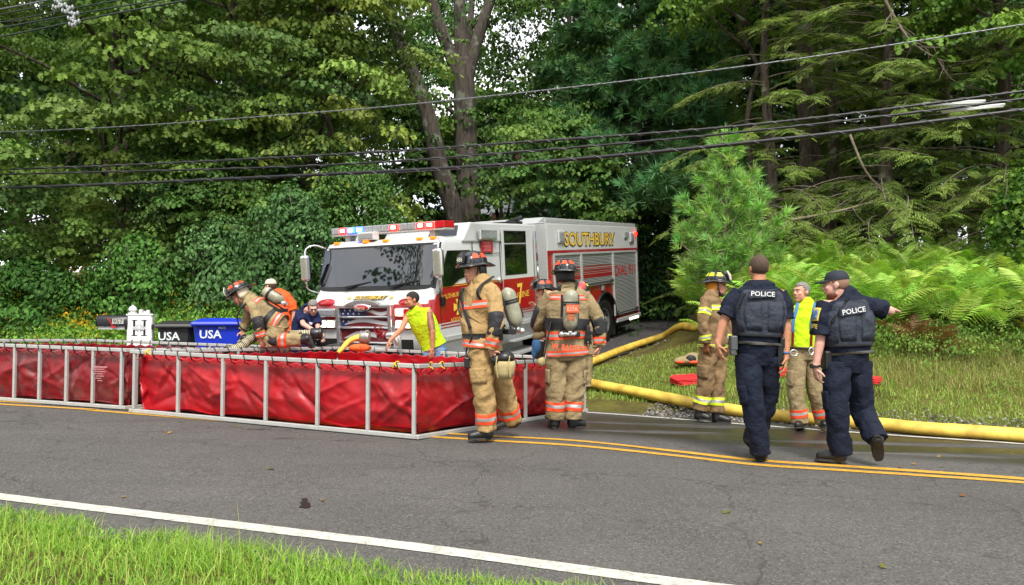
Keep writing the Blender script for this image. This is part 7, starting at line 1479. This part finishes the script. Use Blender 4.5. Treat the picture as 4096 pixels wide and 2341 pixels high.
# ---------------------------------------------------------------- kneeling firefighter on the tank rail
Y0 = 10.35
P = person("firefighter kneeling on the tank rail, bent to the left, air cylinder on back", Y0, (1085, 1385), dict(
    head=(958, 1184, 0), neck=(990, 1188, 0), sa=(1010, 1210, .17), sb=(1010, 1214, -.17), ea=(985, 1290, .24), wa=(970, 1322, .20), ha=(972, 1345, .18), eb=(1032, 1288, -.24), wb=(1046, 1350, -.20), hb=(1052, 1380, -.18),
    pel=(1108, 1296, 0), hem=(1128, 1300, 0), pa=(1112, 1316, .12), pb=(1112, 1316, -.12), ka=(1085, 1352, .18), aa=(1195, 1352, .16), ta=(1252, 1385, .16), la=(1232, 1340, .16), kb=(1084, 1358, -.16), ab=(1200, 1362, -.13), tb=(1258, 1392, -.12), lb=(1240, 1340, -.13)),
    (-.82, -.22, -.55), TAN4, TAN4, headup=(-.4, 0, .9), bulk=1.02, bands=[('T', .03, .12), ('T', .44, .53), ('b', .80, .93)], trim_leg=(.66, .78, OS), legr=(.112, .098, .088), palm=((0, -1, 0), (-.3, .9, 0)), curl=(.9, .5), seed=12, amp=.014, sides=(1, -1))
P.H.features(P.body); P.H.helmet(P.e, ORG, shield_mat=SH_W, flap=mat("hood_cream", 'c9bda6', .85), tilt=.0); sleeve_patch(P, 'b', .42, .72, a0=.3, a1=3.6); b = MB(); rs = [[P.Lg['b'].surf(.42 + .22 * i / 8, a, .007) for a in np.linspace(-2.6, .8, 11)] for i in range(9)]; b.rings(rs, False, False, True, closed=False); b.build("knee_patch", PATCH, P.tr, fix=False).modifiers.new("t", 'SOLIDIFY').thickness = .006
air_pack(P.e, pt(1042, 1178, Y0 - .02) - P.O, pt(1122, 1226, Y0 - .02) - P.O, (.45, -.1, .85), (.1, 1, 0)); strap(P, [P.T.surf(.9, -1.6, .02), P.T.surf(.75, -1.0, .02), P.T.surf(.55, -.9, .02), P.T.surf(.3, -1.2, .02)]); b = MB(); P.T.put(b, .17, .25, 4, .012, (False, False), 30); b.build("waist_belt", NYLON, P.e); strap(P, [pt(985, 1210, Y0 - .2) - P.O, pt(950, 1260, Y0 - .2) - P.O, pt(962, 1310, Y0 - .15) - P.O, pt(1000, 1322, Y0 - .15) - P.O], "air_hose", NYLON, .011, 1)
m0 = pt(972, 1362, Y0 + .12); e = empty("breathing_mask", m0, "dark breathing mask with straw-coloured hood hanging from the kneeling firefighter's hand", "mask"); b = MB(); b.ell((.02, 0, .03), (.07, .07, .06), 12, 8); b.ell((.05, 0, -.02), (.05, .06, .07), 12, 8); remesh(b, "facepiece", BLKP, e, .01); b = MB(); b.ell((-.02, -.03, -.05), (.055, .05, .065), 12, 8); b.build("hood", mat("cream_hood", 'b3a478'), e)
# ---------------------------------------------------------------- man in orange shirt and cap
Y0 = 12.5; ORSH = clothm("orange_shirt", 'd8582a', .85, var=.06)
P = person("man in orange T-shirt and pale cap seen from behind", Y0, (1130, 1520), dict(
    head=(1080, 1146, 0), neck=(1098, 1180, .02), sa=(1084, 1200, .14), sb=(1160, 1200, -.08), ea=(1078, 1260, .25), wa=(1065, 1310, .30), ha=(1060, 1330, .30), eb=(1177, 1254, -.10), wb=(1172, 1305, -.12), hb=(1168, 1330, -.14),
    pel=(1132, 1318, 0), hem=(1134, 1332, 0), pa=(1115, 1335, .05), pb=(1148, 1335, -.05), ka=(1115, 1430, .05), aa=(1116, 1510, .05), kb=(1150, 1430, -.05), ab=(1148, 1510, -.05)),
    (-.92, .38, -.05), ORSH, clothm("beige_trousers", 'a89a84', .85), sleeve='short', boots=False, bulk=1.08, amp=.005, seed=15, jacket_name="shirt")
P.H.features(P.body); P.H.hair(P.e, HAIR_B, top=.06, back=-.05); P.H.cap(P.e, mat("cap_cream", 'c4bca6', .8), mat("cap_green", '4f9a78', .7)); P.H.beard(P.e, HAIR_B)
text("shirt_lettering", "HUNT VALLEY", mat("shirt_print", '4a2418', .7), P.jk, pt(1128, 1192, Y0 - .20) - P.O, (1, -.05, .12), (0, .1, 1), .026, .22, .004)
b = MB(); b.beam(pt(1092, 1186, Y0 - .17) - P.O, pt(1125, 1182, Y0 - .19) - P.O, .004, .012); b.build("shirt_print", mat("shirt_print", '4a2418'), P.jk)
# ---------------------------------------------------------------- man in navy shirt bending over the suction hose
Y0 = 12.05
P = person("grey-haired man in navy T-shirt and glasses bending over the hose coupling", Y0, (1200, 1530), dict(
    head=(1252, 1230, -.16), neck=(1228, 1240, -.02), sa=(1196, 1254, .06), sb=(1262, 1262, -.02), ea=(1214, 1298, -.22), wa=(1266, 1328, -.36), ha=(1288, 1334, -.38), eb=(1272, 1310, -.14), wb=(1276, 1345, -.3), hb=(1286, 1352, -.34),
    pel=(1206, 1390, .10), pa=(1190, 1400, .10), pb=(1224, 1400, .10), ka=(1190, 1470, 0), aa=(1190, 1530, .1), kb=(1224, 1470, 0), ab=(1224, 1530, .1)),
    (.32, -.78, -.55), clothm("navy_shirt", '1b2244', .85), clothm("dark_jeans", '23262e', .85), skin=SKIN_P, headup=(.1, -.4, .9), sleeve='short', boots=False, amp=.005, seed=17, jacket_name="shirt", palm=((0, 0, -1), (0, 0, -1)), curl=(.7, .7), bulk=1.05)
P.H.features(P.body, HAIR_G); P.H.hair(P.e, HAIR_G, top=.075, back=-.05, side=-.02); b = MB()
for g in (-1, 1): b.tube([P.H.p(g * .034 + .024 * math.cos(t), .098, .008 + .016 * math.sin(t)) for t in np.linspace(0, 6.283, 13)], .0025, 4); b.tube([P.H.p(g * .058, .094, .010), P.H.p(g * .080, .0, .008)], .0025, 4)
b.build("glasses", BLKP, P.e); b = MB(); b.add([pt(1236, 1288, Y0 - .17) - P.O, pt(1250, 1290, Y0 - .165) - P.O, pt(1248, 1300, Y0 - .168) - P.O, pt(1238, 1298, Y0 - .172) - P.O], [(0, 1, 2, 3)]); b.build("shirt_print", mat("print_pale", 'b0b4bc', .7), P.jk, fix=False)
# ---------------------------------------------------------------- man in sleeveless lime shirt leaning over the tank
Y0 = 10.95; LIME = clothm("lime_shirt", 'b2d81e', .8, dirt='8a8a3c', damt=.35, dscale=9, var=.05)
P = person("dark-haired man in sleeveless lime shirt leaning over the tank's back rail", Y0, (1745, 1560), dict(
    head=(1648, 1200, -.10), neck=(1676, 1234, -.02), sa=(1634, 1260, .04), sb=(1714, 1246, -.12), ea=(1606, 1316, -.12), wa=(1560, 1364, -.22), ha=(1546, 1388, -.24), eb=(1730, 1324, -.22), wb=(1730, 1392, -.20), hb=(1727, 1422, -.20),
    pel=(1736, 1384, .04), hem=(1736, 1386, .04), pa=(1718, 1400, .06), pb=(1762, 1400, 0), ka=(1718, 1480, .0), aa=(1718, 1560, .05), kb=(1760, 1480, 0), ab=(1760, 1560, 0)),
    (-.90, -.38, -.28), LIME, clothm("blue_jeans", '6d84a0', .85), skin=SKIN_T, sleeve='none', boots=False, amp=.005, seed=19, jacket_name="shirt", palm=((0, 0, -1), (-.5, .8, 0)), curl=(.6, .3), bulk=1.03, torso=[(.19, .15), (.185, .14), (.205, .15), (.18, .11), (.075, .07)])
P.H.features(P.body); P.H.hair(P.e, HAIR_D, top=.066, back=-.06, side=-.02); P.H.beard(P.e, mat("stubble_tan", '6d4838', .8))
L_ = Loft([(P.J['sb'], (1, 0, 0), .056), (P.J['sb'].lerp(P.J['eb'], .5), (1, 0, 0), .053), (P.J['eb'], (1, 0, 0), .046)], 0, 0, 2); b = MB(); L_.put(b, .12, .96, 10, 0.0, (False, False)); b.build("tattoo_sleeve", mat("tattoo", '8a5a44', .55, dirt='2a2c2e', dscale=16, damt=.85), P.e)
text("shirt_lettering", "PUMP GROUP", mat("shirt_print_green", '3a5a20', .7), P.jk, pt(1680, 1262, Y0 - .235) - P.O, (1, 0, .1), (0, .2, 1), .018, .10, .004)
# ---------------------------------------------------------------- firefighter with yellow-patched helmet
Y0 = ground_at(2845, 1690)
P = person("bearded firefighter in sooty brown gear and yellow-patched helmet looking right", Y0, (2845, 1690), dict(
    head=(2872, 1148, 0), neck=(2856, 1196, .02), sa=(2822, 1214, -.14), sb=(2882, 1210, .16), ea=(2813, 1300, -.20), wa=(2824, 1372, -.20), ha=(2826, 1420, -.18), eb=(2905, 1300, .24), wb=(2904, 1375, .16), hb=(2906, 1412, .14),
    pel=(2850, 1392, 0), hem=(2850, 1392, 0), pa=(2832, 1408, -.06), pb=(2868, 1406, .06), ka=(2822, 1530, -.04), aa=(2802, 1634, -.02), ta=(2842, 1684, -.10), la=(2776, 1678, 0), kb=(2868, 1530, .02), ab=(2866, 1644, .0), tb=(2926, 1694, -.08), lb=(2846, 1688, .02)),
    (.88, -.45, -.05), TAN3, TAN3, bulk=1.0, bands=[('T', .03, .10), ('T', .48, .55), ('ab', .22, .33), ('ab', .78, .90)], trim_leg=(.76, .87, LS), legr=(.108, .096, .094), gloves=mat("glove_brown", '7a4a2a', .8, dirt='3a2a1c', damt=.5), palm=((.5, .8, 0), (-.5, .8, 0)), curl=(.6, .6), seed=22, amp=.015, sides=(1, -1))
P.H.features(P.body); P.H.helmet(P.e, mat("patch_yellow", 'd2e01e', .5), shield_mat=SH_W, flap=mat("flap_amber", 'b8761c', .85), tilt=.02); P.H.beard(P.e, HAIR_B)
# ---------------------------------------------------------------- officer walking away
Y0 = ground_at(3045, 1846)
def officer(P, Y0, txt, txdir, tw, arms):
    T = P.T; b = MB(); rs = []
    VL = Loft([(T.pos(.20), T.x[1], (T.r[1][0] + .014, T.r[1][1] + .022)), (T.pos(.40), T.x[2], (T.r[2][0] + .012, T.r[2][1] + .026)), (T.pos(.57), T.x[3], (T.r[3][0] * .92, T.r[3][1] + .036)), (T.pos(.66), T.x[3], (T.r[3][0] * .74, T.r[3][1] + .026))], .004, 3, 2.8); VL.put(b, 0, 1, 20, 0, (True, True), 36); P.vest = b.build("vest", VEST, P.e); P.VL = VL
    b = MB(); T.put(b, .0, .105, 4, .018, (False, False), 36); P.belt = b.build("duty_belt", BELT, P.e); 
    b = MB(); VL.put(b, .02, .05, 3, .006, (False, False), 36); b.build("vest_strap", NYLON, P.vest)
    for a0, a1, t0, t1 in ((-2.25, -1.62, .10, .50), (-1.52, -.89, .10, .50), (-2.9, -2.35, .08, .55), (-.79, -.24, .08, .55)):
        q = MB(); q.rings([[VL.surf(t0 + (t1 - t0) * i / 6, a0 + (a1 - a0) * t / 6, .007) for t in range(7)] for i in range(7)], False, False, True, closed=False); o = q.build("vest_panel", VEST, P.vest, fix=False); o.modifiers.new("t", 'SOLIDIFY').thickness = .008
    return VL
P = person("police officer walking away, bareheaded, in navy uniform and vest", Y0, (3045, 1846), dict(
    head=(3034, 1074, .02), neck=(3034, 1128, .0), sa=(2948, 1178, 0), sb=(3122, 1180, 0), ea=(2892, 1292, -.02), wa=(2872, 1376, -.04), ha=(2880, 1424, -.04), eb=(3146, 1306, -.04), wb=(3144, 1424, -.06), hb=(3136, 1484, -.06),
    pel=(3028, 1394, 0), hem=(3028, 1378, 0), pa=(2990, 1432, 0), pb=(3066, 1432, .02), ka=(3010, 1616, -.06), aa=(3042, 1806, -.02), ta=(3044, 1822, .26), la=(3042, 1846, -.06), kb=(3062, 1600, .14), ab=(3012, 1764, .26), tb=(3010, 1800, .30), lb=(2990, 1752, .18)),
    (-.05, 1, -.02), NAVY, NAVY, bulk=1.02, sleeve='short', skin=SKIN_T, amp=.010, seed=25, legr=(.112, .092, .086), jacket_name="uniform_shirt", palm=((.9, .2, 0), (-.9, .2, 0)), curl=(.55, .5), sides=(1, -1), torso=[(.185, .135), (.185, .135), (.215, .15), (.20, .12), (.08, .075)], armr=(.082, .07, .06))
P.H.hair(P.e, HAIR_B, top=.06, back=-.075, side=-.035, th=1.05); VL = officer(P, Y0, "POLICE", None, None, None)
b = MB(); b.box(pt(3052, 1176, Y0 - .185) - P.O, (.25, .012, .072), Matrix.Rotation(R(-3), 3, 'Y')); bp_ = b.build("name_panel", VEST, P.vest, bevel=.006); text("vest_lettering", "POLICE", mat("letter_white", 'd4d6d8', .6), bp_, pt(3052, 1176, Y0 - .193) - P.O, (1, 0, -.04), (0, 0, 1), .042, .205, .002, offset=.014)
b = MB(); b.box(pt(2932, 1372, Y0 - .04) - P.O, (.06, .10, .13)); b.box(pt(2930, 1400, Y0 - .05) - P.O, (.045, .07, .10)); b.build("holster", mat("holster_grey", '4c4f52', .4), P.e, bevel=.012); b = MB(); b.box(pt(3118, 1420, Y0 - .04) - P.O, (.055, .08, .20)); b.box(pt(3128, 1372, Y0 - .05) - P.O, (.05, .06, .10)); b.build("taser_holster", BLKP, P.e, bevel=.015)
b = MB(); b.cyl(pt(3143, 1408, Y0 - .06) - P.O, pt(3143, 1413, Y0 - .06) - P.O, .036, 14); b.build("wristband", mat("band_blue", '2a6ab0', .5), P.e)
def coil(P, a, b_, nm="radio_cord"):
    a, b_ = Vector(a), Vector(b_); d = (b_ - a); n = 22; t = d.normalized(); u = t.cross(Vector((0, 1, 0))).normalized(); v = t.cross(u); q = MB(); q.tube([a + d * (i / (n * 8)) + (u * math.cos(i * .785) + v * math.sin(i * .785)) * .011 for i in range(n * 8)], .0042, 4); q.build(nm, NYLON, P.e, fix=False)
coil(P, pt(2978, 1174, Y0 - .17) - P.O, pt(2946, 1236, Y0 - .16) - P.O)
def arm_patch(P, k, t0, t1, a0, a1, nm="shoulder_patch"):
    o = sleeve_patch(P, k, t0, t1, mat("patch_gold", 'c2a83c', .6), a0, a1, .004, nm); o2 = sleeve_patch(P, k, t0 + .05, t1 - .05, mat("patch_blue", '3a5f8a', .6, dirt='c9c8b0', dscale=30, damt=.8), a0 + .14, a1 - .14, .0075, nm); return o
arm_patch(P, 'a', .30, .62, 2.2, 3.3); arm_patch(P, 'b', .30, .62, -.3, .6)
b = MB()
for k in 'ab':
    L_ = P.Lg[k]; sg = math.pi if k == 'a' else 0
    q = MB(); q.rings([[L_.surf(.34 + .16 * i / 6, sg - .8 + 1.6 * t / 8, .012) for t in range(9)] for i in range(7)], False, False, True, closed=False); o = q.build("cargo_pocket", NAVY, P.tr, fix=False); o.modifiers.new("t", 'SOLIDIFY').thickness = .014
# ---------------------------------------------------------------- firefighter in lime T-shirt and braces
Y0 = ground_at(3215, 1718); LIME2 = clothm("lime_tshirt", 'b9e020', .8, var=.05)
P = person("grey-haired firefighter in lime T-shirt, blue braces and turnout trousers", Y0, (3215, 1718), dict(
    head=(3204, 1168, 0), neck=(3216, 1216, .02), sa=(3172, 1240, .05), sb=(3270, 1238, -.05), ea=(3140, 1320, .10), wa=(3150, 1395, .05), ha=(3155, 1425, .0), eb=(3292, 1320, .02), wb=(3288, 1395, .02), hb=(3285, 1425, .0),
    pel=(3220, 1398, 0), hem=(3220, 1392, 0), pa=(3192, 1420, 0), pb=(3250, 1420, 0), ka=(3184, 1572, -.02), aa=(3198, 1684, .0), ta=(3190, 1714, -.22), la=(3208, 1716, .05), kb=(3262, 1565, -.02), ab=(3292, 1680, .05), tb=(3300, 1712, -.12), lb=(3290, 1708, .12)),
    (-.90, -.42, -.02), LIME2, TAN2, skin=SKIN, sleeve='short', amp=.005, seed=28, jacket_name="shirt", trim_leg=(.78, .89, OS), legr=(.105, .095, .098), torso=[(.175, .14), (.18, .14), (.195, .145), (.18, .11), (.075, .07)])
P.H.features(P.body, HAIR_G); P.H.hair(P.e, HAIR_G, top=.07, back=-.06, side=-.03)
BRC = mat("brace_blue", '3a6a9a', .7); BRR = mat("brace_red", '8a1c24', .7)
for px0, px1, px2 in ((3186, 3172, 3172), (3256, 3246, 3246)):
    strap(P, [pt(px0 + 4, 1212, Y0 - .10) - P.O, pt(px0, 1240, Y0 - .155) - P.O, pt(px1, 1290, Y0 - .172) - P.O, pt(px2, 1330, Y0 - .168) - P.O], "brace", BRC, .019, .25); strap(P, [pt(px2, 1330, Y0 - .166) - P.O, pt(px2 - 2, 1385, Y0 - .162) - P.O], "brace_tab", BRR, .04, .2)
b = MB(); P.T.put(b, .0, .06, 4, .016, (False, False), 30); b.build("waistband", TAN2, P.e); b = MB(); P.T.put(b, -.0, .03, 3, .024, (False, False), 30); b.build("ladder_belt", NYLON, P.e)
b = MB(); b.tube([pt(3175 + 14 * math.cos(t), 1412 + 12 * math.sin(t), Y0 - .20) - P.O for t in np.linspace(0, 6.283, 15)], .007, 6); b.tube([pt(3245 + 9 * math.cos(t), 1405 + 14 * math.sin(t), Y0 - .20) - P.O for t in np.linspace(0, 6.283, 15)], .008, 6); b.build("carabiner", CHROME, P.e)
for k in 'ab': L_ = P.Lg[k]; q = MB(); q.rings([[L_.surf(.42 + .20 * i / 6, a, .008) for a in np.linspace(-2.4, -.7, 9)] for i in range(7)], False, False, True, closed=False); q.build("knee_patch", PATCH, P.tr, fix=False).modifiers.new("t", 'SOLIDIFY').thickness = .008
# ---------------------------------------------------------------- officer in cap pointing right
Y0 = ground_at(3330, 1852)
P = person("police officer in dark cap and vest walking away with right arm raised sideways", Y0, (3345, 1852), dict(
    head=(3342, 1140, .02), neck=(3356, 1180, .02), sa=(3300, 1224, -.03), sb=(3448, 1220, .05), ea=(3278, 1376, -.06), wa=(3262, 1470, -.06), ha=(3268, 1520, -.04), eb=(3560, 1244, .06), wb=(3566, 1240, .32), hb=(3570, 1238, .42),
    pel=(3388, 1432, 0), hem=(3388, 1416, 0), pa=(3346, 1466, -.02), pb=(3428, 1462, .02), ka=(3346, 1640, -.08), aa=(3360, 1806, -.04), ta=(3258, 1842, .06), la=(3380, 1852, -.08), kb=(3448, 1640, .04), ab=(3502, 1752, -.14), tb=(3516, 1846, -.10), lb=(3510, 1744, -.24)),
    (-.84, .50, -.10), NAVY, NAVY, bulk=1.05, sleeve='short', skin=SKIN_P, amp=.010, seed=31, legr=(.115, .095, .088), jacket_name="uniform_shirt", palm=((.9, .2, 0), (0, 0, -1)), curl=(.7, .2), sides=(1, -1), torso=[(.185, .14), (.185, .14), (.215, .155), (.20, .12), (.08, .075)], armr=(.084, .07, .06))
P.H.features(P.body, HAIR_B); P.H.hair(P.e, mat("hair_fair", '8a6a58', .8), top=.06, back=-.05, side=-.02, th=1.02); P.H.cap(P.e, mat("cap_navy", '141a28', .75, bump=.2, bscale=60)); P.H.beard(P.e, mat("beard_red", '6a3f2a', .8))
VL = officer(P, Y0, "POLICE", None, None, None)
b = MB(); rot = Matrix.Rotation(R(7), 3, 'Z') @ Matrix.Rotation(R(-9), 3, 'Y'); c_ = pt(3414, 1243, Y0 - .195) - P.O; b.box(c_, (.25, .012, .07), rot); bp_ = b.build("name_panel", VEST, P.vest, bevel=.006); text("vest_lettering", "POLICE", mat("letter_white", 'd4d6d8'), bp_, c_ + rot @ Vector((0, -.0075, 0)), rot @ Vector((1, 0, 0)), rot @ Vector((0, 0, 1)), .046, .215, .002, offset=.014)
coil(P, pt(3398, 1186, Y0 - .14) - P.O, pt(3326, 1292, Y0 - .17) - P.O); arm_patch(P, 'a', .22, .52, 2.2, 3.3)
b = MB(); L_ = P.S['a']
for k in range(3):
    z0 = .66 + .06 * k; b.rings([[L_.surf(z0 + .05 * (1 - abs(i - 4) / 4) * -1 + dz, 2.25 + .12 * i, .005) for i in range(9)] for dz in (0, .03)], False, False, True, closed=False)
b.build("sergeant_chevron", mat("patch_gold", 'c2a83c'), P.jk, fix=False)
b = MB(); w_ = P.J['wa']; b.tube([w_ + Vector((.036 * math.cos(t), .036 * math.sin(t), .012)) for t in np.linspace(0, 6.283, 17)], .011, 6); b.box(w_ + Vector((-.04, -.01, .012)), (.015, .04, .04)); b.build("watch", BLKP, P.e)
b = MB(); b.box(pt(3306, 1440, Y0 - .03) - P.O, (.07, .12, .17)); b.build("holster", BLKP, P.e, bevel=.02)
for k in 'ab':
    L_ = P.Lg[k]; sg = math.pi if k == 'a' else -math.pi / 2
    q = MB(); q.rings([[L_.surf(.34 + .16 * i / 6, sg - .3 + 1.5 * t / 8, .012) for t in range(9)] for i in range(7)], False, False, True, closed=False); o = q.build("cargo_pocket", NAVY, P.tr, fix=False); o.modifiers.new("t", 'SOLIDIFY').thickness = .014
# coat lying on the verge
c0 = at(2752, 1458); e = empty("turnout_coat", c0, "tan turnout coat with orange trim lying on the grass above the red tarp", "coat"); b = MB(); b.ell((0, 0, .07), (.24, .20, .09), 14, 8); b.ell((.10, .05, .12), (.16, .16, .10), 12, 8); b.ell((-.14, -.06, .06), (.14, .10, .07), 12, 8); remesh(b, "coat_cloth", TAN4, e, .015, 2); b = MB(); b.ell((.02, -.14, .10), (.10, .06, .08), 12, 8); b.build("coat_patch", PATCH, e); b = MB(); b.ell((-.16, -.13, .05), (.10, .05, .03), 12, 8); b.ell((.06, -.19, .05), (.09, .03, .03), 12, 8); b.build("coat_trim", ORG, e)

# a few fallen leaves on the asphalt
n = 46; X = RNG.uniform(-3.5, 6, n); nn = RNG.uniform(-3.2, 3.0, n); Y = (nn + N0 - X * RN.x) / RN.y
V, Fc, C = compose(LEAF['maple'], np.stack([X, Y, ground(X, Y) + .012], -1), rotz(RNG.random(n) * 6.283) @ rotx(RNG.normal(0, .2, n)), RNG.uniform(.025, .06, n), np.array([lin('8a5a2c'), lin('6a6a30'), lin('a8803c')])[RNG.integers(0, 3, n)])
tag(npmesh("fallen_leaves", V, Fc, 3, MAPLE, C), "small dry leaves scattered over the asphalt", "leaves", kind="stuff")
